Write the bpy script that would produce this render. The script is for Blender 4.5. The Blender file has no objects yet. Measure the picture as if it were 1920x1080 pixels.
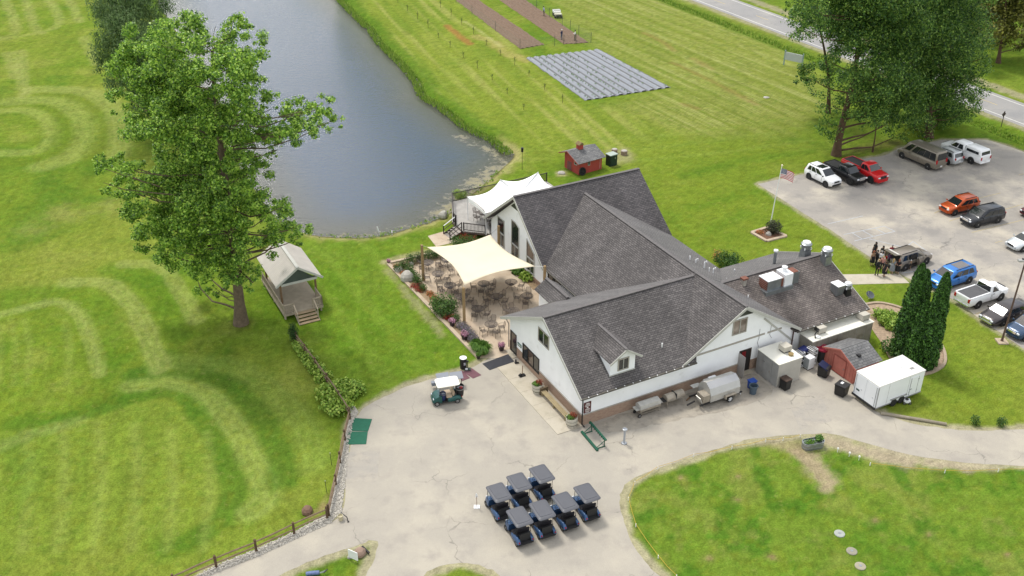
import bpy, bmesh, math, random
import numpy as np
from mathutils import Vector, Matrix, Euler, Quaternion
from mathutils.geometry import tessellate_polygon

# ------------------------------------------------------------------ camera, sky, sun, exposure
S = bpy.context.scene
COL = S.collection
CAM_H = 49.0
PITCH = math.radians(30.1)
F_PX = 1906.0
cam_d = bpy.data.cameras.new("camera")
cam_d.sensor_width = 36.0
cam_d.lens = F_PX / 1920 * 36.0
cam_d.clip_start = 0.5
cam_d.clip_end = 9000
cam = bpy.data.objects.new("camera", cam_d)
COL.objects.link(cam)
cam.location = (0, 0, CAM_H)
cam.rotation_euler = (math.radians(90) - PITCH, 0, 0)
S.camera = cam

SUN_EL, SUN_AZ = math.radians(62), math.radians(-38)      # high, from behind-left of the clubhouse
sd_ = Vector((math.sin(SUN_AZ) * math.cos(SUN_EL), math.cos(SUN_AZ) * math.cos(SUN_EL), math.sin(SUN_EL)))
W = bpy.data.worlds.new("World"); S.world = W; W.use_nodes = True
nt = W.node_tree; nt.nodes.clear()
wo = nt.nodes.new("ShaderNodeOutputWorld"); bg = nt.nodes.new("ShaderNodeBackground")
sky = nt.nodes.new("ShaderNodeTexSky"); sky.sky_type = 'NISHITA'; sky.sun_disc = False
sky.sun_elevation = SUN_EL; sky.sun_rotation = SUN_AZ; sky.air_density = 1.0; sky.dust_density = 2.0
tc = nt.nodes.new("ShaderNodeTexCoord"); mp = nt.nodes.new("ShaderNodeMapping"); mp.inputs['Scale'].default_value = (1.6, 1.6, 3.4)
nz = nt.nodes.new("ShaderNodeTexNoise"); nz.inputs['Scale'].default_value = 1.7; nz.inputs['Detail'].default_value = 7
cr = nt.nodes.new("ShaderNodeValToRGB"); cr.color_ramp.elements[0].position = .36; cr.color_ramp.elements[1].position = .56
mx = nt.nodes.new("ShaderNodeMix"); mx.data_type = 'RGBA'
mx.inputs[7].default_value = (10.6, 10.6, 10.5, 1)        # thin bright cloud
L_ = nt.links.new
L_(tc.outputs['Generated'], mp.inputs['Vector']); L_(mp.outputs[0], nz.inputs['Vector']); L_(nz.outputs['Fac'], cr.inputs[0])
L_(cr.outputs[0], mx.inputs[0]); L_(sky.outputs[0], mx.inputs[6]); L_(mx.outputs[2], bg.inputs[0])
bg.inputs[1].default_value = 0.096
L_(bg.outputs[0], wo.inputs[0])
sun_d = bpy.data.lights.new("sun", 'SUN'); sun_d.energy = 1.75; sun_d.angle = math.radians(10); sun_d.color = (1, .95, .86)
sun = bpy.data.objects.new("sun", sun_d); COL.objects.link(sun)
sun.rotation_euler = (-sd_).to_track_quat('-Z', 'Y').to_euler(); sun.location = sd_ * 300
S.view_settings.view_transform = 'Standard'; S.view_settings.look = 'None'; S.view_settings.gamma = 1
S.view_settings.use_curve_mapping = False
S.view_settings.exposure = 0.70
S.cycles.max_bounces = 6; S.cycles.transparent_max_bounces = 6
S.cycles.use_denoising = True

# ------------------------------------------------------------------ helpers
RNG = random.Random(7)
def ray(x, y):
    cx, cy = (x - 960) / F_PX, (y - 540) / F_PX
    c, s = math.cos(PITCH), math.sin(PITCH)
    return cx, c - cy * s, -s - cy * c
def P(x, y, z=0.0):
    """photo pixel -> world point at height z"""
    a, b, d = ray(x, y); t = (CAM_H - z) / -d
    return Vector((a * t, b * t, z))
def PX(pts, z=0.0): return [P(x, y, z) for x, y in pts]
AZ = math.radians(27.7)                       # heading of the clubhouse's long walls
BO = P(1091.3, 797.5)                         # its front corner
UX, VX = Vector((math.cos(AZ), math.sin(AZ), 0)), Vector((-math.sin(AZ), math.cos(AZ), 0))
def BU(u, v, z=0.0): return BO + UX * u + VX * v + Vector((0, 0, z))

MATS = {}
def newmat(name):
    m = bpy.data.materials.new(name); m.use_nodes = True
    n = m.node_tree; b = n.nodes['Principled BSDF']
    MATS[name] = m
    return m, n, b
def srgb(r, g, b, k=1.0):
    f = lambda v: ((v / 255 + .055) / 1.055) ** 2.4 if v > 10 else v / 255 / 12.92
    return (f(r) * k, f(g) * k, f(b) * k, 1)
def M(name, col=None, rough=.6, var=.12, vs=2.0, bump=0.0, bs=30.0, metal=0.0, spec=.4, coat=0.0, coord='Object', alpha=1.0, trans=0.0, dirt=None):
    """plain procedural material with colour variation and a little relief"""
    if name in MATS: return MATS[name]
    m, n, b = newmat(name)
    col = tuple(col[:3]) + (1,)
    b.inputs['Roughness'].default_value = rough; b.inputs['Metallic'].default_value = metal
    b.inputs['Specular IOR Level'].default_value = spec
    if coat: b.inputs['Coat Weight'].default_value = coat; b.inputs['Coat Roughness'].default_value = .08
    if alpha < 1: b.inputs['Alpha'].default_value = alpha
    if trans: b.inputs['Transmission Weight'].default_value = trans
    t = n.nodes.new("ShaderNodeTexCoord")
    if var:
        z = n.nodes.new("ShaderNodeTexNoise"); z.inputs['Scale'].default_value = vs; z.inputs['Detail'].default_value = 5
        mr = n.nodes.new("ShaderNodeMapRange"); mr.inputs[1].default_value = .25; mr.inputs[2].default_value = .75
        mr.inputs[3].default_value = 1 - var; mr.inputs[4].default_value = 1 + var
        mm = n.nodes.new("ShaderNodeMix"); mm.data_type = 'RGBA'; mm.blend_type = 'MULTIPLY'; mm.inputs[0].default_value = 1
        mm.inputs[6].default_value = col
        n.links.new(t.outputs[coord], z.inputs['Vector']); n.links.new(z.outputs['Fac'], mr.inputs[0]); n.links.new(mr.outputs[0], mm.inputs[7])
        out = mm.outputs[2]
        if dirt:
            z2 = n.nodes.new("ShaderNodeTexNoise"); z2.inputs['Scale'].default_value = dirt[1]; z2.inputs['Detail'].default_value = 6
            r2 = n.nodes.new("ShaderNodeMapRange"); r2.inputs[1].default_value = dirt[2]; r2.inputs[2].default_value = dirt[2] + .18; r2.inputs[4].default_value = dirt[3]
            m2 = n.nodes.new("ShaderNodeMix"); m2.data_type = 'RGBA'; m2.inputs[7].default_value = tuple(dirt[0][:3]) + (1,)
            n.links.new(t.outputs[coord], z2.inputs['Vector']); n.links.new(z2.outputs['Fac'], r2.inputs[0]); n.links.new(r2.outputs[0], m2.inputs[0])
            n.links.new(out, m2.inputs[6]); out = m2.outputs[2]
        n.links.new(out, b.inputs['Base Color'])
    else:
        b.inputs['Base Color'].default_value = col
    if bump:
        z = n.nodes.new("ShaderNodeTexNoise"); z.inputs['Scale'].default_value = bs; z.inputs['Detail'].default_value = 4
        bp = n.nodes.new("ShaderNodeBump"); bp.inputs['Strength'].default_value = bump; bp.inputs['Distance'].default_value = .05
        n.links.new(t.outputs[coord], z.inputs['Vector']); n.links.new(z.outputs['Fac'], bp.inputs['Height']); n.links.new(bp.outputs[0], b.inputs['Normal'])
    return m

class MB:
    """collects simple shapes and links them as ONE mesh object"""
    def __init__(s): s.v = []; s.f = []; s.m = []; s.ci = 0
    def add(s, vs, fs, mi=None):
        o = len(s.v); s.v += [tuple(v) for v in vs]; s.f += [tuple(i + o for i in f) for f in fs]
        s.m += [s.ci if mi is None else mi] * len(fs); return s
    def box(s, c, d, rz=0.0, rx=0.0, ry=0.0, taper=1.0):
        R = Euler((rx, ry, rz)).to_matrix(); c = Vector(c); x, y, z = d[0] / 2, d[1] / 2, d[2] / 2
        vs = []
        for k, t in ((-1, 1), (1, taper)):
            for a, b in ((-1, -1), (1, -1), (1, 1), (-1, 1)):
                vs.append(c + R @ Vector((a * x * t, b * y * t, k * z)))
        return s.add(vs, [(3, 2, 1, 0), (4, 5, 6, 7), (0, 1, 5, 4), (1, 2, 6, 5), (2, 3, 7, 6), (3, 0, 4, 7)])
    def bbox(s, x0, x1, y0, y1, z0, z1): return s.box(((x0 + x1) / 2, (y0 + y1) / 2, (z0 + z1) / 2), (x1 - x0, y1 - y0, z1 - z0))
    def bar(s, a, b, w, h=None, up=(0, 0, 1)):
        """square bar from a to b, w wide, h high"""
        a, b = Vector(a), Vector(b); h = w if h is None else h
        d = (b - a); L = d.length; d = d / L; u = Vector(up)
        if abs(d.dot(u)) > .98: u = Vector((0, 1, 0))
        sx = d.cross(u).normalized(); uy = sx.cross(d)
        vs = [p + sx * (i * w / 2) + uy * (j * h / 2) for p in (a, b) for i, j in ((-1, -1), (1, -1), (1, 1), (-1, 1))]
        return s.add(vs, [(3, 2, 1, 0), (4, 5, 6, 7), (0, 1, 5, 4), (1, 2, 6, 5), (2, 3, 7, 6), (3, 0, 4, 7)])
    def tube(s, pts, r, n=8, cap=True):
        pts = [Vector(p) for p in pts]; m = len(pts)
        r = r if isinstance(r, (list, tuple)) else [r] * m
        base = len(s.v); ref = None; vs = []
        for i, p in enumerate(pts):
            d = (pts[min(i + 1, m - 1)] - pts[max(i - 1, 0)]).normalized()
            if ref is None: ref = Vector((1, 0, 0)) if abs(d.x) < .8 else Vector((0, 1, 0))
            a = d.cross(ref).normalized(); b = d.cross(a); ref = b.cross(d) if False else ref
            for k in range(n):
                t = 2 * math.pi * k / n; vs.append(p + (a * math.cos(t) + b * math.sin(t)) * r[i])
        fs = [(i * n + k, i * n + (k + 1) % n, (i + 1) * n + (k + 1) % n, (i + 1) * n + k) for i in range(m - 1) for k in range(n)]
        if cap: fs += [tuple(range(n - 1, -1, -1)), tuple((m - 1) * n + k for k in range(n))]
        return s.add(vs, fs)
    def lathe(s, prof, n=16, c=(0, 0, 0), sx=1.0, sy=1.0):
        c = Vector(c); vs = []
        for r, z in prof:
            for k in range(n):
                t = 2 * math.pi * k / n; vs.append(c + Vector((r * sx * math.cos(t), r * sy * math.sin(t), z)))
        m = len(prof)
        fs = [(i * n + k, i * n + (k + 1) % n, (i + 1) * n + (k + 1) % n, (i + 1) * n + k) for i in range(m - 1) for k in range(n)]
        fs += [tuple(range(n - 1, -1, -1)), tuple((m - 1) * n + k for k in range(n))]
        return s.add(vs, fs)
    def prism(s, poly, d):
        """polygon (3-D points) pushed along d"""
        d = Vector(d); a = [Vector(p) for p in poly]; n = len(a)
        vs = a + [p + d for p in a]
        return s.add(vs, [tuple(range(n - 1, -1, -1)), tuple(range(n, 2 * n))] + [(i, (i + 1) % n, n + (i + 1) % n, n + i) for i in range(n)])
    def quad(s, *p): return s.add(p, [tuple(range(len(p)))])
    def loft(s, secs, cap=True, close=True):
        n = len(secs[0]); m = len(secs); vs = [p for q in secs for p in q]
        rng = range(n) if close else range(n - 1)
        fs = [(i * n + k, i * n + (k + 1) % n, (i + 1) * n + (k + 1) % n, (i + 1) * n + k) for i in range(m - 1) for k in rng]
        if cap: fs += [tuple(range(n - 1, -1, -1)), tuple((m - 1) * n + k for k in range(n))]
        return s.add(vs, fs)
    def build(s, name, mat=None, parent=None, smooth=False, loc=None, rz=0.0, bevel=0.0, auto=35):
        me = bpy.data.meshes.new(name); me.from_pydata(s.v, [], s.f)
        mats = mat if isinstance(mat, (list, tuple)) else [mat]
        for q in mats: me.materials.append(q)
        if len(mats) > 1: me.polygons.foreach_set('material_index', s.m)
        bm = bmesh.new(); bm.from_mesh(me); bmesh.ops.recalc_face_normals(bm, faces=bm.faces)
        if bevel:
            bmesh.ops.bevel(bm, geom=[e for e in bm.edges if len(e.link_faces) == 2 and e.calc_face_angle() > .5], offset=bevel, segments=2, affect='EDGES', clamp_overlap=True)
        bm.to_mesh(me); bm.free()
        if smooth or bevel:
            me.polygons.foreach_set('use_smooth', [True] * len(me.polygons))
            try: me.set_sharp_from_angle(angle=math.radians(auto))
            except Exception: pass
        o = bpy.data.objects.new(name, me); COL.objects.link(o)
        if loc is not None: o.location = loc
        o.rotation_euler.z = rz
        if parent is not None: o.parent = parent
        return o
def tag(o, label=None, cat=None, group=None, kind=None):
    if label: o['label'] = label
    if cat: o['category'] = cat
    if group: o['group'] = group
    if kind: o['kind'] = kind
    return o
def thing(name, label, cat, loc=(0, 0, 0), rz=0.0, group=None):
    o = bpy.data.objects.new(name, None); COL.objects.link(o); o.empty_display_size = .3
    o.location = loc; o.rotation_euler.z = rz
    return tag(o, label, cat, group)
ORD = 'first second third fourth fifth sixth seventh eighth ninth tenth eleventh twelfth'.split()
KIDS = {}
def copy_tree(o, parent=None):
    c = o.copy(); COL.objects.link(c)
    if parent is not None: c.parent = parent
    for k in o.children: copy_tree(k, c)
    return c
def clone(src, loc, rz, label=None, group=None, scale=None):
    c = copy_tree(src); c.location = loc; c.rotation_euler.z = rz
    if label: c['label'] = label
    if group: c['group'] = group
    if scale: c.scale = (scale,) * 3
    return c
def heading(a, b): return math.atan2(b[1] - a[1], b[0] - a[0])

# vectorised value noise
_pr = np.random.RandomState(3); _tab = _pr.rand(512, 512)
def vnoise(x, y):
    xi = np.floor(x).astype(int); yi = np.floor(y).astype(int); fx = x - xi; fy = y - yi
    fx = fx * fx * (3 - 2 * fx); fy = fy * fy * (3 - 2 * fy)
    g = lambda a, b: _tab[a % 512, b % 512]
    return (g(xi, yi) * (1 - fx) + g(xi + 1, yi) * fx) * (1 - fy) + (g(xi, yi + 1) * (1 - fx) + g(xi + 1, yi + 1) * fx) * fy
def fbm(x, y, o=4):
    r = 0; a = .5; t = 0
    for i in range(o): r = r + a * vnoise(x * 2 ** i + 17 * i, y * 2 ** i + 31 * i); t += a; a *= .55
    return r / t
def segdist(X, Y, a, b):
    dx, dy = b[0] - a[0], b[1] - a[1]; L = dx * dx + dy * dy + 1e-9
    t = np.clip(((X - a[0]) * dx + (Y - a[1]) * dy) / L, 0, 1)
    return np.hypot(X - a[0] - t * dx, Y - a[1] - t * dy)
def polydist(X, Y, pts, close=True):
    d = np.full(X.shape, 1e9); n = len(pts)
    for i in range(n if close else n - 1): d = np.minimum(d, segdist(X, Y, pts[i], pts[(i + 1) % n]))
    return d
def inside(X, Y, pts):
    r = np.zeros(X.shape, bool); n = len(pts)
    for i in range(n):
        a, b = pts[i], pts[(i + 1) % n]
        if a[1] == b[1]: continue
        c = ((a[1] > Y) != (b[1] > Y)) & (X < (b[0] - a[0]) * (Y - a[1]) / (b[1] - a[1]) + a[0]); r ^= c
    return r
def sdist(X, Y, pts): return np.where(inside(X, Y, pts), -1, 1) * polydist(X, Y, pts)
def smooth(pts, n=5, close=True):
    """Catmull-Rom through 2-D/3-D points"""
    p = [Vector(q).to_3d() for q in pts]; m = len(p); out = []
    for i in range(m if close else m - 1):
        if close: a, b, c, d = p[i - 1], p[i], p[(i + 1) % m], p[(i + 2) % m]
        else: a, b, c, d = p[max(i - 1, 0)], p[i], p[i + 1], p[min(i + 2, m - 1)]
        for k in range(n):
            t = k / n
            out.append(.5 * ((2 * b) + (c - a) * t + (2 * a - 5 * b + 4 * c - d) * t * t + (3 * b - a - 3 * c + d) * t ** 3))
    if not close: out.append(p[-1])
    return out
# ------------------------------------------------------------------ ground sheet with the pond's hollow
WZ = -0.35
POND = smooth(PX([(296, -2), (322, 45), (362, 130), (415, 250), (480, 360), (530, 420), (580, 440), (640, 446), (710, 444), (770, 428), (838, 404), (885, 365), (935, 322), (962, 296),
    (955, 283), (925, 262), (880, 241), (835, 205), (797, 182), (789, 158), (762, 126), (738, 103), (716, 82), (702, 60), (676, 36), (652, 12), (632, -8), (590, -60), (480, -90), (330, -70)], WZ), 4)
POND2 = [(p.x, p.y) for p in POND]
def fan():
    Y = [-120, -60, -20, 5, 25, 34]
    y = 39.0
    while y < 205: Y.append(y); y += .2 + (y - 39) * .0016
    while y < 5000: Y.append(y); y *= 1.13
    Y = np.array(Y); Ym = np.maximum(Y, 40)
    inner = .72 * np.minimum(Ym, 260) + 10; outer = np.maximum(170, 1.0 * Ym)
    t = np.linspace(-1, 1, 721); o = np.linspace(0, 1, 14)[1:] ** 1.6
    X = np.concatenate([-(inner[:, None] + (outer - inner)[:, None] * o[None, ::-1]), inner[:, None] * t[None], inner[:, None] + (outer - inner)[:, None] * o[None]], 1)
    return X, np.repeat(Y[:, None], X.shape[1], 1)
GX, GY = fan()
near = (GY > 38) & (GY < 300)
# colours below are what the grass itself looks like (albedo); K is photo brightness / albedo
K = 1 / 1.75
def C(r, g, b): return np.array(srgb(r, g, b, K)[:3])
col = np.zeros(GX.shape + (3,))
n1 = fbm(GX * .05, GY * .05); n2 = fbm(GX * .22 + 9, GY * .22); n3 = fbm(GX * .9, GY * .9 + 5); n4 = fbm(GX * 2.6, GY * 2.6, 3)
def mixc(c, w):
    global col
    w = np.clip(w, 0, 1)[..., None]; col = col * (1 - w) + np.asarray(c) * w
def sstep(a, b, x): t = np.clip((x - a) / (b - a), 0, 1); return t * t * (3 - 2 * t)
col[:] = C(126, 156, 52)
mixc(C(150, 166, 72), sstep(.42, .68, n1) * .7)
mixc(C(98, 140, 44), sstep(.5, .75, n2) * .75)
mixc(C(160, 172, 84), sstep(.52, .78, 1 - n2) * .5)
def pg(px): return [(P(*q).x, P(*q).y) for q in px]
def fill(px, c, w=1.0, soft=.5, rag=.0, cv=0):
    pts = [(p.x, p.y) for p in smooth([P(*q) for q in px], cv)] if cv else pg(px)
    d = sdist(GX, GY, pts) + (n3 - .5) * rag * 2 + (n4 - .5) * rag
    mixc(c, (1 - sstep(-soft, soft, d)) * w)
def stroke(px, c, w=1.0, wid=1.0, soft=.5, rag=.2, cv=6):
    pts = [(p.x, p.y) for p in smooth([P(*q) for q in px], cv, False)]
    d = polydist(GX, GY, pts, False) + (n3 - .5) * rag * 2; dark = c[1] < .17; soft = soft * (.8 if dark else .6)
    mixc(c, (1 - sstep(wid / 2 - soft, wid / 2 + soft, d)) * (w * .88 if dark else np.minimum(1, w * .85) * (.82 + .18 * np.cos(d * 9.0))))
LT, DK, MD, YL = C(174, 190, 112), C(82, 128, 40), C(136, 166, 58), C(172, 178, 98)
# far right field, mown in long diagonal passes
fd = P(1500, 200) - P(1100, 30); fd.normalize(); fq = GX * -fd.y + GY * fd.x; fp = GX * fd.x + GY * fd.y
st = np.sin(fq * 2.1 + 1.5 * n1) * .5 + .5; st2 = vnoise(fq * 1.7, fp * .03); st3 = vnoise(fq * 4.1 + 7, fp * .06)
fm = 1 - sstep(-3, 3, sdist(GX, GY, pg([(985, -60), (1290, -20), (1480, 90), (1560, 200), (1480, 250), (1300, 260), (1130, 205), (1260, 165), (1130, 92), (1105, 80)])))
for c, w in ((C(146, 160, 76), .75 * fm), (C(186, 192, 118), fm * st * .42), (C(128, 150, 58), fm * (1 - st2) * .5), (C(196, 198, 130), fm * sstep(.62, .85, st3) * .5)): mixc(c, w)
# bank strip between pond and field
bq = P(960, 260) - P(720, 0); bq.normalize(); bn = GX * -bq.y + GY * bq.x; bp_ = GX * bq.x + GY * bq.y
bm_ = 1 - sstep(-2, 2, sdist(GX, GY, pg([(655, -40), (850, -40), (985, 95), (1100, 195), (1200, 215), (1300, 255), (1240, 300), (1050, 290), (960, 300), (930, 250), (800, 160), (700, 40)])))
mixc(C(152, 170, 70), bm_ * .6); mixc(C(188, 192, 116), bm_ * sstep(.5, .85, vnoise(bn * 1.2, bp_ * .05)) * .55); mixc(C(120, 152, 52), bm_ * sstep(.55, .85, vnoise(bn * .8 + 5, bp_ * .04)) * .5)
for q in ([(1208, 62), (1245, 80), (1262, 95)], [(1300, 110), (1335, 130)], [(1280, 195), (1305, 203)], [(1262, 118), (1330, 150), (1420, 196)]): stroke(q, C(160, 128, 80), .55, 1.0, .6, .5)
stroke([(838, 48), (862, 68), (880, 82)], C(176, 120, 72), .85, 1.3, .5, .5)
stroke([(895, 68), (925, 80), (950, 100), (985, 112)], C(196, 172, 112), .7, 2.2, 1.2, .9)
stroke([(870, 40), (905, 62), (940, 88)], C(202, 200, 140), .6, .8, .5, .3)
# lawn around the clubhouse is fresher and darker
fill([(1140, 300), (1300, 255), (1420, 260), (1560, 300), (1420, 350), (1620, 480), (1690, 540), (1780, 560), (1920, 655), (1920, 800), (1640, 770), (1600, 600), (1350, 520), (1250, 440), (1200, 320)], C(136, 160, 56), .6, 2.5, .6)
fill([(560, 450), (830, 430), (730, 490), (900, 680), (690, 750), (640, 740), (560, 640), (450, 620), (480, 520)], C(108, 152, 42), .6, 3, .8)
aq = GX * math.cos(.5) + GY * math.sin(.5)
lawn = 1 - sstep(-2, 2, sdist(GX, GY, pg([(560, 450), (830, 430), (730, 490), (900, 680), (690, 750), (600, 640), (480, 560)])))
mixc(C(140, 172, 66), lawn * sstep(.5, .8, vnoise(aq * .7, (GX - GY) * .05)) * .5)
for q in ([(1130, 262), (1300, 248), (1480, 222)], [(1160, 285), (1330, 265), (1500, 240)], [(1200, 300), (1360, 285), (1520, 262)]): stroke(q, C(150, 176, 78), .5, 1.0, .5, .3)
for q in ([(1280, 330), (1400, 300), (1520, 285)], [(1300, 390), (1420, 360), (1500, 395)], [(1330, 430), (1400, 400)]): stroke(q, C(88, 142, 38), .4, 1.6, .9, .3)
# mown rings on the golf green at lower left
fill([(-60, 840), (70, 800), (190, 762), (320, 752), (358, 782), (395, 840), (416, 905), (395, 955), (320, 992), (180, 1030), (60, 1045), (-60, 1050)], C(140, 165, 66), .75, .4, .15, 4)
stroke([(20, 830), (140, 782), (250, 745), (330, 735), (385, 790), (425, 870), (440, 925), (415, 975), (350, 1015)], C(86, 132, 40), .8, 1.9, .5, .2)
stroke([(250, 722), (320, 716), (390, 740), (440, 800), (480, 870), (500, 925), (470, 960)], C(158, 180, 96), .85, 2.2, .6, .3)
stroke([(260, 700), (340, 694), (420, 715), (480, 770), (525, 850), (530, 900)], C(78, 124, 38), .75, 2.2, .7, .3)
stroke([(330, 680), (440, 690), (520, 740), (575, 810), (590, 870)], C(146, 174, 82), .7, 2.4, .9, .3)
for x in range(-20, 420, 34):
    stroke([(x, 790 + abs(x - 200) * .12), (x + 6, 900), (x - 6, 1030)], C(168, 186, 100) if (x // 34) % 2 else C(126, 158, 54), .4, .9, .4, .1)
stroke([(-40, 600), (60, 575), (110, 566), (150, 590), (180, 660), (185, 700)], LT, .75, 1.3, .5, .2)
stroke([(-40, 560), (90, 545), (150, 548), (200, 600), (220, 670)], C(104, 146, 40), .6, 2.4, .8, .3)
stroke([(120, 530), (200, 532), (250, 575), (285, 650), (300, 690)], C(172, 188, 108), .85, 1.9, .7, .3)
stroke([(210, 505), (270, 520), (310, 570), (340, 630)], C(104, 146, 40), .7, 2.6, .8, .3)
stroke([(230, 495), (300, 500), (340, 550), (365, 600)], C(172, 188, 108), .8, 1.6, .7, .3)
stroke([(-30, 850), (60, 815), (150, 790)], LT, .5, 1.4, .6, .3)
fill([(20, 850), (60, 840), (75, 930), (30, 960)], C(96, 140, 46), .5, 1.2, .3)
for x in (-10, 20, 45, 120): stroke([(x, 600), (x + 10, 650), (x + 6, 720)], C(166, 184, 98), .35, .8, .4, .2)
# upper green
stroke([(-30, 212), (40, 206), (85, 220), (100, 245), (92, 270), (60, 285), (-30, 288)], C(172, 188, 104), .75, 2.4, .9, .3)
stroke([(-30, 195), (60, 190), (110, 205), (128, 240), (115, 275), (70, 300), (-30, 305)], C(112, 142, 44), .8, 3.4, 1.0, .3)
stroke([(20, 190), (100, 188), (150, 210), (165, 250), (140, 290), (80, 312)], C(168, 186, 102), .8, 3.6, 1.2, .4)
stroke([(90, 172), (160, 184), (195, 220), (200, 260), (180, 290)], C(118, 144, 46), .75, 3.6, 1.2, .4)
stroke([(60, 168), (150, 170), (205, 195), (225, 240), (222, 290)], C(176, 190, 112), .7, 3.0, 1.2, .4)
for a in ([(10, 0), (30, 60), (-20, 72)], [(45, -10), (65, 50), (80, 62)], [(85, -10), (110, 45), (30, 70), (-30, 75)], [(130, 0), (150, 40)], [(158, 70), (180, 120)], [(15, 100), (30, 145)], [(40, 95), (45, 180)]): stroke(a, C(190, 196, 128), .55, 1.6, .9, .5)
fill([(-60, 55), (140, 50), (170, 90), (-60, 105)], C(140, 158, 60), .35, 5, 1)
for q, r in (((210, 385), 26), ((120, 400), 30), ((60, 430), 20)):
    fill([(q[0] + r * math.cos(t), q[1] + r * .5 * math.sin(t)) for t in np.linspace(0, 5.6, 8)], C(176, 178, 108), .5, 2.2, 1.2)
# lower right lawn: patchy, with bare spots
fill([(1170, 930), (1200, 895), (1400, 830), (1500, 822), (1700, 860), (2100, 885), (2100, 1200), (1240, 1200)], C(106, 150, 48), .55, 1, .3)
lr = 1 - sstep(-1, 1, sdist(GX, GY, pg([(1170, 930), (1200, 895), (1400, 830), (1500, 822), (1700, 860), (2100, 885), (2100, 1200), (1240, 1200)])))
mixc(C(142, 160, 76), lr * sstep(.5, .7, fbm(GX * .35 + 3, GY * .35 + 8)) * .7); mixc(C(84, 134, 40), lr * sstep(.52, .72, fbm(GX * .6 + 13, GY * .5 + 2)) * .8)
mixc(C(150, 150, 90), lr * sstep(.66, .82, fbm(GX * .8 + 23, GY * .8 + 12)) * .35)
fill([(1475, 838), (1520, 848), (1555, 880), (1578, 908), (1560, 920), (1535, 912), (1510, 885), (1488, 860)], C(186, 170, 138), .95, .5, .6, 3)
fill([(1430, 826), (1505, 824), (1515, 852), (1470, 850)], C(180, 162, 130), .7, .6, .6, 3)
fill([(1545, 815), (1620, 832), (1720, 855), (1850, 872), (1840, 886), (1700, 875), (1620, 858), (1540, 838)], C(192, 178, 152), .95, .5, .6, 3)
for x, y in ((1276, 897), (1383, 937), (1382, 893), (1447, 1043), (1327, 1047), (1742, 1003), (1640, 975), (1890, 1040)):
    fill([(x + 12 * math.cos(t), y + 7 * math.sin(t)) for t in np.linspace(0, 5.6, 8)], C(150, 158, 88), .7, .4, .2); fill([(x + 4 * math.cos(t), y + 3 * math.sin(t)) for t in np.linspace(0, 5.6, 8)], C(168, 132, 108), .7, .2, .3)
# worn edges beside paving
DRIVE_PX = [(908, 676), (880, 692), (850, 701), (800, 713), (770, 722), (740, 735), (712, 748), (690, 760), (674, 773), (664, 790), (657, 830), (652, 880), (647, 925), (642, 962),
    (620, 981), (560, 1007), (487, 1041), (405, 1072), (330, 1110), (440, 1160), (520, 1082), (560, 1063), (610, 1041), (655, 1028), (684, 1017), (706, 1013), (707, 1030), (700, 1055), (684, 1082), (690, 1140),
    (790, 1140), (795, 1081), (815, 1066), (850, 1057), (888, 1058), (915, 1066), (936, 1081), (960, 1140), (1290, 1140), (1237, 1081), (1215, 1060), (1195, 1035), (1180, 1008), (1170, 980), (1164, 950), (1163, 928), (1172, 910), (1190, 896), (1225, 881), (1270, 866),
    (1320, 850), (1370, 834), (1410, 823), (1460, 818), (1510, 815), (1560, 813), (1610, 826), (1680, 846), (1760, 861), (1830, 869), (1890, 873), (2300, 892), (2700, 920), (2700, 800), (2300, 798), (1920, 804), (1860, 807), (1800, 806), (1755, 801), (1710, 793), (1665, 780), (1640, 769), (1612, 752),
    (1600, 728), (1640, 700), (1620, 660), (1560, 640), (1480, 650), (1300, 700), (1120, 700), (1000, 660), (960, 655)]
PARK_PX = [(1421, 345), (1460, 336), (1515, 325), (1545, 312), (1600, 301), (1660, 291), (1690, 276), (1770, 262), (1850, 262), (1890, 274), (1960, 300), (2300, 400), (2300, 830), (1920, 654), (1880, 627), (1830, 593), (1785, 560), (1700, 520), (1640, 487), (1600, 461), (1560, 433), (1500, 396)]
def edge_wear(px, c, wid, w):
    d = sdist(GX, GY, pg(px)) + (n3 - .5) * .8; mixc(c, (1 - sstep(wid * .3, wid, d)) * w)
edge_wear(DRIVE_PX, C(196, 186, 156), .85, .85); edge_wear(PARK_PX, C(190, 182, 150), .7, .8)
fill([(1830, 268), (1870, 270), (1950, 300), (1990, 330), (1880, 300), (1840, 290)], C(184, 172, 150), .9, 1.2, .8)
stroke([(722, 492), (745, 530), (790, 580), (830, 625)], C(186, 176, 140), .7, 1.0, .4, .8); stroke([(722, 490), (780, 476), (840, 462), (862, 447)], C(190, 178, 138), .8, 1.0, .4, .5)
fill([(1140, 283), (1175, 278), (1190, 300), (1150, 312)], C(176, 172, 124), .8, .8, .5); fill([(1042, 322), (1062, 320), (1060, 330), (1045, 330)], C(204, 190, 152), .8, .4, .3)
stroke([(1052, 310), (1085, 332), (1130, 318)], C(120, 150, 60), .5, 1.2, .5, .3)
fill([(430, 600), (475, 600), (470, 615), (435, 616)], C(120, 120, 70), .7, .6, .4); fill([(590, 955), (612, 930), (618, 950), (600, 972), (575, 975)], C(178, 148, 112), .75, .4, .4)
fill([(1610, 600), (1670, 590), (1690, 640), (1640, 660)], C(122, 150, 44), .6, 1, .5)
fill([(1590, 290), (1700, 270), (1690, 262), (1600, 276)], C(120, 110, 72), .75, 1.2, .8)
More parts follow.
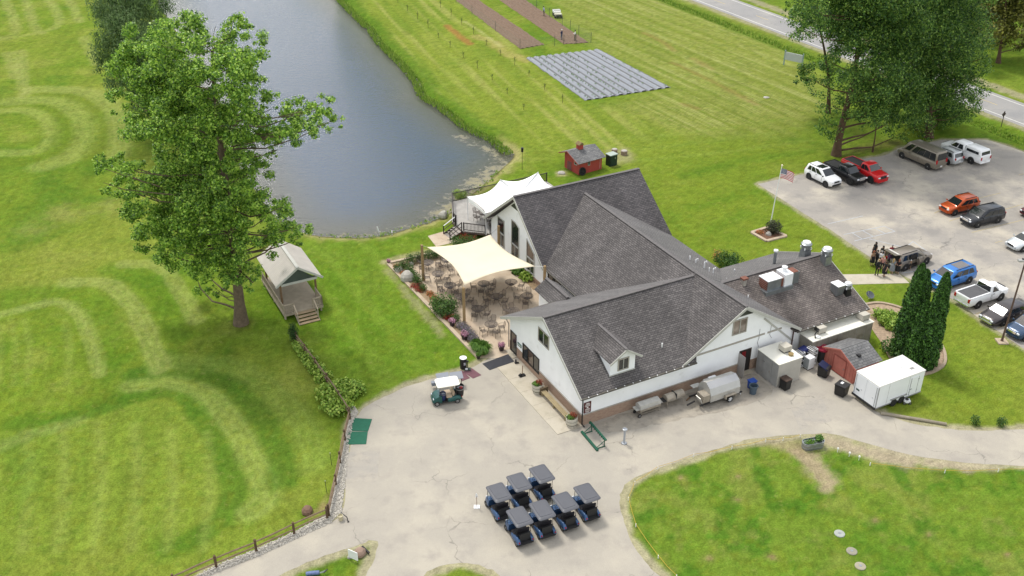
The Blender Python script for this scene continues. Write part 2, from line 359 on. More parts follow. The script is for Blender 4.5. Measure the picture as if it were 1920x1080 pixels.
# beach and sedge by the water
pd = sdist(GX, GY, POND2)
south = (1 - sstep(-2, 2, sdist(GX, GY, pg([(540, 380), (760, 400), (880, 330), (940, 250), (1000, 280), (990, 340), (880, 440), (560, 470)]))))
mixc(C(186, 176, 122), (1 - sstep(.3, 2.2, pd + (n3 - .5) * 2)) * south * .8)
mixc(C(98, 140, 40), (1 - sstep(1.2, 3.2, pd + (n3 - .5) * 1.5)) * (1 - south) * .8)
mixc(C(96, 92, 62), (1 - sstep(-.1, .35, pd)) * .9)
# roadside ditch and verge
RA, RB = P(1306, 0), P(1920, 233); rdir = (RB - RA).normalized(); rn = Vector((-rdir.y, rdir.x, 0))
rq = (GX - RA.x) * rn.x + (GY - RA.y) * rn.y      # metres beyond the near white line
mixc(C(112, 146, 48), (1 - sstep(1.2, 2.6, np.abs(rq + 5.0 + (n2 - .5) * 2))) * .7)
mixc(C(178, 170, 140), (1 - sstep(.6, 1.5, np.abs(rq + 1.0 + (n3 - .5)))) * .8); mixc(C(178, 170, 140), (1 - sstep(.6, 1.6, np.abs(rq - 9.0 + (n3 - .5)))) * .8)
mixc(C(118, 152, 50), sstep(10, 12, rq) * .6)
# fine uneven growth
gm = sstep(1.05, 1.16, col[..., 1] / (col[..., 0] + 1e-6))
mixc(C(138, 152, 48), sstep(.52, .75, fbm(GX * 1.7 + 40, GY * 1.7)) * .3 * near * gm); mixc(C(92, 140, 44), sstep(.55, .78, fbm(GX * 2.1, GY * 2.1 + 60)) * .3 * near * gm)
pass_ = vnoise((GX + .12 * GY + 2 * n1) * 1.5, GY * .035) * .6 + vnoise((GX + .12 * GY) * 4.0 + 9, GY * .05) * .4; leftm = 1 - sstep(-14, 2, GX + .12 * (GY - 60)); col *= 1 + ((pass_ - .5) * .22 * leftm * gm)[..., None]
n5 = vnoise(GX * 5.3, GY * 4.1)
col *= (1 + (n4 - .5)[..., None] * .5 + (n3 - .5)[..., None] * .16 + (n5 - .5)[..., None] * .34)
col *= 1 + (np.array([.955, .91, .84]) - 1) * gm[..., None]
far_w = sstep(200, 500, GY)[..., None]; col = col * (1 - far_w) + C(120, 150, 60) * far_w
bank = 1 - sstep(.0, 1.3, pd); GZ = np.where(pd > 0, -.35 * bank, -.35 - .9 * sstep(0, 5, -pd))
GZ = GZ + np.where((pd > .1) & (pd < 3), (n3 - .5) * .12 * (1 - sstep(1, 3, pd)), 0)
GZ = np.where(near, GZ - .35 * (1 - sstep(.3, 2.0, np.abs(rq + 5.0))), GZ)
def grid_mesh(name, X, Y, Z, colr, mat):
    h, w = X.shape; me = bpy.data.meshes.new(name); me.vertices.add(h * w)
    me.vertices.foreach_set('co', np.stack([X, Y, Z], -1).astype(np.float32).ravel())
    i = np.arange(h * w).reshape(h, w); q = np.stack([i[:-1, :-1], i[:-1, 1:], i[1:, 1:], i[1:, :-1]], -1).reshape(-1, 4)
    me.loops.add(q.size); me.loops.foreach_set('vertex_index', q.ravel().astype(np.int32))
    me.polygons.add(len(q)); me.polygons.foreach_set('loop_start', np.arange(0, q.size, 4, dtype=np.int32)); me.polygons.foreach_set('loop_total', np.full(len(q), 4, dtype=np.int32))
    me.update(calc_edges=True)
    if colr is not None:
        a = me.color_attributes.new('tint', 'FLOAT_COLOR', 'POINT'); c4 = np.concatenate([colr, np.ones(colr.shape[:2] + (1,))], -1)
        a.data.foreach_set('color', c4.astype(np.float32).ravel())
    me.polygons.foreach_set('use_smooth', [True] * len(q)); me.materials.append(mat)
    o = bpy.data.objects.new(name, me); COL.objects.link(o); return o
def grass_mat():
    m, n, b = newmat('grass'); N = n.nodes.new; L = n.links.new
    at = N("ShaderNodeAttribute"); at.attribute_name = 'tint'; t = N("ShaderNodeTexCoord")
    z = N("ShaderNodeTexNoise"); z.inputs['Scale'].default_value = 7; z.inputs['Detail'].default_value = 6; z.inputs['Roughness'].default_value = .8
    r = N("ShaderNodeMapRange"); r.inputs[1].default_value = .28; r.inputs[2].default_value = .72; r.inputs[3].default_value = .55; r.inputs[4].default_value = 1.45
    x = N("ShaderNodeMix"); x.data_type = 'RGBA'; x.blend_type = 'MULTIPLY'; x.inputs[0].default_value = 1
    L(t.outputs['Object'], z.inputs['Vector']); L(z.outputs['Fac'], r.inputs[0]); L(at.outputs['Color'], x.inputs[6]); L(r.outputs[0], x.inputs[7])
    # scattered straw and clover flecks
    z2 = N("ShaderNodeTexNoise"); z2.inputs['Scale'].default_value = 1.3; z2.inputs['Detail'].default_value = 8; z2.inputs['Roughness'].default_value = .75
    r2 = N("ShaderNodeMapRange"); r2.inputs[1].default_value = .56; r2.inputs[2].default_value = .72; r2.inputs[4].default_value = .4
    y = N("ShaderNodeMix"); y.data_type = 'RGBA'; y.inputs[7].default_value = srgb(190, 190, 110, K)
    L(t.outputs['Object'], z2.inputs['Vector']); L(z2.outputs['Fac'], r2.inputs[0]); L(r2.outputs[0], y.inputs[0]); L(x.outputs[2], y.inputs[6]); L(y.outputs[2], b.inputs['Base Color'])
    b.inputs['Roughness'].default_value = .95; b.inputs['Specular IOR Level'].default_value = .04
    bp = N("ShaderNodeBump"); bp.inputs['Strength'].default_value = .55; bp.inputs['Distance'].default_value = .06
    L(z.outputs['Fac'], bp.inputs['Height']); L(bp.outputs[0], b.inputs['Normal'])
    return m
ground = tag(grid_mesh('ground', GX, GY, GZ, col, grass_mat()), 'mown green golf course lawn with pale mowing rings', kind='structure')

# ------------------------------------------------------------------ pond water
def water_mat():
    m, n, b = newmat('water'); N = n.nodes.new; L = n.links.new
    t = N("ShaderNodeTexCoord"); at = N("ShaderNodeAttribute"); at.attribute_name = 'tint'
    b.inputs['Roughness'].default_value = .12; b.inputs['IOR'].default_value = 1.33; b.inputs['Specular IOR Level'].default_value = .6
    mpx = N("ShaderNodeMapping"); mpx.inputs['Scale'].default_value = (.8, 2.6, 1); mpx.inputs['Rotation'].default_value = (0, 0, .35)
    z = N("ShaderNodeTexNoise"); z.inputs['Scale'].default_value = 1.5; z.inputs['Detail'].default_value = 6; z.inputs['Roughness'].default_value = .62
    bp = N("ShaderNodeBump"); bp.inputs['Strength'].default_value = .85; bp.inputs['Distance'].default_value = .25
    L(t.outputs['Object'], mpx.inputs[0]); L(mpx.outputs[0], z.inputs['Vector']); L(z.outputs['Fac'], bp.inputs['Height']); L(bp.outputs[0], b.inputs['Normal'])
    # floating pollen: masked by the attribute's alpha-like red channel
    z2 = N("ShaderNodeTexNoise"); z2.inputs['Scale'].default_value = .9; z2.inputs['Detail'].default_value = 9; z2.inputs['Roughness'].default_value = .72
    sp = N("ShaderNodeSeparateColor"); ad = N("ShaderNodeMath"); ad.operation = 'ADD'; r = N("ShaderNodeMapRange"); r.inputs[1].default_value = .95; r.inputs[2].default_value = 1.12
    L(at.outputs['Color'], sp.inputs[0]); L(t.outputs['Object'], z2.inputs['Vector']); L(z2.outputs['Fac'], ad.inputs[0]); L(sp.outputs[0], ad.inputs[1]); L(ad.outputs[0], r.inputs[0])
    x = N("ShaderNodeMix"); x.data_type = 'RGBA'; x.inputs[7].default_value = srgb(190, 182, 146, .5)
    # silty water: paler and browner in the shallows, darker blue where deep
    dp = N("ShaderNodeMix"); dp.data_type = 'RGBA'; dp.inputs[6].default_value = (.062, .064, .05, 1); dp.inputs[7].default_value = (.034, .06, .1, 1); L(sp.outputs[1], dp.inputs[0]); L(dp.outputs[2], x.inputs[6])
    L(r.outputs[0], x.inputs[0]); L(x.outputs[2], b.inputs['Base Color'])
    ro = N("ShaderNodeMapRange"); ro.inputs[3].default_value = .05; ro.inputs[4].default_value = .75; L(r.outputs[0], ro.inputs[0]); L(ro.outputs[0], b.inputs['Roughness'])
    return m
px_, py_ = np.array([p[0] for p in POND2]), np.array([p[1] for p in POND2])
wx = np.linspace(px_.min() - 3, px_.max() + 3, 130); wy = np.linspace(py_.min() - 3, py_.max() + 3, 230); WX, WY = np.meshgrid(wx, wy)
wd = sdist(WX, WY, POND2)
scum = [P(*q, WZ) for q in ((945, 318), (905, 345), (880, 372), (840, 398), (780, 420), (700, 440), (620, 442))]
sm = np.zeros(WX.shape); se = polydist(WX, WY, [(p.x, p.y) for p in scum[:4]], False); se2 = polydist(WX, WY, [(p.x, p.y) for p in scum[3:]], False)
sm = np.maximum(.56 * np.exp(-(se / 5.0) ** 2), .44 * np.exp(-(se2 / 2.0) ** 2)); sm = np.maximum(sm, .38 * np.exp(-((wd + .3) / .9) ** 2))
se3 = polydist(WX, WY, [(P(*q).x, P(*q).y) for q in ((860, 250), (910, 275), (945, 300))], False); sm = np.maximum(sm, .5 * np.exp(-(se3 / 2.2) ** 2))
water = tag(grid_mesh('pond', WX, WY, np.full(WX.shape, WZ), np.stack([sm, sstep(.3, 9, -wd), sm], -1), water_mat()), 'grey blue pond water with floating pollen near shore', kind='structure')

# ------------------------------------------------------------------ paved sheets
def sheet(name, pts, z, mat, label, jitter=.0, cv=0, thick=0.0, step=.7):
    p = smooth(pts, cv) if cv else [Vector(q) for q in pts]
    out = []
    for i, a in enumerate(p):
        b = p[(i + 1) % len(p)]; k = max(1, int((b - a).length / step)) if jitter else 1
        for j in range(k):
            q = a.lerp(b, j / k)
            if jitter: q = q + Vector((RNG.uniform(-1, 1), RNG.uniform(-1, 1), 0)) * jitter
            out.append(Vector((q.x, q.y, z)))
    tri = tessellate_polygon([out]); mb = MB(); mb.add(out, tri)
    if thick:
        n = len(out); lo = [q - Vector((0, 0, thick)) for q in out]; mb.v += [tuple(q) for q in lo]
        mb.f += [(i, (i + 1) % n, n + (i + 1) % n, n + i) for i in range(n)]; mb.m += [0] * n
    o = mb.build(name, mat); me = o.data
    up = [p_ for p_ in me.polygons if abs(p_.normal.z) > .5]
    if up and sum(p_.normal.z * p_.area for p_ in up) < 0: me.flip_normals()
    return tag(o, label, kind='structure')
def pave_mat(name, base, light, dark, vs=.25, crack=.5, grain=45):
    m, n, b = newmat(name); N = n.nodes.new; L = n.links.new
    t = N("ShaderNodeTexCoord"); b.inputs['Roughness'].default_value = .88; b.inputs['Specular IOR Level'].default_value = .25
    def noise(s, d=6, ro=.6, off=0):
        q = N("ShaderNodeTexNoise"); q.inputs['Scale'].default_value = s; q.inputs['Detail'].default_value = d; q.inputs['Roughness'].default_value = ro
        mp_ = N("ShaderNodeMapping"); mp_.inputs['Location'].default_value = (off, off * .7, 0); L(t.outputs['Object'], mp_.inputs[0]); L(mp_.outputs[0], q.inputs['Vector']); return q.outputs['Fac']
    def rng(x, a, c, lo=0, hi=1):
        r = N("ShaderNodeMapRange"); r.inputs[1].default_value = a; r.inputs[2].default_value = c; r.inputs[3].default_value = lo; r.inputs[4].default_value = hi; L(x, r.inputs[0]); return r.outputs[0]
    def mix(f, a, c, bl='MIX'):
        x = N("ShaderNodeMix"); x.data_type = 'RGBA'; x.blend_type = bl
        for v, i in ((f, 0), (a, 6), (c, 7)):
            if isinstance(v, (int, float)): x.inputs[i].default_value = v
            elif isinstance(v, tuple): x.inputs[i].default_value = v
            else: L(v, x.inputs[i])
        return x.outputs[2]
    c = mix(rng(noise(vs), .45, .62), base, light); c = mix(rng(noise(vs * 2.3, off=11), .5, .68, 0, .75), c, dark)
    c = mix(rng(noise(vs * .9, 9, .75, 23), .55, .66, 0, .6), c, light)
    vo = N("ShaderNodeTexVoronoi"); vo.feature = 'DISTANCE_TO_EDGE'; vo.inputs['Scale'].default_value = .16
    wv = N("ShaderNodeMix"); wv.data_type = 'RGBA'; wv.inputs[0].default_value = .12; nzz = N("ShaderNodeTexNoise"); nzz.inputs['Scale'].default_value = .7; nzz.inputs['Detail'].default_value = 4
    vm = N("ShaderNodeVectorMath"); vm.operation = 'MULTIPLY_ADD'; vm.inputs[1].default_value = (2.4, 2.4, 0)
    L(t.outputs['Object'], nzz.inputs['Vector']); L(nzz.outputs['Color'], vm.inputs[0]); L(t.outputs['Object'], vm.inputs[2]); L(vm.outputs[0], vo.inputs['Vector'])
    ck = rng(vo.outputs['Distance'], .002, .007, crack, 0)
    mk = N("ShaderNodeMath"); mk.operation = 'MULTIPLY'; L(ck, mk.inputs[0]); L(rng(noise(.18, 3, .5, 5), .47, .55), mk.inputs[1])
    c = mix(mk.outputs[0], c, tuple(v * .42 for v in dark[:3]) + (1,))
    g = rng(noise(grain, 2, .5), .3, .7, .86, 1.14); c = mix(1.0, c, g, 'MULTIPLY'); L(c, b.inputs['Base Color'])
    bp = N("ShaderNodeBump"); bp.inputs['Strength'].default_value = .25; bp.inputs['Distance'].default_value = .02; L(noise(grain * .6, 3), bp.inputs['Height']); L(bp.outputs[0], b.inputs['Normal'])
    return m
M_DRIVE = pave_mat('worn_pavement', srgb(202, 195, 182, K), srgb(214, 206, 190, K), srgb(188, 181, 171, K))
M_LOT = pave_mat('parking_asphalt', srgb(190, 184, 176, K), srgb(224, 215, 198, K), srgb(166, 162, 158, K), .16, .5)
M_ROAD = pave_mat('road_asphalt', srgb(176, 175, 174, K), srgb(190, 187, 182, K), srgb(160, 160, 162, K), .1, .25)
M_WALK = pave_mat('walk_concrete', srgb(222, 212, 192, K), srgb(230, 221, 203, K), srgb(204, 196, 176, K), .5, .15)
M_PATIO = pave_mat('patio_concrete', srgb(224, 203, 178, K), srgb(234, 216, 192, K), srgb(208, 185, 160, K), .4, .1)
sheet('driveway', PX(DRIVE_PX), .006, M_DRIVE, 'pale worn asphalt apron and driveway around the clubhouse', .07, 3)
sheet('parking_lot', PX(PARK_PX), .010, M_LOT, 'grey patched asphalt parking lot', .06)
def rline(a, s0, s1): return [RA + rdir * s0 + rn * a, RA + rdir * s1 + rn * a]
def rband(name, a0, a1, s0, s1, z, mat, label, **k):
    return sheet(name, [RA + rdir * s0 + rn * a0, RA + rdir * s1 + rn * a0, RA + rdir * s1 + rn * a1, RA + rdir * s0 + rn * a1], z, mat, label, **k)
RW = (P(1843, 170) - RA).dot(rn); RW = .5 * RW + .5 * (P(1920, 200) - RA).dot(rn)
rband('road', -.9, RW + .9, -500, 400, .006, M_ROAD, 'grey two lane road behind the trees')
M_PW = M('road_paint_white', srgb(244, 243, 238, K), .7, .1, 3); M_PY = M('road_paint_yellow', srgb(222, 200, 140, K), .7, .12, 3)
M_PB = M('faded_paint_blue_white', srgb(206, 212, 220, K), .8, .2, 2); M_PF = M('faded_paint_yellow', srgb(212, 196, 156, K), .8, .2, 2)
rband('road_marking', -.09, .09, -500, 400, .011, M_PW, 'white edge line on the near side of the road'); rband('road_marking', RW - .09, RW + .09, -500, 400, .011, M_PW, 'white edge line on the far side of the road')
for i in range(-14, 10):
    s = i * 12.2 + 1.5; rband('road_marking', RW / 2 - .07, RW / 2 + .07, s, s + 3.4, .011, M_PY, 'yellow centre dash on the road')
def stripe(a, b, w, mat, z=.0155, label='faded parking bay line on the asphalt'):
    a, b = P(*a), P(*b); d = (b - a).normalized(); n_ = Vector((-d.y, d.x, 0)) * w / 2
    sheet('bay_line', [a - n_, b - n_, b + n_, a + n_], z, mat, label)
for a, b in (((1822, 436), (1920, 412)), ((1780, 415), (1800, 408)), ((1866, 455), (1880, 452)), ((1876, 395), (1918, 383)), ((1828, 590), (1842, 584)), ((1870, 616), (1902, 605)), ((1910, 328), (1960, 318)), ((1752, 400), (1762, 395)), ((1830, 373), (1876, 362))): stripe(a, b, .11, M_PF)
for a, b in (((1582, 440), (1658, 424)), ((1658, 424), (1678, 434)), ((1678, 434), (1602, 452)), ((1552, 420), (1618, 405)), ((1598, 437), (1618, 449)), ((1618, 433), (1638, 444)), ((1640, 428), (1660, 438)), ((1690, 470), (1712, 453)), ((1712, 453), (1748, 478)), ((1692, 512), (1722, 508)), ((1630, 448), (1720, 470))): stripe(a, b, .10, M_PB)
sheet('walkway', PX([(1575, 515), (1686, 513.5), (1705, 531), (1580, 534)]), .03, M_WALK, 'pale concrete walkway from the parking lot', thick=.05)
# ------------------------------------------------------------------ clubhouse
def shingle_mat(name, c1, c2, mortar, bw=.36, bh=.18, streak=.22):
    m, n, b = newmat(name); N = n.nodes.new; L = n.links.new
    uv = N("ShaderNodeUVMap"); br = N("ShaderNodeTexBrick"); br.inputs['Scale'].default_value = 1; br.inputs['Brick Width'].default_value = bw; br.inputs['Row Height'].default_value = bh
    br.inputs['Mortar Size'].default_value = .018; br.inputs['Mortar Smooth'].default_value = .3; br.offset = .5
    br.inputs['Color1'].default_value = c1; br.inputs['Color2'].default_value = c2; br.inputs['Mortar'].default_value = mortar
    L(uv.outputs[0], br.inputs['Vector'])
    z = N("ShaderNodeTexNoise"); z.inputs['Scale'].default_value = 6; z.inputs['Detail'].default_value = 5; mp_ = N("ShaderNodeMapping"); mp_.inputs['Scale'].default_value = (.10, .022, 1)
    L(uv.outputs[0], mp_.inputs[0]); L(mp_.outputs[0], z.inputs['Vector'])
    r = N("ShaderNodeMapRange"); r.inputs[1].default_value = .3; r.inputs[2].default_value = .7; r.inputs[3].default_value = 1 - streak; r.inputs[4].default_value = 1 + streak; L(z.outputs['Fac'], r.inputs[0])
    g = N("ShaderNodeTexNoise"); g.inputs['Scale'].default_value = 5; g.inputs['Detail'].default_value = 6; g.inputs['Roughness'].default_value = .75; L(uv.outputs[0], g.inputs['Vector'])
    r2 = N("ShaderNodeMapRange"); r2.inputs[1].default_value = .3; r2.inputs[2].default_value = .7; r2.inputs[3].default_value = .72; r2.inputs[4].default_value = 1.28; L(g.outputs['Fac'], r2.inputs[0])
    x = N("ShaderNodeMix"); x.data_type = 'RGBA'; x.blend_type = 'MULTIPLY'; x.inputs[0].default_value = 1; L(br.outputs['Color'], x.inputs[6]); L(r.outputs[0], x.inputs[7])
    y = N("ShaderNodeMix"); y.data_type = 'RGBA'; y.blend_type = 'MULTIPLY'; y.inputs[0].default_value = 1; L(x.outputs[2], y.inputs[6]); L(r2.outputs[0], y.inputs[7]); L(y.outputs[2], b.inputs['Base Color'])
    b.inputs['Roughness'].default_value = .85; b.inputs['Specular IOR Level'].default_value = .3
    bp = N("ShaderNodeBump"); bp.inputs['Strength'].default_value = .6; bp.inputs['Distance'].default_value = .02; bp.invert = True; L(br.outputs['Fac'], bp.inputs['Height']); L(bp.outputs[0], b.inputs['Normal'])
    return m
def brick_mat(name, c1, c2, mortar, bw=.22, bh=.075):
    m, n, b = newmat(name); N = n.nodes.new; L = n.links.new
    t = N("ShaderNodeTexCoord"); sp = N("ShaderNodeSeparateXYZ"); ad = N("ShaderNodeMath"); ad.operation = 'ADD'; cb = N("ShaderNodeCombineXYZ")
    L(t.outputs['Object'], sp.inputs[0]); L(sp.outputs[0], ad.inputs[0]); L(sp.outputs[1], ad.inputs[1]); L(ad.outputs[0], cb.inputs[0]); L(sp.outputs[2], cb.inputs[1])
    br = N("ShaderNodeTexBrick"); br.inputs['Scale'].default_value = 1; br.inputs['Brick Width'].default_value = bw; br.inputs['Row Height'].default_value = bh; br.inputs['Mortar Size'].default_value = .006
    br.inputs['Color1'].default_value = c1; br.inputs['Color2'].default_value = c2; br.inputs['Mortar'].default_value = mortar; L(cb.outputs[0], br.inputs['Vector']); L(br.outputs['Color'], b.inputs['Base Color'])
    b.inputs['Roughness'].default_value = .85
    bp = N("ShaderNodeBump"); bp.inputs['Strength'].default_value = .4; bp.inputs['Distance'].default_value = .01; bp.invert = True; L(br.outputs['Fac'], bp.inputs['Height']); L(bp.outputs[0], b.inputs['Normal'])
    return m
M_SHING = shingle_mat('grey_shingles', srgb(134, 129, 128, K), srgb(108, 104, 104, K), srgb(62, 60, 61, K))
M_SHING2 = shingle_mat('sky_lit_shingles', srgb(150, 147, 146, K), srgb(128, 126, 127, K), srgb(100, 98, 100, K), .3, .15, .15)  # same shingles, colour lightened for the sky's grazing sheen on far slopes
M_CAP = M('ridge_cap', srgb(128, 124, 124, K), .85, .2, 4)
M_WHITE = M('white_siding', (.86, .875, .89), .55, .05, .8, .03, 12, dirt=(srgb(200, 196, 186, K), .9, .62, .35))
M_BRICK = brick_mat('tan_brick', srgb(204, 172, 148, K), srgb(184, 148, 126, K), srgb(206, 190, 170, K))
M_TRIM = M('tan_trim', srgb(206, 200, 188, K), .6, .08)
M_FASCIA = M('white_fascia', srgb(226, 226, 218, K), .55, .08)
M_DARKG = M('gable_vent_green', srgb(92, 98, 86, K), .6, .12, 3)
M_GLASS = M('window_glass', (.016, .018, .02), .06, .3, .7, spec=.8)
M_GLASS2 = M('window_glass_brown', (.09, .06, .045), .08, .35, .9, spec=.8)
M_BLACK = M('black_metal', (.012, .012, .013), .45, .1)
M_GUT = M('gutter_grey', srgb(110, 106, 98, K), .6, .3, 2)
M_GALV = M('galvanised', srgb(188, 194, 198, K), .38, .15, 3, metal=.75)
M_RUSTP = M('rusty_panel', srgb(146, 92, 74, K), .7, .25, 3)
M_WMETAL = M('white_metal', (.74, .75, .76), .4, .06)

CH = thing('clubhouse', 'large white clubhouse with grey shingled gable roofs and brick base', 'building', BO, AZ)
def add_uv(o, org, ax, ay):
    me = o.data; uvl = me.uv_layers.new(name='UVMap'); org, ax, ay = Vector(org), Vector(ax).normalized(), Vector(ay).normalized()
    for l in me.loops:
        p = me.vertices[l.vertex_index].co - org; uvl.data[l.index].uv = (p.dot(ax) + 50, p.dot(ay) + 50)
def slab(parent, poly, th=.14, mat=None, name='roof'):
    """roof slope: poly[0]->poly[1] is the eave"""
    a, b, c = Vector(poly[0]), Vector(poly[1]), Vector(poly[2]); e = (b - a).normalized(); nrm = e.cross(Vector(poly[-1]) - a).normalized()
    if nrm.z < 0: nrm = -nrm
    o = MB().prism(poly, -nrm * th).build(name, mat or M_SHING, parent); add_uv(o, a, e, nrm.cross(e)); return o
def bars(parent, name, segs, w, h, mat):
    mb = MB()
    for a, b in segs: mb.bar(a, b, w, h)
    return mb.build(name, mat, parent)
def window(parent, o, x, nrm, w, h, panes=2, frame=M_TRIM, glass=M_GLASS, fw=.09, poly=None, name='window', transom=None):
    """framed window on a wall: o lower-left corner, x along the wall, nrm outwards"""
    o, x, nrm = Vector(o), Vector(x).normalized(), Vector(nrm).normalized(); z = Vector((0, 0, 1))
    pts = poly or [(0, 0), (w, 0), (w, h), (0, h)]
    q = [o + x * a + z * b for a, b in pts]
    fr = MB(); cx = sum(p[0] for p in pts) / len(pts); cy = sum(p[1] for p in pts) / len(pts); n = len(pts)
    inn = [o + x * (cx + (a - cx) * (1 - 2 * fw / max(w, .5))) + z * (cy + (b - cy) * (1 - 2 * fw / max(h, .5))) for a, b in pts]
    for i in range(n):
        j = (i + 1) % n; fr.prism([q[i] + nrm * .004, q[j] + nrm * .004, inn[j] + nrm * .004, inn[i] + nrm * .004], nrm * .06)
    wo_ = fr.build(name, frame, parent)
    MB().quad(*[p + nrm * .016 for p in inn]).build('pane', glass, wo_)
    for k in range(1, panes):
        a = o + x * (w * k / panes); MB().bar(a + z * (fw * .6) + nrm * .035, a + z * (h - fw * .6) + nrm * .035, .055, .05, nrm).build('mullion', M_FASCIA if frame is not M_BLACK else M_BLACK, wo_)
    if transom: MB().bar(o + z * transom + x * fw * .5 + nrm * .04, o + z * transom + x * (w - fw * .5) + nrm * .04, .09, .16, nrm).build('transom', M_FASCIA, wo_)
    return wo_
NU, NV = Vector((-1, 0, 0)), Vector((0, -1, 0)); XU, XV = Vector((1, 0, 0)), Vector((0, 1, 0))
# walls
MB().prism([(0, 0, -.1), (0, 12.1, -.1), (0, 12.1, 3.25), (0, 5.55, 6.72), (0, 0, 3.15)], (9, 0, 0)).build('wall', M_WHITE, CH)
MB().prism([(9.0, 0, -.1), (20.9, 0, -.1), (20.9, 0, 2.95), (14.9, 0, 6.6), (9.0, 0, 2.95)], (0, 6, 0)).build('wall', M_WHITE, CH)
MB().prism([(7.6, 5.4, -.1), (21.0, 5.4, -.1), (21.0, 5.4, 2.9), (14.3, 5.4, 6.85), (7.6, 5.4, 2.9)], (0, 14, 0)).build('wall', M_WHITE, CH)
MB().prism([(7.5, 19.2, -.1), (7.5, 30.6, -.1), (7.5, 30.6, 2.85), (7.5, 24.65, 7.62), (7.5, 19.2, 3.2)], (13.4, 0, 0)).build('wall', M_WHITE, CH)
MB().prism([(20.9, .1, -.1), (20.9, 10.9, -.1), (20.9, 10.9, 2.75), (20.9, 5.45, 5.25), (20.9, .1, 2.75)], (7.5, 0, 0)).build('wall', M_WHITE, CH)
MB().bbox(4.95, 7.7, 12.0, 15.9, -.1, 2.6).build('wall', M_WHITE, CH)
# brick base
def brick(u0, u1, v0, v1, z1, z0=-.05): MB().bbox(u0, u1, v0, v1, z0, z1).build('brick_base', M_BRICK, CH)
brick(-.035, 15.08, -.035, -.001, 1.0); brick(16.4, 20.6, -.035, -.001, 1.0)
brick(-.035, -.001, .0, 6.85, .98); brick(-.035, -.001, 6.85, 9.82, .5); brick(-.035, -.001, 9.82, 10.8, .98); brick(-.035, -.001, 12.0, 12.12, .98)
brick(7.46, 7.499, 19.2, 30.6, .6)
bars(CH, 'brick_cap', [((-.05, -.05, 1.02), (15.06, -.05, 1.02)), ((-.05, 0, 1.0), (-.05, 6.85, 1.0))], .09, .05, M_TRIM)
# roofs
EF = 3.05; RF = 7.0
slab(CH, [(-.5, -.52, EF), (10.25, -.52, EF), (14.25, 5.55, RF), (-.5, 5.55, RF)])
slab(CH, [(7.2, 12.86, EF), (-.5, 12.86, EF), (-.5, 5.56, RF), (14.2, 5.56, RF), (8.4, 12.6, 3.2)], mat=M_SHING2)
slab(CH, [(8.7, 5.6, 3.02), (8.9, -.46, 3.02), (14.9, -.46, 6.86), (14.35, 5.6, 7.12)])
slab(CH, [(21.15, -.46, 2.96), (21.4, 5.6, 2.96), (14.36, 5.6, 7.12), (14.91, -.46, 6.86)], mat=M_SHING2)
slab(CH, [(7.1, 19.2, 3.0), (7.1, 5.9, 3.0), (14.3, 5.5, 7.14), (14.3, 24.1, 7.14)])
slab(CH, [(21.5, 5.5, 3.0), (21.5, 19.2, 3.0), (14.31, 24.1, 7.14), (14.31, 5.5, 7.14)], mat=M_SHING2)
slab(CH, [(6.9, 18.68, 3.03), (21.55, 18.68, 3.03), (21.25, 24.6, 7.97), (6.9, 24.6, 7.97)], mat=shingle_mat('shaded_shingles', srgb(126, 121, 122, K), srgb(100, 97, 99, K), srgb(60, 58, 61, K), .36, .18, .18))  # same shingles, colour darkened for the shade on this steep slope
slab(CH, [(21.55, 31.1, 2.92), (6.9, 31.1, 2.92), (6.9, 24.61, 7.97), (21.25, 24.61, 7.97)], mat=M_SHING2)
slab(CH, [(20.7, -.45, 2.78), (28.95, -.45, 2.78), (28.75, 5.45, 5.5), (16.9, 5.45, 5.5)], mat=shingle_mat('stained_shingles', srgb(144, 135, 130, K), srgb(118, 110, 107, K), srgb(78, 72, 71, K), .36, .18, .45))
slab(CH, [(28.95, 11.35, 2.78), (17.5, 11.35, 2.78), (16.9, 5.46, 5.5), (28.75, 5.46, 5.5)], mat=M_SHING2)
slab(CH, [(4.55, 16.1, 2.74), (4.55, 12.2, 2.74), (5.78, 12.2, 3.6), (5.78, 16.1, 3.6)])
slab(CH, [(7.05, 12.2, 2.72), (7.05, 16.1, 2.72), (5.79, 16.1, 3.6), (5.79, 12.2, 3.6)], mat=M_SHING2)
MB().prism([(4.7, 15.95, 2.55), (6.95, 15.95, 2.55), (5.785, 15.95, 3.4)], (0, .1, 0)).build('wall', M_WHITE, CH)
# ridge caps
bars(CH, 'ridge_cap', [((-.5, 5.555, RF + .015), (14.0, 5.555, RF + .015)), ((14.9, -.46, 6.875), (14.35, 5.8, 7.14)), ((14.3, 5.8, 7.155), (14.3, 23.7, 7.155)), ((6.9, 24.605, 7.985), (21.25, 24.605, 7.985)), ((17.0, 5.455, 5.515), (28.75, 5.455, 5.515)), ((5.785, 12.2, 3.615), (5.785, 16.1, 3.615))], .3, .05, M_CAP)
# barge boards on the rakes
def rake(segs): bars(CH, 'fascia', segs, .05, .24, M_FASCIA)
rake([((-.53, -.55, 2.93), (-.53, 5.55, 6.88)), ((-.53, 5.56, 6.88), (-.53, 12.9, 2.93))])
rake([((8.86, -.49, 2.9), (14.9, -.49, 6.75)), ((14.91, -.49, 6.75), (21.2, -.49, 2.86))])
rake([((6.87, 18.62, 2.9), (6.87, 24.6, 7.84)), ((6.87, 24.61, 7.84), (6.87, 31.15, 2.8))])
rake([((28.97, -.46, 2.68), (28.77, 5.45, 5.4)), ((28.77, 5.46, 5.4), (28.97, 11.4, 2.68))])
bars(CH, 'gutter', [((-.52, -.59, 2.98), (10.25, -.59, 2.98)), ], .12, .12, M_GUT)
bars(CH, 'gutter', [((20.75, -.52, 2.72), (28.95, -.52, 2.72))], .12, .12, M_GUT)
bars(CH, 'gutter', [((7.03, 12.9, 2.94), (7.03, 18.6, 2.94))], .1, .1, M_GUT)
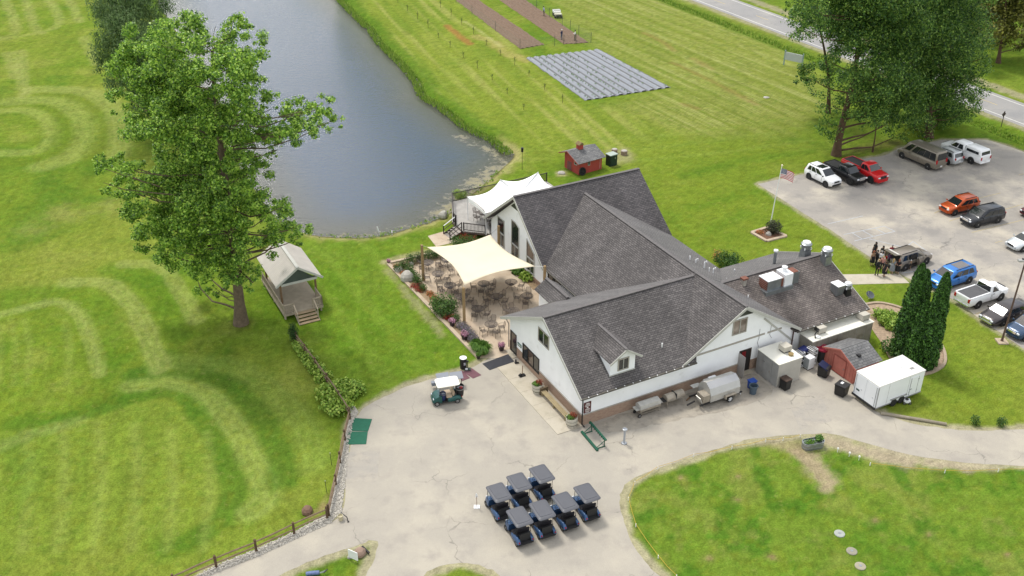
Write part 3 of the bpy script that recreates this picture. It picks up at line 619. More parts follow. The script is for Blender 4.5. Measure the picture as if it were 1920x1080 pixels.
bars(CH, 'gutter', [((-.5, 12.92, 2.98), (5, 12.92, 2.98))], .1, .1, M_GUT)
g_ = MB()
for k in range(14):
    g_.box((.2 + k * .78 + RNG.uniform(-.1, .1), -.6, 3.045), (.07, .1, .03))
for k in range(10): g_.box((21.0 + k * .84 + RNG.uniform(-.1, .1), -.52, 2.79), (.07, .1, .03))
tag(g_.build('gutter_clips', M_WMETAL, CH), kind='stuff')
# soffits close the overhang at the long eaves
MB().bbox(-.45, 9.6, -.5, 0, 2.86, 2.885).build('soffit', M_FASCIA, CH)
MB().bbox(20.9, 28.4, -.42, .1, 2.62, 2.645).build('soffit', M_FASCIA, CH)
# down pipes
mb = MB(); mb.tube([(-.06, -.5, 2.95), (-.08, -.1, 2.7), (-.08, -.1, .2), (.02, -.35, .05)], .05, 8); mb.build('downpipe', M_BLACK, CH)
mb = MB(); mb.tube([(-.1, 12.85, 2.9), (-.07, 12.2, 2.6), (-.07, 12.2, .25)], .045, 8); mb.build('downpipe', M('downpipe_grey', srgb(150, 144, 138, K), .5), CH)
mb = MB(); mb.tube([(7.4, 30.7, 2.7), (7.4, 30.7, .9)], .05, 8); mb.build('downpipe', M_BLACK, CH)
mb = MB(); mb.tube([(20.75, -.12, 2.6), (20.75, -.12, .2)], .055, 8); mb.build('downpipe', M('downpipe_brown', srgb(96, 62, 54, K), .6), CH)
# gable vents
def vent(poly, nrm):
    o = MB().prism([Vector(p) + Vector(nrm) * .004 for p in poly], Vector(nrm) * .03).build('gable_vent', M_DARKG, CH)
    sl = MB(); z0 = min(p[2] for p in poly); z1 = max(p[2] for p in poly)
    for k in range(1, 6):
        t = k / 6.5; z = z0 + (z1 - z0) * t; lo = [p for p in poly if abs(p[2] - z0) < .3]; ap = max(poly, key=lambda p: p[2])
        a = Vector(lo[0]).lerp(Vector(ap), t) + Vector(nrm) * .045; b = Vector(lo[-1]).lerp(Vector(ap), t) + Vector(nrm) * .045; sl.bar(a, b, .03, .03)
    tag(sl.build('slats', M_DARKG, o), kind='stuff')
vent([(0, 4.62, 6.02), (0, 6.55, 6.02), (0, 5.55, 6.62)], NU)
vent([(13.75, 0, 5.72), (16.05, 0, 5.72), (14.9, 0, 6.42)], NV)
vent([(7.5, 23.3, 6.2), (7.5, 26.2, 6.2), (7.5, 24.7, 7.35)], NU)
# openings on the entrance gable
def door(parent, o, x, nrm, w, h, mat, frame, name='door'):
    d = window(parent, o, x, nrm, w, h, 1, frame, mat, .06, name=name)
    o, x, nrm = Vector(o), Vector(x), Vector(nrm); MB().tube([o + x * (w - .14) + nrm * .09 + Vector((0, 0, .85)), o + x * (w - .14) + nrm * .09 + Vector((0, 0, 1.25))], .02, 6).build('handle', M_GALV, d)
    return d
door(CH, (0, 11.95, .05), -XV, NU, 1.08, 2.08, M_GLASS, M_BLACK)
MB().bbox(-.5, -.04, 10.7, 12.05, -.02, .07).build('doorstep', M_WALK, CH)
window(CH, (0, 9.74, .55), -XV, NU, 2.84, 1.52, 3, M_BLACK, M_GLASS2)
for k in (0, 2): MB().quad(*[Vector((-.022, 9.66 - k * .93 - a, .62 + b)) for a, b in ((0, 0), (.82, 0), (.82, 1.38), (0, 1.38))]).build('window_blind', M_GLASS, CH)
window(CH, (0, 7.1, 3.86), -XV, NU, 1.75, 1.3, 2)
sg = MB().bbox(-.04, -.004, 10.0, 10.66, 1.32, 1.62).build('door_sign', M('sign_green', srgb(30, 120, 100, K), .5), CH)
window(CH, (14.05, 0, 4.08), XU, NV, 1.46, 1.42, 2, glass=M('window_glass_warm', (.2, .16, .13), .1, .5, 1.5, spec=.7))
# back door, open on a red interior
dr = MB(); dr.bbox(15.12, 15.2, -.05, .02, 0, 2.25); dr.bbox(16.3, 16.38, -.05, .02, 0, 2.25); dr.bbox(15.2, 16.3, -.05, .02, 2.17, 2.25); fr_ = dr.build('door_frame', M('dark_brown_wood', srgb(86, 72, 62, K), .6), CH)
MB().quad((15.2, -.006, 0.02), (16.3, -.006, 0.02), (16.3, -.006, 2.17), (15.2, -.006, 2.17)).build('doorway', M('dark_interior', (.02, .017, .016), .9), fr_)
MB().box((15.62, -.02, 1.1), (.4, .02, 1.9)).build('door_panel', M('red_door', srgb(150, 20, 30, K), .5), fr_)
od = MB().box((15.1, -.42, 1.07), (.05, .84, 2.05)).build('door', M('grey_door', srgb(196, 192, 188, K), .5), CH); MB().tube([(15.06, -.75, .95), (15.06, -.75, 1.2)], .02, 6).build('handle', M_GALV, od)
MB().bbox(15.1, 16.5, -.5, -.04, -.02, .06).build('doorstep', M_WALK, CH)
bars(CH, 'trim_band', [((9.95, -.025, 3.24), (17.6, -.025, 3.26)), ((17.9, -.025, 3.26), (19.4, -.025, 3.27))], .05, .16, M_TRIM)
bars(CH, 'trim_band', [((17.3, -.03, 4.82), (20.9, -.03, 1.55))], .06, .16, M_FASCIA)
mb = MB(); mb.tube([(17.0, -.03, 3.9), (17.0, -.05, 3.0), (16.9, -.05, 2.6), (17.1, -.05, 2.1)], .018, 6); mb.build('wall_cable', M('cable_grey', srgb(170, 170, 172, K), .6), CH)
mb = MB(); mb.tube([(18.2, -.03, 3.9), (18.15, -.05, 3.0), (18.4, -.05, 2.6)], .018, 6); mb.build('wall_cable', MATS['cable_grey'], CH)
# lake-front windows
window(CH, (7.5, 29.1, .75), -XV, NU, 1.5, 3.15, 1, M_FASCIA, transom=1.5)
window(CH, (7.5, 26.1, .75), -XV, NU, 1.62, 4.0, 1, M_FASCIA, transom=1.5, poly=[(0, 0), (1.62, 0), (1.62, 3.75), (.85, 4.05), (0, 4.05)], glass=M_GLASS)
window(CH, (7.5, 22.95, .75), -XV, NU, 1.58, 3.0, 1, M_FASCIA, transom=1.5, poly=[(0, 0), (1.58, 0), (1.58, 2.35), (0, 3.35)], glass=M_GLASS2)
for v0, w_ in ((29.1, 1.5), (26.1, 1.62), (22.95, 1.58)):
    MB().bar((7.46, v0 - w_ / 2, .85), (7.46, v0 - w_ / 2, 2.2), .05, .06).build('window_bar', M_FASCIA, CH)
    MB().quad(*[Vector((7.478, v0 - .1 - a, .86 + b)) for a, b in ((0, 0), (w_ - .2, 0), (w_ - .2, 1.32), (0, 1.32))]).build('lower_pane', M('window_glass_grey', (.035, .036, .04), .06, .3, .7, spec=.9), CH)
for k in range(4): window(CH, (7.6, 18.9 - k * 1.15, .9), -XV, NU, 1.05, 1.9, 1, M_BLACK)
# bench-height things fixed to the wall and roof
sb = MB().bbox(.08, .72, -.05, -.005, 1.12, 2.12).build('notice_sign', M('sign_maroon', srgb(104, 36, 34, K), .5, .08), CH)
mb = MB()
for i, (z, w_, h_) in enumerate(((2.0, .3, .06), (1.9, .42, .05), (1.8, .48, .03), (1.74, .44, .03), (1.62, .16, .1), (1.5, .4, .03), (1.44, .46, .03), (1.36, .4, .03), (1.26, .44, .03), (1.2, .3, .03))): mb.bbox(.4 - w_ / 2, .4 + w_ / 2, -.054, -.051, z - h_ / 2, z + h_ / 2)
tag(mb.build('lettering', M('sign_white', (.75, .73, .7), .6, 0), sb), kind='stuff')
mb = MB()
for i in range(6): mb.bbox(-.046, -.041, 10.08 + i * .09, 10.14 + i * .09, 1.42, 1.53)
tag(mb.build('lettering', MATS['sign_white'], sg), kind='stuff')
# dormer
D = MB().prism([(2.57, .36, 3.5), (4.86, .36, 3.5), (4.86, .36, 5.02), (3.72, .36, 5.8), (2.57, .36, 5.02)], (0, 2.6, 0)).build('dormer', M_WHITE, CH)
slab(D, [(2.3, 3.6, 4.98), (2.3, -.02, 4.98), (3.7, -.1, 6.0), (3.7, 4.35, 6.0)], .1)
slab(D, [(5.2, -.02, 4.96), (5.2, 3.6, 4.96), (3.71, 4.35, 6.0), (3.71, -.1, 6.0)], .1, M_SHING)
bars(D, 'fascia', [((2.27, -.06, 4.9), (3.7, -.12, 5.92)), ((3.71, -.12, 5.92), (5.23, -.06, 4.88))], .05, .16, M_FASCIA)
bars(D, 'ridge_cap', [((3.705, -.1, 6.015), (3.705, 4.2, 6.015))], .22, .04, M_CAP)
bars(D, 'sill', [((2.52, .33, 3.62), (4.9, .33, 3.62))], .06, .08, M_FASCIA)
window(D, (3.25, .36, 3.85), XU, NV, 1.02, 1.1, 2)
# pipes through the roofs
def rpipe(u, v, z, h, r=.05, hook=False, mat=None):
    mb = MB(); pts = [(u, v, z - .15), (u, v, z + h)] + ([(u + .06, v, z + h + .1), (u + .2, v, z + h + .1), (u + .24, v, z + h - .05)] if hook else [])
    mb.tube(pts, r, 8); mb.build('vent_pipe', mat or M_WMETAL, CH)
mz = lambda u: 7.14 - (u - 14.3) * .575
for u, v, h, k in ((17.2, 10.2, .35, False), (17.5, 9.7, .25, True), (17.7, 8.7, .55, True), (17.8, 8.1, .35, False), (18.1, 7.9, .4, True), (18.6, 6.6, .3, False)): rpipe(u, v, mz(u), h, .055, k)
rpipe(8.0, 1.2, 3.05 + 1.72 * .65, .35, .06); rpipe(20.9, 8.3, 4.2, .25, .05); rpipe(18.3, 3.3, 4.75, .3, .05)

# ------------------------------------------------------------------ rooftop machines
zw = lambda v: 2.78 + (v + .45) * .461 if v < 5.45 else 5.5 - (v - 5.45) * .461
def fan(u, v, s, label, box=M_GALV):
    t = thing('exhaust_fan', label, 'exhaust fan', BU(u, v, zw(v) - .05), AZ, 'exhaust fans on the kitchen roof')
    MB().box((0, 0, .35 * s), (.8 * s, .8 * s, .9 * s), taper=.9).build('curb', box, t)
    mb = MB(); mb.lathe([(.34 * s, .8 * s), (.42 * s, .9 * s), (.44 * s, 1.25 * s), (.52 * s, 1.3 * s), (.52 * s, 1.42 * s), (.4 * s, 1.5 * s)], 18); mb.build('fan_drum', M_GALV, t, True)
    mb = MB(); mb.lathe([(.4 * s, 1.5 * s), (.38 * s, 1.62 * s), (.2 * s, 1.7 * s), (.02, 1.72 * s)], 18); mb.build('cap', M_WMETAL, t, True)
    mb = MB()
    for k in range(4):
        a = k * math.pi / 2 + .6; mb.box((.5 * s * math.cos(a), .5 * s * math.sin(a), 1.0 * s), (.1, .1, .18), rz=a)
    tag(mb.build('bracket', M_WMETAL, t), kind='stuff')
fan(27.4, 6.5, .95, 'tall metal exhaust fan behind the kitchen roof ridge'); fan(28.1, 4.6, .95, 'metal exhaust fan astride the end of the kitchen ridge')
fan(27.85, 1.35, .72, 'white capped exhaust fan on a black curb low on the roof', M_BLACK)
t = thing('air_intake', 'small grey hooded air intake low on the kitchen roof', 'air vent', BU(26.95, 1.65, zw(1.65) - .06), AZ)
MB().prism([(-.4, -.35, 0), (-.4, .45, .3), (-.4, .45, 1.0), (-.4, -.5, 1.0), (-.4, -.5, .8)], (.8, 0, 0)).build('hood', M_GALV, t); MB().box((0, -.02, 1.02), (.9, 1.0, .05)).build('lid', M_WMETAL, t)
t = thing('rooftop_air_unit', 'big rusty and galvanised air handling unit on the kitchen roof', 'air unit', BU(22.1, 3.9, zw(3.9) - .1), AZ)
MB().bbox(-1.95, 1.1, -.75, .75, -.25, .12).build('curb', M_GALV, t)
MB().bbox(-1.7, -.2, -.55, .6, .12, 1.05).build('housing', M_GALV, t)
MB().bbox(-1.75, -.15, -.6, .65, 1.05, 1.12).build('top_panel', M_WMETAL, t)
mb = MB()
for k in range(5): mb.box((-1.73, 0, .26 + k * .17), (.05, 1.05, .1), ry=.5)
tag(mb.build('louvre', M_RUSTP, t), kind='stuff')
MB().bbox(-.2, .15, -.45, .5, .12, .9).build('duct', M_RUSTP, t); MB().bbox(.15, 1.05, -.6, .6, .12, 1.25).build('blower_box', M_WMETAL, t); MB().bbox(1.06, 2.0, -.35, .55, -.1, 1.05).build('outlet_hood', M_GALV, t); MB().bbox(1.2, 1.9, -.3, .5, 1.05, 1.1).build('rusty_lid', M_RUSTP, t)
mb = MB(); mb.lathe([(.17, 1.2), (.17, 1.5), (.25, 1.52), (.25, 1.68), (.1, 1.75)], 14, (.6, .1, 0)); mb.build('stack', M_WMETAL, t, True)
t = thing('flue_pipe', 'slim metal flue pipe behind the kitchen roof ridge', 'flue', BU(24.2, 6.9, zw(6.9) - .1), AZ)
mb = MB(); mb.lathe([(.14, 0), (.14, 1.35), (.15, 1.36)], 12); mb.build('pipe', M_GALV, t, True); mb = MB(); mb.lathe([(.21, 1.38), (.21, 1.52), (.05, 1.6)], 12); mb.build('cap', M_WMETAL, t, True)
t = thing('roof_vent', 'small rusty square roof vent beside the kitchen ridge', 'roof vent', BU(18.95, 4.75, zw(4.75) - .06), AZ)
MB().box((0, 0, .3), (.32, .32, .7)).build('stem', M_TRIM, t); MB().box((0, 0, .68), (.55, .5, .14)).build('cap', M_RUSTP, t)
# ------------------------------------------------------------------ foliage tools
def leaf_mat(name, cols, trans=.25, rough=.55, gain=1.7):
    m = bpy.data.materials.new(name); m.use_nodes = True; n = m.node_tree; n.nodes.clear(); N = n.nodes.new; L = n.links.new
    g = N("ShaderNodeNewGeometry"); r = N("ShaderNodeValToRGB"); e = r.color_ramp.elements
    while len(e) < len(cols): e.new(.5)
    for i, c in enumerate(cols): e[i].position = i / max(1, len(cols) - 1); e[i].color = (min(.8, c[0] * gain), min(.8, c[1] * gain), min(.8, c[2] * gain), 1)
    L(g.outputs['Random Per Island'], r.inputs[0])
    b = N("ShaderNodeBsdfPrincipled"); b.inputs['Roughness'].default_value = rough; b.inputs['Specular IOR Level'].default_value = .35; L(r.outputs[0], b.inputs['Base Color'])
    t = N("ShaderNodeBsdfTranslucent"); L(r.outputs[0], t.inputs[0]); x = N("ShaderNodeMixShader"); x.inputs[0].default_value = trans; o = N("ShaderNodeOutputMaterial")
    L(b.outputs[0], x.inputs[1]); L(t.outputs[0], x.inputs[2]); L(x.outputs[0], o.inputs[0]); MATS[name] = m; return m
def quads_obj(name, V, mat, parent=None, smooth_=False):
    """V: (n,4,3) array of quads -> one mesh object"""
    n = len(V); me = bpy.data.meshes.new(name); me.vertices.add(n * 4); me.vertices.foreach_set('co', V.astype(np.float32).ravel())
    me.loops.add(n * 4); me.loops.foreach_set('vertex_index', np.arange(n * 4, dtype=np.int32)); me.polygons.add(n)
    me.polygons.foreach_set('loop_start', np.arange(0, n * 4, 4, dtype=np.int32)); me.polygons.foreach_set('loop_total', np.full(n, 4, dtype=np.int32)); me.update(calc_edges=True)
    me.materials.append(mat); o = bpy.data.objects.new(name, me); COL.objects.link(o)
    if parent is not None: o.parent = parent
    return o
NR = np.random.RandomState(11)
def leaf_quads(pos, out, size, ratio=.62, flat=.35, droop=0.0):
    """rhombic leaves at pos, roughly facing out/up"""
    n = len(pos); nr = out * .6 + NR.normal(size=(n, 3)) * .55 + np.array([0, 0, flat]); nr /= np.linalg.norm(nr, axis=1)[:, None] + 1e-9
    a = np.cross(nr, NR.normal(size=(n, 3))); 
    if droop: a = a * (1 - droop) + np.array([0, 0, -1.0]) * droop; a -= nr * (a * nr).sum(1)[:, None]
    a /= np.linalg.norm(a, axis=1)[:, None] + 1e-9; b = np.cross(nr, a)
    s = (size * NR.uniform(.65, 1.35, n))[:, None] / 2
    fold = nr * s * .25
    return np.stack([pos - a * s, pos + b * s * ratio + fold, pos + a * s, pos - b * s * ratio + fold], 1)
def cloud(blobs, n, size, shell=.55, **k):
    """leaves filling ellipsoid blobs (cx,cy,cz,rx,ry,rz); shell: how far in they reach"""
    w = np.array([(b[3] * b[4] + b[4] * b[5] + b[3] * b[5]) for b in blobs]); w = w / w.sum(); idx = NR.choice(len(blobs), n, p=w); B = np.array(blobs, float)[idx]
    d = NR.normal(size=(n, 3)); d /= np.linalg.norm(d, axis=1)[:, None]; r = 1 - shell * NR.rand(n) ** 1.6
    lump = 1 + .16 * np.sin(d[:, 0] * 7 + B[:, 0]) * np.cos(d[:, 1] * 6 + B[:, 1] * 2) + .10 * np.sin(d[:, 2] * 9 + B[:, 2])
    p = B[:, :3] + d * B[:, 3:] * (r * lump)[:, None]
    return leaf_quads(p, d, size, **k)
L_BOX = leaf_mat('boxwood_leaves', [srgb(38, 66, 24, K), srgb(62, 96, 34, K), srgb(84, 120, 44, K)])
L_BUSH = leaf_mat('shrub_leaves', [srgb(48, 78, 34, K), srgb(74, 108, 46, K), srgb(104, 136, 60, K)])
L_HOSTA = leaf_mat('hosta_leaves', [srgb(96, 134, 40, K), srgb(136, 166, 62, K), srgb(176, 196, 92, K)])
L_LILY = leaf_mat('lily_leaves', [srgb(60, 96, 34, K), srgb(88, 128, 46, K), srgb(120, 156, 66, K)])
L_RED = leaf_mat('red_flowers', [srgb(150, 44, 44, K), srgb(190, 60, 56, K), srgb(120, 70, 50, K), srgb(90, 110, 50, K)])
L_ORANGE = leaf_mat('orange_flowers', [srgb(196, 110, 72, K), srgb(214, 140, 96, K), srgb(150, 110, 60, K), srgb(110, 120, 60, K)])
L_PURPLE = leaf_mat('purple_flowers', [srgb(120, 108, 128, K), srgb(146, 130, 150, K), srgb(96, 100, 92, K), srgb(104, 116, 84, K)])
L_DARK = leaf_mat('dark_shrub_leaves', [srgb(44, 52, 40, K), srgb(64, 72, 52, K), srgb(92, 88, 66, K)])
L_PINK = leaf_mat('pink_flowers', [srgb(190, 120, 150, K), srgb(214, 170, 190, K), srgb(110, 70, 80, K)])
M_WOODST = M('stem_wood', srgb(92, 76, 56, K), .9, .2)
def shrub(px, w, h, mat, label, name='shrub', cat='shrub', group=None, n=None, size=.12, lobes=1, z=0.0, aspect=1.0, rz=0.0, at=None):
    c = at if at is not None else P(*px, z); t = thing(name, label, cat, c, rz, group)
    bl = []
    for i in range(lobes):
        a = 2.4 * i; o = 0 if lobes == 1 else .28 * w
        bl.append((o * math.cos(a), o * math.sin(a) * aspect, h * (.5 + .08 * math.sin(i * 2.1)), w / 2 * (1 if lobes == 1 else .66), w / 2 * aspect * (1 if lobes == 1 else .66), h * .52))
    n = n or int(520 * (w * h + .3)); q = cloud(bl, n, size, .7); q[..., 2] = np.maximum(q[..., 2], .01)
    crown = quads_obj('foliage', q, mat, t); tag(crown, kind='stuff')
    mb = MB(); mb.tube([(0, 0, 0), (.02, .01, h * .5)], [.05 * w, .03 * w], 6); mb.build('stem', M_WOODST, t)
    return t
def blades(px, w, h, n, mat, label, name='daylily', cat='plant', group=None, z=0.0, bw=.05, at=None):
    c = at if at is not None else P(*px, z); t = thing(name, label, cat, c, 0, group)
    V = []
    for i in range(n):
        a = RNG.uniform(0, 6.283); r0 = w * .28 * RNG.random(); r1 = r0 + w * RNG.uniform(.12, .32); hh = h * RNG.uniform(.6, 1); p0 = Vector((r0 * math.cos(a), r0 * math.sin(a), 0)); 
        pm = Vector(((r0 + r1) / 2 * math.cos(a), (r0 + r1) / 2 * math.sin(a), hh)); p1 = Vector((r1 * 1.15 * math.cos(a), r1 * 1.15 * math.sin(a), hh * .72)); s = Vector((-math.sin(a), math.cos(a), 0)) * bw / 2
        V.append([p0 - s, p0 + s, pm + s, pm - s]); V.append([pm - s, pm + s, p1 + s * .2, p1 - s * .2])
    tag(quads_obj('leaves', np.array(V), mat, t), kind='stuff'); mb = MB(); mb.lathe([(w * .22, 0), (w * .2, .06), (w * .05, .08)], 8); mb.build('crown_base', M('leaf_litter', srgb(120, 104, 70, K), .9, .2), t); return t
def rock(px, s, label, mat=None, at=None, name='boulder', sz=.7, group=None):
    c = at if at is not None else P(*px); mb = MB(); pr = []
    for i, (r, z) in enumerate(((.75, -.1), (1.0, .15), (.92, .55), (.55, .9), (.12, 1.0))): pr.append((r * s / 2, z * s * sz))
    mb.lathe(pr, 9); mb.v = [(x * (1 + .18 * math.sin(5 * y + z)), y * (1 + .15 * math.cos(4 * x)), z * (1 + .1 * math.sin(6 * x))) for x, y, z in mb.v]
    o = mb.build(name, mat or M('pale_rock', srgb(206, 202, 192, K), .85, .2, 4, .3, 8), None, False, c, RNG.uniform(0, 3)); return tag(o, label, 'rock', group)

# ------------------------------------------------------------------ patio
sheet('patio', PX([(729, 496), (862, 466), (905, 447), (1040, 500), (1060, 580), (957, 668), (930, 672), (898, 671)]), .03, M_PATIO, 'beige concrete patio between the lawn and clubhouse', thick=.04)
M_MULCH = M('stone_mulch', srgb(178, 154, 122, K), .9, .3, 5, .5, 14, coord='Object'); M_KERB = M('tan_kerb', srgb(218, 198, 172, K), .85, .12, 2)
sheet('planting_bed', PX([(731, 497), (768, 500), (802, 545), (838, 588), (868, 622), (897, 655), (908, 668), (899, 670)]), .055, M_MULCH, 'stony planting bed along the patio edge', .03, thick=.05)
sheet('planting_bed', PX([(731, 496), (861, 467), (866, 470), (846, 483), (770, 499)]), .059, M_MULCH, 'stony planting bed behind the box hedge', .03, thick=.05)
sheet('planting_bed', PX([(938, 474), (1000, 518), (1016, 532), (1000, 545), (985, 528), (958, 508), (930, 485)]), .055, M_MULCH, 'planting bed along the lakeside windows', .03, thick=.05)
def kerb(name, pts, w, h, mat, label, z0=0.0, n=8):
    """a line of kerb blocks, each its own part"""
    t = thing(name, label, 'kerb', (0, 0, 0)); L = sum((Vector(b) - Vector(a)).length for a, b in zip(pts, pts[1:]))
    for a, b in zip(pts, pts[1:]):
        a, b = Vector(a), Vector(b); k = max(1, round((b - a).length / (L / n)))
        for i in range(k):
            p, q = a.lerp(b, i / k), a.lerp(b, (i + 1) / k - .012 / (b - a).length * 1.0); zz = Vector((0, 0, z0 + h / 2))
            MB().bar(p + zz, q + zz, w, h * RNG.uniform(.97, 1.03)).build('kerb_block', mat, t, bevel=.0)
    return t
kerb('kerb', [P(898, 672.5), P(728, 495.5)], .36, .16, M_KERB, 'tan block kerb on the lawn side of the patio bed', n=14)
kerb('kerb', [P(729, 493.8), P(862, 464)], .34, .14, M_KERB, 'tan block kerb behind the box hedge', n=10)
for i, (px, w) in enumerate((((757, 502), .85), ((747, 509), .95), ((768, 512), .95), ((774, 522), .95), ((783, 532), 1.0), ((793, 545), .7), ((771, 494), 1.1), ((787, 490), 1.0), ((804, 486), 1.1), ((818, 483), 1.0))):
    shrub(px, w * 1.15, w, L_BOX, ('clipped boxwood, %s from the hedge corner on the lawn kerb side' % ORD[i] if i < 6 else 'clipped boxwood, %s from the hedge corner on the pond side' % ORD[i - 6]), 'boxwood', 'shrub', 'clipped boxwoods', size=.10)
shrub((832, 588), 2.3, 1.7, L_BUSH, 'big leafy flowering shrub halfway along the patio bed', n=2600, size=.16, lobes=5)
shrub((855, 603), .9, .75, L_BOX, 'small yellow green shrub below the big leafy shrub', size=.1)
for px, w, lab in (((778, 540), 1.1, 'red flowering plants near the bed corner'), ((786, 546), 1.0, 'red flowers beside the patio post'), ((835, 598), .7, 'red flower clump below the big shrub')): shrub(px, w, .4, L_RED, lab, 'flower_clump', 'flowers', size=.11, n=420)
for px, w, lab in (((744, 502), .8, 'low orange flowers at the hedge corner'), ((756, 515), .8, 'low orange flowers between the two pale boulders'), ((806, 552), .9, 'low orange flowers next to the red flowers at the post'), ((812, 559), .9, 'orange flowers in the middle of the bare stony stretch'), ((820, 567), .8, 'orange flowers just above the big leafy shrub'), ((846, 596), .7, 'small orange flowers below the big leafy shrub')): shrub(px, w, .32, L_ORANGE, lab, 'flower_clump', 'flowers', 'orange flowers in the patio bed', size=.1, n=360)
for i, px in enumerate(((866, 615), (874, 623), (882, 632), (888, 640))): shrub(px, 1.1, .6, L_PURPLE, 'grey purple lavender mound, %s in the row from the near sail post' % ORD[i], 'lavender', 'flowers', 'lavender row in the patio bed', size=.09, n=900)
blades((894, 656), 1.5, .95, 420, L_LILY, 'tall green daylily clump next to the black mat'); blades((906, 662), 1.6, 1.0, 460, L_LILY, 'dense daylily clump at the patio bed end')
rock((764, 525), 1.3, 'big white boulder among red flowers in patio bed'); rock((748, 510), .8, 'pale grey boulder near the bed corner'); rock((772, 497), .5, 'small white rock by the hedge')
for px, lab in (((955, 500), 'yellow green hosta under the lakeside windows'), ((972, 512), 'grey green hosta under the lakeside windows'), ((988, 524), 'green hosta at the corner bed')): shrub(px, 1.5, .7, L_HOSTA if px[0] != 972 else L_LILY, lab, 'hosta', 'plant', size=.28, n=420)
M_POT = M('dark_pot', (.03, .02, .025), .4, .1)
def pot(px, lab, s=1.0, at=None, mat=L_PINK):
    t = thing('flower_pot', lab, 'flower pot', at if at is not None else P(*px, .03)); mb = MB(); mb.lathe([(.2 * s, 0), (.27 * s, .42 * s), (.3 * s, .44 * s), (.3 * s, .5 * s), (.2 * s, .48 * s)], 14); mb.build('pot', M_POT, t, True)
    tag(quads_obj('flowers', cloud([(0, 0, .6 * s, .34 * s, .34 * s, .22 * s)], 260, .11, .8), mat, t), kind='stuff')
pot((848, 611), 'black pot of pink flowers in the patio bed'); pot((871, 637), 'black pot of pink flowers by the lavender', 1.1); pot((950, 663), 'maroon pot of pink flowers beside the entrance door', 1.0, BU(-.75, 12.3, .03))
pot((729, 494), 'small dark pot on the patio kerb corner', .6, P(729, 494, .0)); pot((897, 672), 'small terracotta pot at the kerb end', .7, None, L_LILY)

# garden chairs and tables
M_IRON = M('bronze_iron', srgb(104, 92, 84, K), .5, .15); M_MESH = M('iron_mesh', srgb(112, 100, 92, K), .55, .15, alpha=.42)
def make_table():
    t = thing('patio_table', 'round', 'table'); mb = MB(); mb.lathe([(.595, .715), (.61, .715), (.61, .74), (.595, .74)], 28); mb.f = mb.f[:-2]; mb.m = mb.m[:-2]; mb.add(mb.v[-28:] + mb.v[:28], [((k), (k + 1) % 28, 28 + (k + 1) % 28, 28 + k) for k in range(28)]); mb.build('rim', M_IRON, t)
    mb = MB(); mb.lathe([(.6, .722), (.6, .73)], 28); mb.build('table_top', M_MESH, t)
    for k in range(4):
        a = k * math.pi / 2 + .78; c, s = math.cos(a), math.sin(a); mb = MB(); mb.tube([(.5 * c, .5 * s, .72), (.25 * c, .25 * s, .45), (.3 * c, .3 * s, .2), (.5 * c, .5 * s, 0)], .022, 6); mb.build('leg', M_IRON, t)
    mb = MB(); mb.lathe([(.25, .44), (.27, .45), (.25, .46)], 16); mb.build('ring', M_IRON, t)
    return t
def make_chair():
    t = thing('patio_chair', 'chair', 'chair')
    MB().box((0, 0, .44), (.48, .46, .02)).build('seat', M_MESH, t); mb = MB(); mb.tube([(-.24, -.23, .44), (.24, -.23, .44), (.24, .23, .44), (-.24, .23, .44), (-.24, -.23, .44)], .016, 6); mb.build('seat_frame', M_IRON, t)
    mb = MB(); pts = [(-.23, .24, .44), (-.23, .32, .8), (-.15, .35, .92), (.15, .35, .92), (.23, .32, .8), (.23, .24, .44)]; mb.tube(pts, .018, 6); mb.build('back_frame', M_IRON, t)
    MB().quad((-.22, .24, .46), (.22, .24, .46), (.22, .315, .8), (.14, .345, .9), (-.14, .345, .9), (-.22, .315, .8)).build('backrest', M_MESH, t)
    for sx in (-1, 1):
        mb = MB(); mb.tube([(sx * .25, .29, .66), (sx * .29, .05, .67), (sx * .28, -.2, .64), (sx * .25, -.24, .44)], .018, 6); mb.build('armrest', M_IRON, t)
        for sy in (-1, 1): mb = MB(); mb.tube([(sx * .23, sy * .22, .44), (sx * .26, sy * .27, 0)], .017, 6); mb.build('leg', M_IRON, t)
    return t
def side_of(a):
    q = math.degrees(a - AZ) % 360
    return ('clubhouse side' if q < 45 or q >= 315 else 'pond side' if q < 135 else 'lawn side' if q < 225 else 'driveway side')
T0, C0 = make_table(), make_chair(); used = [False, False]
def put(src, i, loc, rz, label, group):
    if not used[i]:
        used[i] = True; src.location = loc; src.rotation_euler.z = rz; return tag(src, label, None, group)
    return clone(src, loc, rz, label, group)
tabs = [((802, 492), 'beside the box hedge corner', (20, 150, 250)), ((821, 513), 'right of the sail post by the hedge', (80, 200, 320)), ((844, 535), 'along the red flower bed', (30, 100, 165, 215, 290)), ((865, 556), 'by the big leafy shrub', (60, 250, 340)),
    ((907, 532), 'half under the cream shade sail', (20, 260, 330, 190)), ((931, 556), 'in the middle of the patio', (60, 130, 320, 190)), ((958.5, 529), 'near the hosta bed', (350,)), ((896, 579), 'behind the near sail post', (60, 120, 250, 320)),
    ((921, 608), 'nearest the lavender row', (80, 10, 230, 300)), ((963, 583), 'tucked beside the entrance gable eave', (150, 90)), ((988, 555), 'next to the vestibule wall', (160, 250, 90)), ((864, 500), 'under the back edge of the shade sail', (90, 200, 330)), ((838, 486), 'at the lakeside end of the patio', (120, 250))]
for px, where, angs in tabs:
    c = P(px[0], px[1], .73); c.z = .03; put(T0, 0, c, RNG.uniform(0, 1.5), 'round bronze mesh patio table ' + where, 'patio tables')
    for a in angs:
        a = math.radians(a + RNG.uniform(-12, 12)); r = RNG.uniform(.82, 1.05); p = c + Vector((math.cos(a), math.sin(a), 0)) * r
        put(C0, 1, p, a - math.pi / 2 + RNG.uniform(-.25, .25), 'bronze armchair, ' + side_of(a) + ' of table ' + where, 'patio chairs')
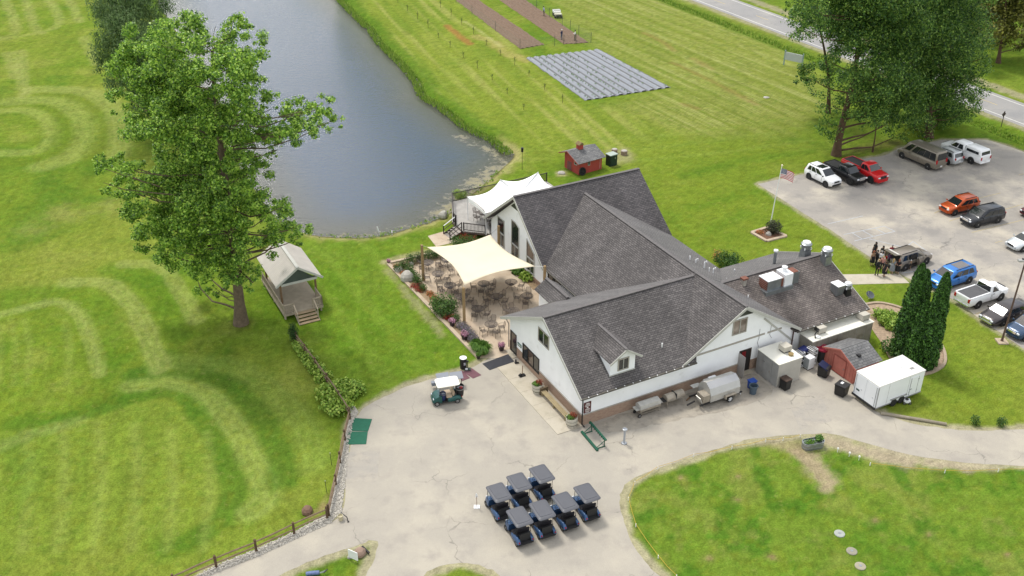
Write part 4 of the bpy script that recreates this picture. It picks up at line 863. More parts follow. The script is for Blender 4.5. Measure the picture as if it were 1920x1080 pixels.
put(C0, 1, P(941, 489, .03), 2.0, 'bronze mesh patio armchair standing alone beside hosta bed', 'patio chairs')

# shade sail
M_SAIL = M('cream_canvas', srgb(246, 234, 206, K * 1.25), .8, .05, .6, .1, 3); M_POST = M('post_wood', srgb(190, 160, 116, K), .8, .15, 3)
def canopy(mesh_pts, n=14, sag=.35, pull=.14, peak=None):
    """tensioned four-corner cloth with concave edges: corners given in order"""
    a, b, c, d = [Vector(p) for p in mesh_pts]; V = []; ctr = (a + b + c + d) / 4
    for i in range(n + 1):
        for j in range(n + 1):
            u, v = i / n, j / n; p = a * (1 - u) * (1 - v) + b * u * (1 - v) + c * u * v + d * (1 - u) * v
            eu, ev = 4 * u * (1 - u), 4 * v * (1 - v); 
            k = max(eu * (1 - ev) ** 1.0, ev * (1 - eu) ** 1.0) * pull * 1.0
            p = p.lerp(ctr, k * .9); p.z += -sag * eu * ev if peak is None else peak * eu * ev
            V.append(p)
    F = [(i * (n + 1) + j, (i + 1) * (n + 1) + j, (i + 1) * (n + 1) + j + 1, i * (n + 1) + j + 1) for i in range(n) for j in range(n)]
    return V, F
t = thing('shade_sail', 'cream fabric shade sail stretched over the patio tables', 'shade sail', BU(0, 0), AZ)
V, F = canopy([(-1.55, 26.2, 3.85), (-1.35, 18.3, 3.65), (6.0, 18.45, 3.6), (5.05, 25.9, 3.75)], 16, .25, .2); mb = MB(); mb.add(V, F); o = mb.build('fabric', M_SAIL, t, True)
so = o.modifiers.new('thickness', 'SOLIDIFY'); so.thickness = .012
for (u, v, z) in ((-1.9, 26.65, 3.95), (-1.72, 17.75, 3.75), (6.65, 17.9, 3.75), (6.3, 26.6, 4.1)): MB().box((u, v, z / 2), (.2, .2, z)).build('post', M_POST, t)
for a, b in (((-1.9, 26.6, 3.9), (-1.55, 26.2, 3.85)), ((-1.7, 17.8, 3.68), (-1.35, 18.3, 3.65)), ((6.6, 17.95, 3.65), (6.0, 18.45, 3.6)), ((6.25, 26.55, 3.95), (5.05, 25.9, 3.75))): MB().tube([a, b], .015, 6).build('cable', M_GALV, t)
# ------------------------------------------------------------------ lakeside deck with white canopy
M_DECK = M('grey_deck_boards', srgb(206, 202, 196, K), .8, .15, 2); M_RAIL = M('dark_rail', srgb(52, 44, 42, K), .6, .15)
t = thing('lakeside_deck', 'raised grey board deck with dark rails beside the pond', 'deck', BU(0, 0), AZ)
MB().prism([(5.4, 33.0, .55), (5.3, 35.6, .55), (7.4, 40.2, .55), (19.5, 40.2, .55), (19.5, 31.3, .55), (7.6, 31.3, .55)], (0, 0, .2)).build('deck_frame', M('deck_side', srgb(120, 108, 98, K), .8, .15), t)
mb = MB()
for k in range(60):
    v = 31.35 + k * .147; a = 7.55 if v < 33 else 5.42
    if 31.35 <= v < 33.0: a = 7.6 - (v - 31.3) / 1.7 * 2.15
    elif v > 35.6: a = 5.35 + (v - 35.6) * .46
    mb.bbox(a + .02, 19.45, v, v + .135, .75, .785)
tag(mb.build('deck_boards', M_DECK, t), kind='stuff')
for u, v in ((5.7, 35.3), (7.4, 39.8), (13, 39.9), (19.2, 39.9), (19.2, 33), (8.2, 31.8)): MB().box((u, v, .28), (.16, .16, .7)).build('deck_post', M_RAIL, t)
def railing(parent, pts, h=1.05, gap=.14, mat=M_RAIL, z=0.0, post=.1, bal=.035):
    for a, b in zip(pts, pts[1:]):
        a, b = Vector(a), Vector(b); r = MB().bar(a + Vector((0, 0, h)), b + Vector((0, 0, h)), .1, .06).build('rail', mat, parent); MB().bar(a + Vector((0, 0, .12)), b + Vector((0, 0, .12)), .06, .06).build('rail', mat, parent)
        n = int((b - a).length / gap); mb = MB()
        for k in range(1, n): p = a.lerp(b, k / n); mb.bar(p + Vector((0, 0, .12)), p + Vector((0, 0, h)), bal, bal)
        if n > 1: tag(mb.build('balusters', mat, r), kind='stuff')
    for p in pts: MB().box(Vector(p) + Vector((0, 0, h / 2 + .03)), (post, post, h + .06)).build('rail_post', mat, parent)
railing(t, [(5.45, 35.5, .785), (7.45, 40.1, .785), (13, 40.1, .785), (19.4, 40.1, .785)]); railing(t, [(5.45, 35.5, .785), (5.46, 34.9, .785)])
railing(t, [(5.55, 33.2, .785), (7.3, 31.6, .785)], .9)
M_STEP = M('stair_boards', srgb(196, 186, 178, K), .8, .12)
for k in range(4): MB().bbox(4.98 - k * .3, 5.36 - k * .3, 33.3, 34.8, .55 - k * .18, .6 - k * .18).build('step', M_STEP, t)
for v in (33.25, 34.85):
    MB().bar((5.4, v, .62), (3.95, v, -.0), .05, .22).build('stringer', M_RAIL, t); MB().bar((5.4, v, 1.75), (3.95, v, .95), .08, .06).build('rail', M_WMETAL if v > 34 else M_RAIL, t); MB().bar((5.4, v, 1.3), (3.95, v, .5), .05, .05).build('rail', M_RAIL, t)
    for u in (5.35, 3.98): MB().box((u, v, .5 + (u - 3.98) * .3), (.09, .09, 1.0 + (u - 3.98) * .55)).build('rail_post', M_RAIL, t)
sheet('landing_pad', [BU(2.1, 32.6), BU(4.3, 32.6), BU(4.3, 35.4), BU(2.3, 35.2)], .03, M_PATIO, 'concrete landing at the foot of the deck stairs', thick=.04)
t = thing('canopy_tent', 'white peaked fabric canopy over the lakeside deck', 'canopy', BU(0, 0), AZ)
M_TENT = M('white_canvas', (.9, .9, .9), .75, .03, .6)
tp = [(7.1, 35.4, 3.45), (11.9, 37.1, 3.75), (16.4, 36.8, 3.85), (17.3, 32.0, 3.5), (7.2, 31.25, 3.3)]
mid = (11.9, 33.0, 3.35); n = 10; mb = MB()
for a, b, c in ((tp[0], tp[1], mid), (tp[1], tp[2], mid), (tp[2], tp[3], mid), (tp[3], tp[4], mid), (tp[4], tp[0], mid)):
    a, b, c = Vector(a), Vector(b), Vector(c); V = []
    for i in range(n + 1):
        for j in range(n + 1):
            e = a.lerp(b, j / n); s4 = 4 * (j / n) * (1 - j / n); e = e.lerp(c, .11 * s4); e.z -= .34 * s4; p = e.lerp(c, i / n); p.z += .12 * math.sin(math.pi * i / n) * (1 - .7 * s4); V.append(p)
    mb.add(V, [(i * (n + 1) + j, i * (n + 1) + j + 1, (i + 1) * (n + 1) + j + 1, (i + 1) * (n + 1) + j) for i in range(n) for j in range(n)])
bmt = mb.build('fabric', M_TENT, t, False)
b_ = bmesh.new(); b_.from_mesh(bmt.data); bmesh.ops.remove_doubles(b_, verts=b_.verts, dist=.01); b_.to_mesh(bmt.data); b_.free(); bmt.data.polygons.foreach_set('use_smooth', [True] * len(bmt.data.polygons))
MB().prism([(7.12, 35.35, 3.44), (7.2, 31.3, 3.28), (7.2, 31.5, 3.0), (7.15, 33.4, 3.05), (7.12, 35.2, 2.9)], (.02, 0, 0)).build('valance', M_TENT, t)
for p in tp: MB().tube([(p[0], p[1], .78), p], .045, 8).build('pole', M_WMETAL, t)
for i, (u, v) in enumerate(((8.6, 34.9), (9.0, 32.6))):
    c = BU(u, v, .79); clone(T0, c, .3, 'round bronze mesh table on the deck ' + ('by the pond rail' if i == 0 else 'by the gable wall'), 'deck tables')
    for a in (40, 140, 230, 320):
        a = math.radians(a + 15 * i); clone(C0, c + Vector((math.cos(a), math.sin(a), 0)) * .9, a - math.pi / 2, 'bronze armchair on the ' + side_of(a) + ' of the deck table ' + ('by the pond rail' if i == 0 else 'by the gable wall'), 'deck chairs')
shrub(None, 3.0, 1.2, L_BOX, 'wide dark green shrub beside the deck stairs', at=BU(4.4, 30.6), n=2600, size=.14, lobes=4)
shrub(None, 2.0, .8, L_RED, 'red leaved barberry between stairs and deck', at=BU(5.3, 31.9), n=900, size=.12, lobes=3); shrub(None, 1.6, 1.0, L_HOSTA, 'light green bush behind the deck corner', at=BU(9.2, 42.0), n=900, size=.16, lobes=3)
rock((831, 407), 1.0, 'pale boulder on the shore near the deck')

# ------------------------------------------------------------------ pavilion (covered stage) on the lawn
M_GWOOD = M('weathered_wood', srgb(196, 182, 160, K), .8, .15, 2); M_TIN = M('ribbed_tin', srgb(240, 233, 224, K * 1.12), .45, .08, 1, metal=.0)
t = thing('pavilion', 'small open wooden pavilion with ribbed metal roof under the big tree', 'pavilion', BU(0, 0), AZ)
MB().bbox(-16.0, -12.3, 25.75, 33.2, .42, .62).build('deck_frame', M_GWOOD, t)
mb = MB()
for k in range(50): mb.bbox(-16.02, -12.28, 25.73 + k * .1495, 25.73 + k * .1495 + .14, .62, .66)
tag(mb.build('deck_boards', M_GWOOD, t), kind='stuff')
for u in (-15.85, -12.45):
    for v in (26.0, 29.5, 33.0): MB().box((u, v, .2), (.14, .14, .46)).build('deck_post', M_GWOOD, t)
M_PGW = M('brown_post', srgb(150, 120, 88, K), .8, .2)
for u in (-15.55, -12.25):
    for v in (27.75, 32.9): MB().box((u, v, 1.82), (.16, .16, 2.3)).build('post', M_PGW, t)
ZE, ZR, UC = 2.88, 4.4, -13.95
def tin(poly):
    o = MB().prism(poly, (0, 0, -.05)).build('roof', M_TIN, t); a, b, c, d = [Vector(p) for p in poly]; mb = MB(); L = (b - a).length; n = int(L / .23)
    for k in range(n + 1): mb.bar(a.lerp(b, k / n) + Vector((0, 0, .012)), d.lerp(c, k / n) + Vector((0, 0, .012)), .035, .03)
    tag(mb.build('ribs', M_TIN, o), kind='stuff')
tin([(-16.1, 33.4, ZE), (-16.1, 27.0, ZE), (UC, 27.0, ZR), (UC, 33.4, ZR)]); tin([(-11.75, 27.0, ZE), (-11.75, 33.4, ZE), (UC + .005, 33.4, ZR), (UC + .005, 27.0, ZR)])
bars(t, 'ridge_cap', [((UC, 26.95, ZR + .03), (UC, 33.45, ZR + .03))], .3, .05, M_FASCIA)
for s, (a, b) in enumerate((((-16.15, 26.96, ZE - .04), (UC, 26.96, ZR - .04)), ((UC + .01, 26.96, ZR - .04), (-11.7, 26.96, ZE - .04)))): bars(t, 'fascia', [(a, b)], .05, .2, M_FASCIA)
MB().prism([(-15.5, 27.15, ZE + .1), (-12.4, 27.15, ZE + .1), (UC, 27.15, ZR - .2)], (0, .06, 0)).build('gable_panel', M('gable_green', srgb(84, 96, 90, K), .6), t); MB().bbox(-15.6, -12.2, 27.1, 27.25, ZE - .12, ZE + .1).build('beam', M_FASCIA, t)
for u in (-15.55, -12.25): MB().bbox(u - .07, u + .07, 27.3, 33.0, ZE - .14, ZE + .06).build('beam', M_PGW, t)
railing(t, [(-15.95, 32.9, .66), (-15.95, 25.85, .66)], .85, .13, M_GWOOD); railing(t, [(-15.9, 25.85, .66), (-14.98, 25.85, .66)], .85, .13, M_GWOOD); railing(t, [(-13.2, 25.85, .66), (-12.35, 25.85, .66)], .85, .13, M_GWOOD); railing(t, [(-12.35, 25.85, .66), (-12.35, 27.7, .66)], .85, .13, M_GWOOD)
for k in range(4): MB().bbox(-15.0, -13.15, 25.38 - k * .36, 25.75 - k * .36, .5 - k * .15, .545 - k * .15).build('step', M('tan_steps', srgb(200, 176, 142, K), .8, .15), t)
for u in (-15.02, -13.13): MB().bar((u, 25.75, .5), (u, 24.3, .0), .05, .2).build('stringer', M_GWOOD, t); MB().bar((u, 25.75, 1.45), (u, 24.7, 1.0), .09, .05).build('rail', M_GWOOD, t); MB().box((u, 24.75, .5), (.09, .09, 1.0)).build('rail_post', M_GWOOD, t)

# ------------------------------------------------------------------ split-rail fence and gravel
M_RAILW = M('fence_wood', srgb(150, 128, 104, K), .9, .25, 3); M_FPOST = M('fence_post_wood', srgb(112, 90, 68, K), .9, .25, 3)
def fence(pxs, label, h=1.05, pr=.085):
    t = thing('split_rail_fence', label, 'fence', (0, 0, 0)); pts = [P(*q) for q in pxs]
    for p in pts: mb = MB(); mb.tube([p + Vector((0, 0, -.1)), p + Vector((0, 0, h * RNG.uniform(.95, 1.08)))], [pr * 1.1, pr], 7); mb.build('post', M_FPOST, t)
    for a, b in zip(pts, pts[1:]):
        for z in (.42, .85):
            mb = MB(); j = lambda: Vector((RNG.uniform(-.03, .03), RNG.uniform(-.03, .03), RNG.uniform(-.03, .03)))
            mb.tube([a + Vector((0, 0, z)) + j(), a.lerp(b, .5) + Vector((0, 0, z)) + j(), b + Vector((0, 0, z)) + j()], [.05, .062, .05], 6); mb.build('rail', M_RAILW, t)
fence([(556, 641), (573, 664), (592, 690), (614, 720), (636, 752), (656, 784)], 'split rail fence running through the hostas to the apron')
fence([(656, 787), (647, 826), (638, 868), (630, 910), (617, 968)], 'split rail fence along the gravel strip beside the apron')
fence([(614, 972), (552, 1001), (481, 1034), (406, 1064), (327, 1099), (240, 1138)], 'split rail fence following the cart path')
GRAV = PX([(652, 758), (664, 762), (672, 772), (662, 792), (655, 830), (650, 880), (645, 925), (640, 960), (619, 982), (560, 1008), (487, 1042), (405, 1073), (330, 1112), (322, 1104), (400, 1063), (480, 1030), (552, 997), (612, 966), (628, 905), (637, 865), (646, 822), (653, 785)])
def gravel_mat():
    m, n, b = newmat('gravel'); N = n.nodes.new; L = n.links.new; t = N("ShaderNodeTexCoord"); v = N("ShaderNodeTexVoronoi"); v.inputs['Scale'].default_value = 9; L(t.outputs['Object'], v.inputs['Vector'])
    r = N("ShaderNodeValToRGB"); r.color_ramp.elements[0].color = srgb(150, 144, 132, K); r.color_ramp.elements[1].color = srgb(230, 226, 216, K); sp = N("ShaderNodeSeparateColor"); L(v.outputs['Color'], sp.inputs[0]); L(sp.outputs[0], r.inputs[0]); L(r.outputs[0], b.inputs['Base Color'])
    bp = N("ShaderNodeBump"); bp.inputs['Strength'].default_value = .8; bp.inputs['Distance'].default_value = .05; bp.invert = True; L(v.outputs['Distance'], bp.inputs['Height']); L(bp.outputs[0], b.inputs['Normal']); b.inputs['Roughness'].default_value = .9; return m
sheet('gravel_strip', GRAV, .012, gravel_mat(), 'white gravel strip under the rail fence', .05)
gp2 = [(p.x, p.y) for p in GRAV]; gx = NR.uniform(min(p[0] for p in gp2), max(p[0] for p in gp2), 30000); gy = NR.uniform(min(p[1] for p in gp2), max(p[1] for p in gp2), 30000); ok = inside(gx, gy, gp2); gx, gy = gx[ok][:3600], gy[ok][:3600]
n = len(gx); s = NR.uniform(.03, .075, n); base = np.array([(-1, -1, 0), (1, -1, .1), (1, 1, 0), (-1, 1, .1), (-.6, -.6, 1), (.6, -.5, .9), (.5, .6, 1.1), (-.6, .5, .9)]); th_ = NR.uniform(0, 6.28, n); R2 = np.stack([np.stack([np.cos(th_), -np.sin(th_)], -1), np.stack([np.sin(th_), np.cos(th_)], -1)], 1)
vb = np.einsum('nij,kj->nki', R2, base[:, :2]) * s[:, None, None]; vz = base[None, :, 2] * s[:, None] * 1.1 + .012; vb = np.concatenate([vb + np.stack([gx, gy], -1)[:, None], vz[..., None]], -1)
Q = np.concatenate([vb[:, [4, 5, 6, 7]], vb[:, [0, 1, 5, 4]], vb[:, [1, 2, 6, 5]], vb[:, [2, 3, 7, 6]], vb[:, [3, 0, 4, 7]]], 0)
tag(quads_obj('gravel_stones', Q, M('gravel_stone', srgb(222, 216, 204, K), .9, .3, 6)), 'loose white gravel stones along the rail fence', 'gravel', kind='stuff')
for i, (px, w, h) in enumerate((((560, 652), .9, .5), ((569, 664), 1.0, .5), ((580, 680), 1.1, .6), ((591, 694), 1.2, .6), ((602, 708), 1.3, .6))): shrub(px, w * 1.3, h, L_HOSTA, 'pale hosta clump under the fence rail, %s from the small evergreen' % ORD[i], 'hosta', 'plant', 'hostas along the fence', size=.24, n=420, lobes=3)
for px, w, lab in (((626, 745), 2.6, 'big bright hosta clump on the fairway side of the fence end'), ((660, 737), 2.0, 'broad hosta clump on the apron side of the fence'), ((632, 768), 2.2, 'low hosta clump at the lower fence end'), ((645, 733), 1.9, 'hosta clump around the last rail')): shrub(px, w, .8, L_HOSTA, lab, 'hosta', 'plant', size=.27, n=1100, lobes=5)
shrub((552, 640), .9, 1.9, leaf_mat('arborvitae', [srgb(24, 48, 18, K), srgb(44, 74, 28, K), srgb(62, 96, 38, K)]), 'small dark upright evergreen at the fence end', 'evergreen_shrub', 'shrub', n=1500, size=.1)
# ------------------------------------------------------------------ vehicles
def paint(name, c, metal=.25): return M(name, c, .32, .03, 1, metal=metal, coat=.35, spec=.4)
M_TYRE = M('tyre', (.018, .018, .018), .85, .1); M_RIM = M('alloy_rim', (.45, .45, .46), .3, .1, metal=.8); M_RIMD = M('dark_rim', (.03, .03, .032), .4, .1)
M_CGLASS = M('car_glass', (.012, .016, .018), .04, .2, 1.5, spec=.9); M_LAMP = M('headlamp', (.75, .77, .8), .1, .05, metal=.3); M_TAIL = M('tail_lamp', (.35, .012, .015), .15, .1); M_TRIMK = M('black_trim', (.02, .02, .021), .6, .1); M_CHROME = M('chrome', (.7, .7, .7), .15, .05, metal=.9); M_PLATE = M('number_plate', (.7, .7, .68), .5, .05)
def wheel(parent, x, y, r, w, rim):
    s = 1 if y > 0 else -1; wt = bpy.data.objects.new('wheel', None); COL.objects.link(wt); wt.parent = parent; wt.location = (x, y, r); wt.rotation_euler = (-math.pi / 2 * s, 0, 0)
    mb = MB(); mb.lathe([(r * .62, -w / 2), (r * .95, -w / 2), (r, -w * .32), (r, w * .32), (r * .95, w / 2), (r * .66, w / 2), (r * .62, w * .3)], 22); mb.build('tyre', M_TYRE, wt, True)
    mb = MB(); mb.lathe([(r * .64, w * .1), (r * .64, w * .38), (r * .56, w * .34), (r * .2, w * .4), (r * .14, w * .46), (.01, w * .46)], 20); mb.build('rim', rim, wt, True)
    mb = MB()
    for k in range(5):
        a = k * 2 * math.pi / 5; mb.box((r * .4 * math.cos(a + .63), r * .4 * math.sin(a + .63), w * .385), (r * .26, r * .2, .012), rz=a + .63)
    tag(mb.build('rim_openings', M_TYRE, wt), kind='stuff'); return wt
def sect(x, w, z0, zt, crown=.03, tuck=.9):
    h = [(w * tuck, z0), (w * .985, z0 + .14), (w, z0 + (zt - z0) * .5), (w * .975, zt - .12), (w * .91, zt - .02), (w * .5, zt + crown)]
    return [Vector((x, y, z)) for y, z in h] + [Vector((x, -y, z)) for y, z in reversed(h)]
def rrect(x0, x1, w, z, r=.22, wf=1.0):
    """rounded rectangle footprint, wf narrows the front"""
    out = []
    for cx, cy, a0 in ((x1 - r, w * wf - r, 0), (x0 + r, w - r, 90), (x0 + r, -w + r, 180), (x1 - r, -w * wf + r, 270)):
        for k in range(4):
            a = math.radians(a0 + k * 30); out.append(Vector((cx + r * math.cos(a), cy + r * math.sin(a), z)))
    return out
def car(name, label, cat, W, hd, side, near, spec, col, rim=M_RIM, group=None):
    """W: world contact point of one near wheel ('f' or 'r'), hd: heading, side: +1 left side faces camera"""
    L, w, xf, xr, r = spec['L'], spec['w'], spec['xf'], spec['xr'], spec.get('r', .36)
    h = Vector((math.cos(hd), math.sin(hd), 0)); lf = Vector((-h.y, h.x, 0)); loc = Vector(W) - h * (xf if near == 'f' else xr) - lf * side * (w - .12); loc.z = .012
    t = thing(name, label, cat, loc, hd, group); body = paint(*col) if isinstance(col, tuple) else col
    bd = MB(); bd.loft([sect(*q) for q in spec['st']]); B = bd.build('body', body, t, True, auto=50)
    for x in (xf, xr):
        for s in (-1, 1):
            mb = MB(); mb.lathe([(r * 1.2, -.02), (r * 1.2, .01)], 24); o = mb.build('wheel_arch', M_TRIMK, t); o.location = (x, s * (w - .005), r * 1.03); o.rotation_euler = (-math.pi / 2 * s, 0, 0)
            wheel(t, x, s * (w - .105), r, .25, rim)
    c = spec['cab']; xb0, xb1, xt0, xt1, zb, zt, wb, wt_ = c
    cb = MB(); lv = []
    for k, (f, e) in enumerate(((0, 0), (.5, 0), (.9, 0), (.97, .05), (1.0, .14))): lv.append(rrect(xb0 + (xt0 - xb0) * f + e, xb1 + (xt1 - xb1) * f - e, wb + (wt_ - wb) * f - e * .6, zb + (zt - zb) * f + (0 if k < 4 else .015), .2 if k < 4 else .14, .96))
    cb.loft(lv); CB = cb.build('cabin', spec.get('roofmat') or body, t, True, auto=40)
    def pt(s, x_, f): return Vector((x_, s * (wb + (wt_ - wb) * f), zb + (zt - zb) * f))
    X = lambda e0, e1, f: e0 + (e1 - e0) * f
    for s in (-1, 1):                                    # side windows, one part each
        cuts = spec['win']; lo, hi = .1, .84
        for a, b in cuts:
            q = [pt(s, X(xb0, xb1, a) + (.0), lo), pt(s, X(xb0, xb1, b), lo), pt(s, X(xt0 + .12, xt1 - .1, b), hi), pt(s, X(xt0 + .12, xt1 - .1, a), hi)]
            MB().quad(*[p + Vector((0, s * .012, .004)) for p in q]).build('side_window', M_CGLASS, t)
    def end(xb, xt, sgn, nm, lo=.1, hi=.9):
        ww = lambda f: (wb + (wt_ - wb) * f) * (.84 if sgn > 0 else .86); q = [Vector((xb + (xt - xb) * f + sgn * .014, y, zb + (zt - zb) * f + .004)) for f, y in ((lo, -ww(lo)), (lo, ww(lo)), (hi, ww(hi)), (hi, -ww(hi)))]; MB().quad(*q).build(nm, M_CGLASS, t)
    end(xb1, xt1, 1, 'windshield'); 
    if spec.get('rearglass', True): end(xb0, xt0, -1, 'rear_window', .15, .85)
    xF, xR = spec['st'][-1][0], spec['st'][0][0]; zl = spec.get('zl', .72); zr_ = spec.get('zr', .85); wf_ = spec['st'][-1][1]; wr_ = spec['st'][0][1]
    for s in (-1, 1):
        MB().box((xF - .02, s * wf_ * .78, zl), (.16, wf_ * .36, .15)).build('headlight', M_LAMP, t, bevel=.03)
        MB().box((xR + .02, s * wr_ * .86, zr_), (.12, wr_ * .24, spec.get('tlh', .26))).build('tail_light', M_TAIL, t, bevel=.02)
        MB().box((xb1 - .25, s * (wb + .12), zb + .1), (.12, .2, .15)).build('mirror', spec.get('mirmat') or body, t, bevel=.03)
        for x in spec.get('doors', ()): MB().box((x, s * (w + .002), zb - .32), (.012, .012, .6)).build('door_seam', M_TRIMK, t)
        for x in spec.get('handles', ()): MB().box((x, s * (w * .99 + .01), zb - .1), (.2, .03, .035)).build('door_handle', spec.get('hmat', M_TRIMK), t)
        if spec.get('clad', True): MB().box(((xf + xr) / 2, s * (w * .975), .33), (xf - xr - 2.3 * r, .05, .12)).build('side_sill', M_TRIMK, t)
    MB().box((xF + .0, 0, zl - .02), (.1, wf_ * 1.05, spec.get('gh', .2))).build('grille', spec.get('gmat', M_TRIMK), t, bevel=.02)
    MB().box((xF - .02, 0, .42), (.16, wf_ * 1.8, .2)).build('front_bumper', spec.get('bmat') or body, t, bevel=.04)
    MB().box((xR + .02, 0, .48), (.16, wr_ * 1.85, .2)).build('rear_bumper', spec.get('rbmat') or spec.get('bmat') or body, t, bevel=.04)
    MB().box((xR - .065, 0, .62), (.02, .32, .16)).build('number_plate', M_PLATE, t)
    if spec.get('rack'):
        for s in (-1, 1): MB().bar((xt0 + .2, s * (wt_ - .12), zt + .05), (xt1 - .3, s * (wt_ - .12), zt + .05), .045, .04).build('roof_rail', spec['rack'], t)
    if spec.get('sunroof'): MB().box(((xt0 + xt1) / 2 + spec['sunroof'][0], 0, zt + .018), (spec['sunroof'][1], wt_ * 1.3, .02)).build('sunroof', M_CGLASS if len(spec['sunroof']) < 3 else spec['sunroof'][2], t)
    if spec.get('bed'):
        x0, x1, zb_, m_ = spec['bed']; MB().bbox(x0, x1, -w * .8, w * .8, zb_ + .0, zb_ + .035).build('bed_cover', m_, t)
        for s in (-1, 1): MB().bbox(x0 - .05, x1, s * w * .86 - .07, s * w * .86 + .07, zb_ - .03, zb_ + .075).build('bed_rail', body, t, bevel=.02)
        MB().bbox(x0 - .1, x0 - .02, -w * .88, w * .88, zb_ - .5, zb_ + .07).build('tailgate', body, t, bevel=.02)
    return t
def suv(L=4.6, w=.93, zb=1.08, zt=1.72, hood=1.02, r=.36, wb=2.75, **k):
    f, b = L / 2, -L / 2
    return dict(L=L, w=w, r=r, xf=wb / 2 + .05, xr=-wb / 2 + .05, zl=.78, zr=.98, st=[(b, w * .88, .42, zb - .1), (b + .12, w * .97, .32, zb), (b + .9, w, .26, zb + .01), (0, w, .25, zb), (f - 1.35, w, .25, zb), (f - 1.1, w * .99, .25, hood + .02), (f - .35, w * .96, .27, hood - .06), (f - .1, w * .9, .32, hood - .16), (f, w * .8, .4, hood - .3)],
        cab=(b + .06, f - 1.05, b + .32, f - 1.95, zb - .02, zt, w * .95, w * .8), win=((.12, .3), (.335, .56), (.595, .86)), doors=(f - 1.5, f - 2.55, f - 3.5), handles=(f - 2.35, f - 3.3), rack=M_TRIMK, **k)
def sedan(L=4.8, w=.92, **k):
    f, b = L / 2, -L / 2
    return dict(L=L, w=w, r=.33, xf=1.42, xr=-1.42, zl=.66, zr=.78, tlh=.16, clad=False, st=[(b, w * .85, .4, .78), (b + .15, w * .95, .3, .95), (b + .9, w * .99, .24, .99), (0, w, .22, .96), (f - 1.5, w, .22, .95), (f - 1.2, w * .99, .22, .93), (f - .4, w * .95, .24, .8), (f - .12, w * .88, .28, .7), (f, w * .78, .36, .58)],
        cab=(b + .75, f - 1.15, b + 1.3, f - 1.95, .93, 1.42, w * .93, w * .74), win=((.16, .36), (.39, .62), (.65, .88)), doors=(f - 1.55, f - 2.6, f - 3.5), handles=(f - 2.4, f - 3.3), **k)
def pickup(L=5.6, w=.97, cabl=1.9, bedm=M_TRIMK, zb=1.2, zt=1.86, wins=((.1, .45), (.5, .9)), r=.4, wb=3.4, topper=False, **k):
    f, b = L / 2, -L / 2; c1 = f - 1.2; c0 = c1 - cabl
    return dict(L=L, w=w, r=r, xf=f - .98, xr=f - .98 - wb, zl=.92, zr=1.02, tlh=.38, gh=.34, rack=None, clad=False, st=[(b, w * .93, .5, zb + .02), (b + .1, w * .99, .42, zb + .03), (c0, w, .38, zb + .03), (c0 + .02, w, .38, zb), (c1, w, .36, zb), (c1 + .15, w * .99, .36, zb - .04), (f - .3, w * .97, .36, zb - .1), (f - .08, w * .93, .4, zb - .2), (f, w * .86, .45, zb - .34)],
        cab=(c0, c1, c0 + .12, c1 - .62, zb - .02, zt, w * .94, w * .8), win=wins, bed=(b + .14, c0 - .05, zb + .045, bedm), doors=(c1 - .1, c1 - 1.15, c0 + .05), handles=(c1 - .95,) + ((c0 + .25,) if cabl > 1.5 else ()), **k)
hl = lambda a, b: heading(P(*a), P(*b))
H_A = hl((1518.9, 336.7), (1547.8, 351)); H_B = hl((1739, 317.6), (1697, 299)); H_C = hl((1868, 418), (1831.3, 426.7)); H_U, H_N = AZ, AZ + math.pi
car('suv', 'white boxy suv with black roof front, parked beside a black pickup', 'suv', P(1547.8, 351), H_A, -1, 'f', suv(4.4, .94, 1.12, 1.78, 1.1, .37, 2.67, bmat=M_TRIMK, mirmat=M_TRIMK, sunroof=(.5, .9)), ('paint_white', (.78, .79, .8), .0), M_RIMD)
car('pickup_truck', 'glossy black pickup between a white suv and red pickup', 'pickup truck', P(1593, 346.5), H_A, -1, 'f', pickup(5.4, .95, 2.0, M_TRIMK, 1.16, 1.8, gmat=M_CHROME), ('paint_black', (.01, .01, .012), .2), M_RIMD)
car('pickup_truck', 'bright red pickup with dark bed parked at the row end', 'pickup truck', P(1632, 343.5), H_A, -1, 'f', pickup(5.8, 1.0, 1.75, M_TRIMK, 1.26, 1.95, r=.42, wb=3.6), ('paint_red', (.5, .012, .015), .1), M_RIMD)
van = suv(6.0, 1.0, 1.28, 2.45, 1.3, .37, 4.04, hmat=M_TRIMK); van['cab'] = (-2.98, 2.3, -2.92, 1.45, 1.22, 2.4, .97, .86); van['win'] = ((.03, .2), (.21, .38), (.39, .56), (.57, .72), (.77, .92)); van['rack'] = None; van['st'] = [(-3.0, .95, .45, 1.24), (-2.9, 1.0, .35, 1.28), (0, 1.0, .3, 1.28), (2.0, 1.0, .3, 1.26), (2.45, .97, .32, 1.16), (2.85, .9, .36, .98), (3.0, .8, .42, .8)]; van['zr'] = 1.25; van['tlh'] = .5; van['xf'], van['xr'] = 2.05, -1.95; van['doors'] = (1.9, .95, -.4); van['handles'] = (1.05, .8)
car('passenger_van', 'long beige passenger van with black window band', 'van', P(1739, 317.6), H_B, 1, 'r', van, ('paint_beige', srgb(170, 161, 146, K), .4))
car('suv', 'silver suv squeezed between beige van and white capped pickup', 'suv', P(1776, 309), H_B, 1, 'r', suv(4.5, .92, 1.05, 1.66, 1.0), ('paint_silver', (.5, .52, .53), .5))
pk = pickup(6.0, 1.0, 2.3, M_TRIMK, 1.24, 1.95, wb=3.75, r=.41, bmat=None); tp_ = car('pickup_truck', 'white crew cab pickup with a matching bed cap', 'pickup truck', P(1819.6, 307), H_B, 1, 'r', pk, MATS['paint_white'])
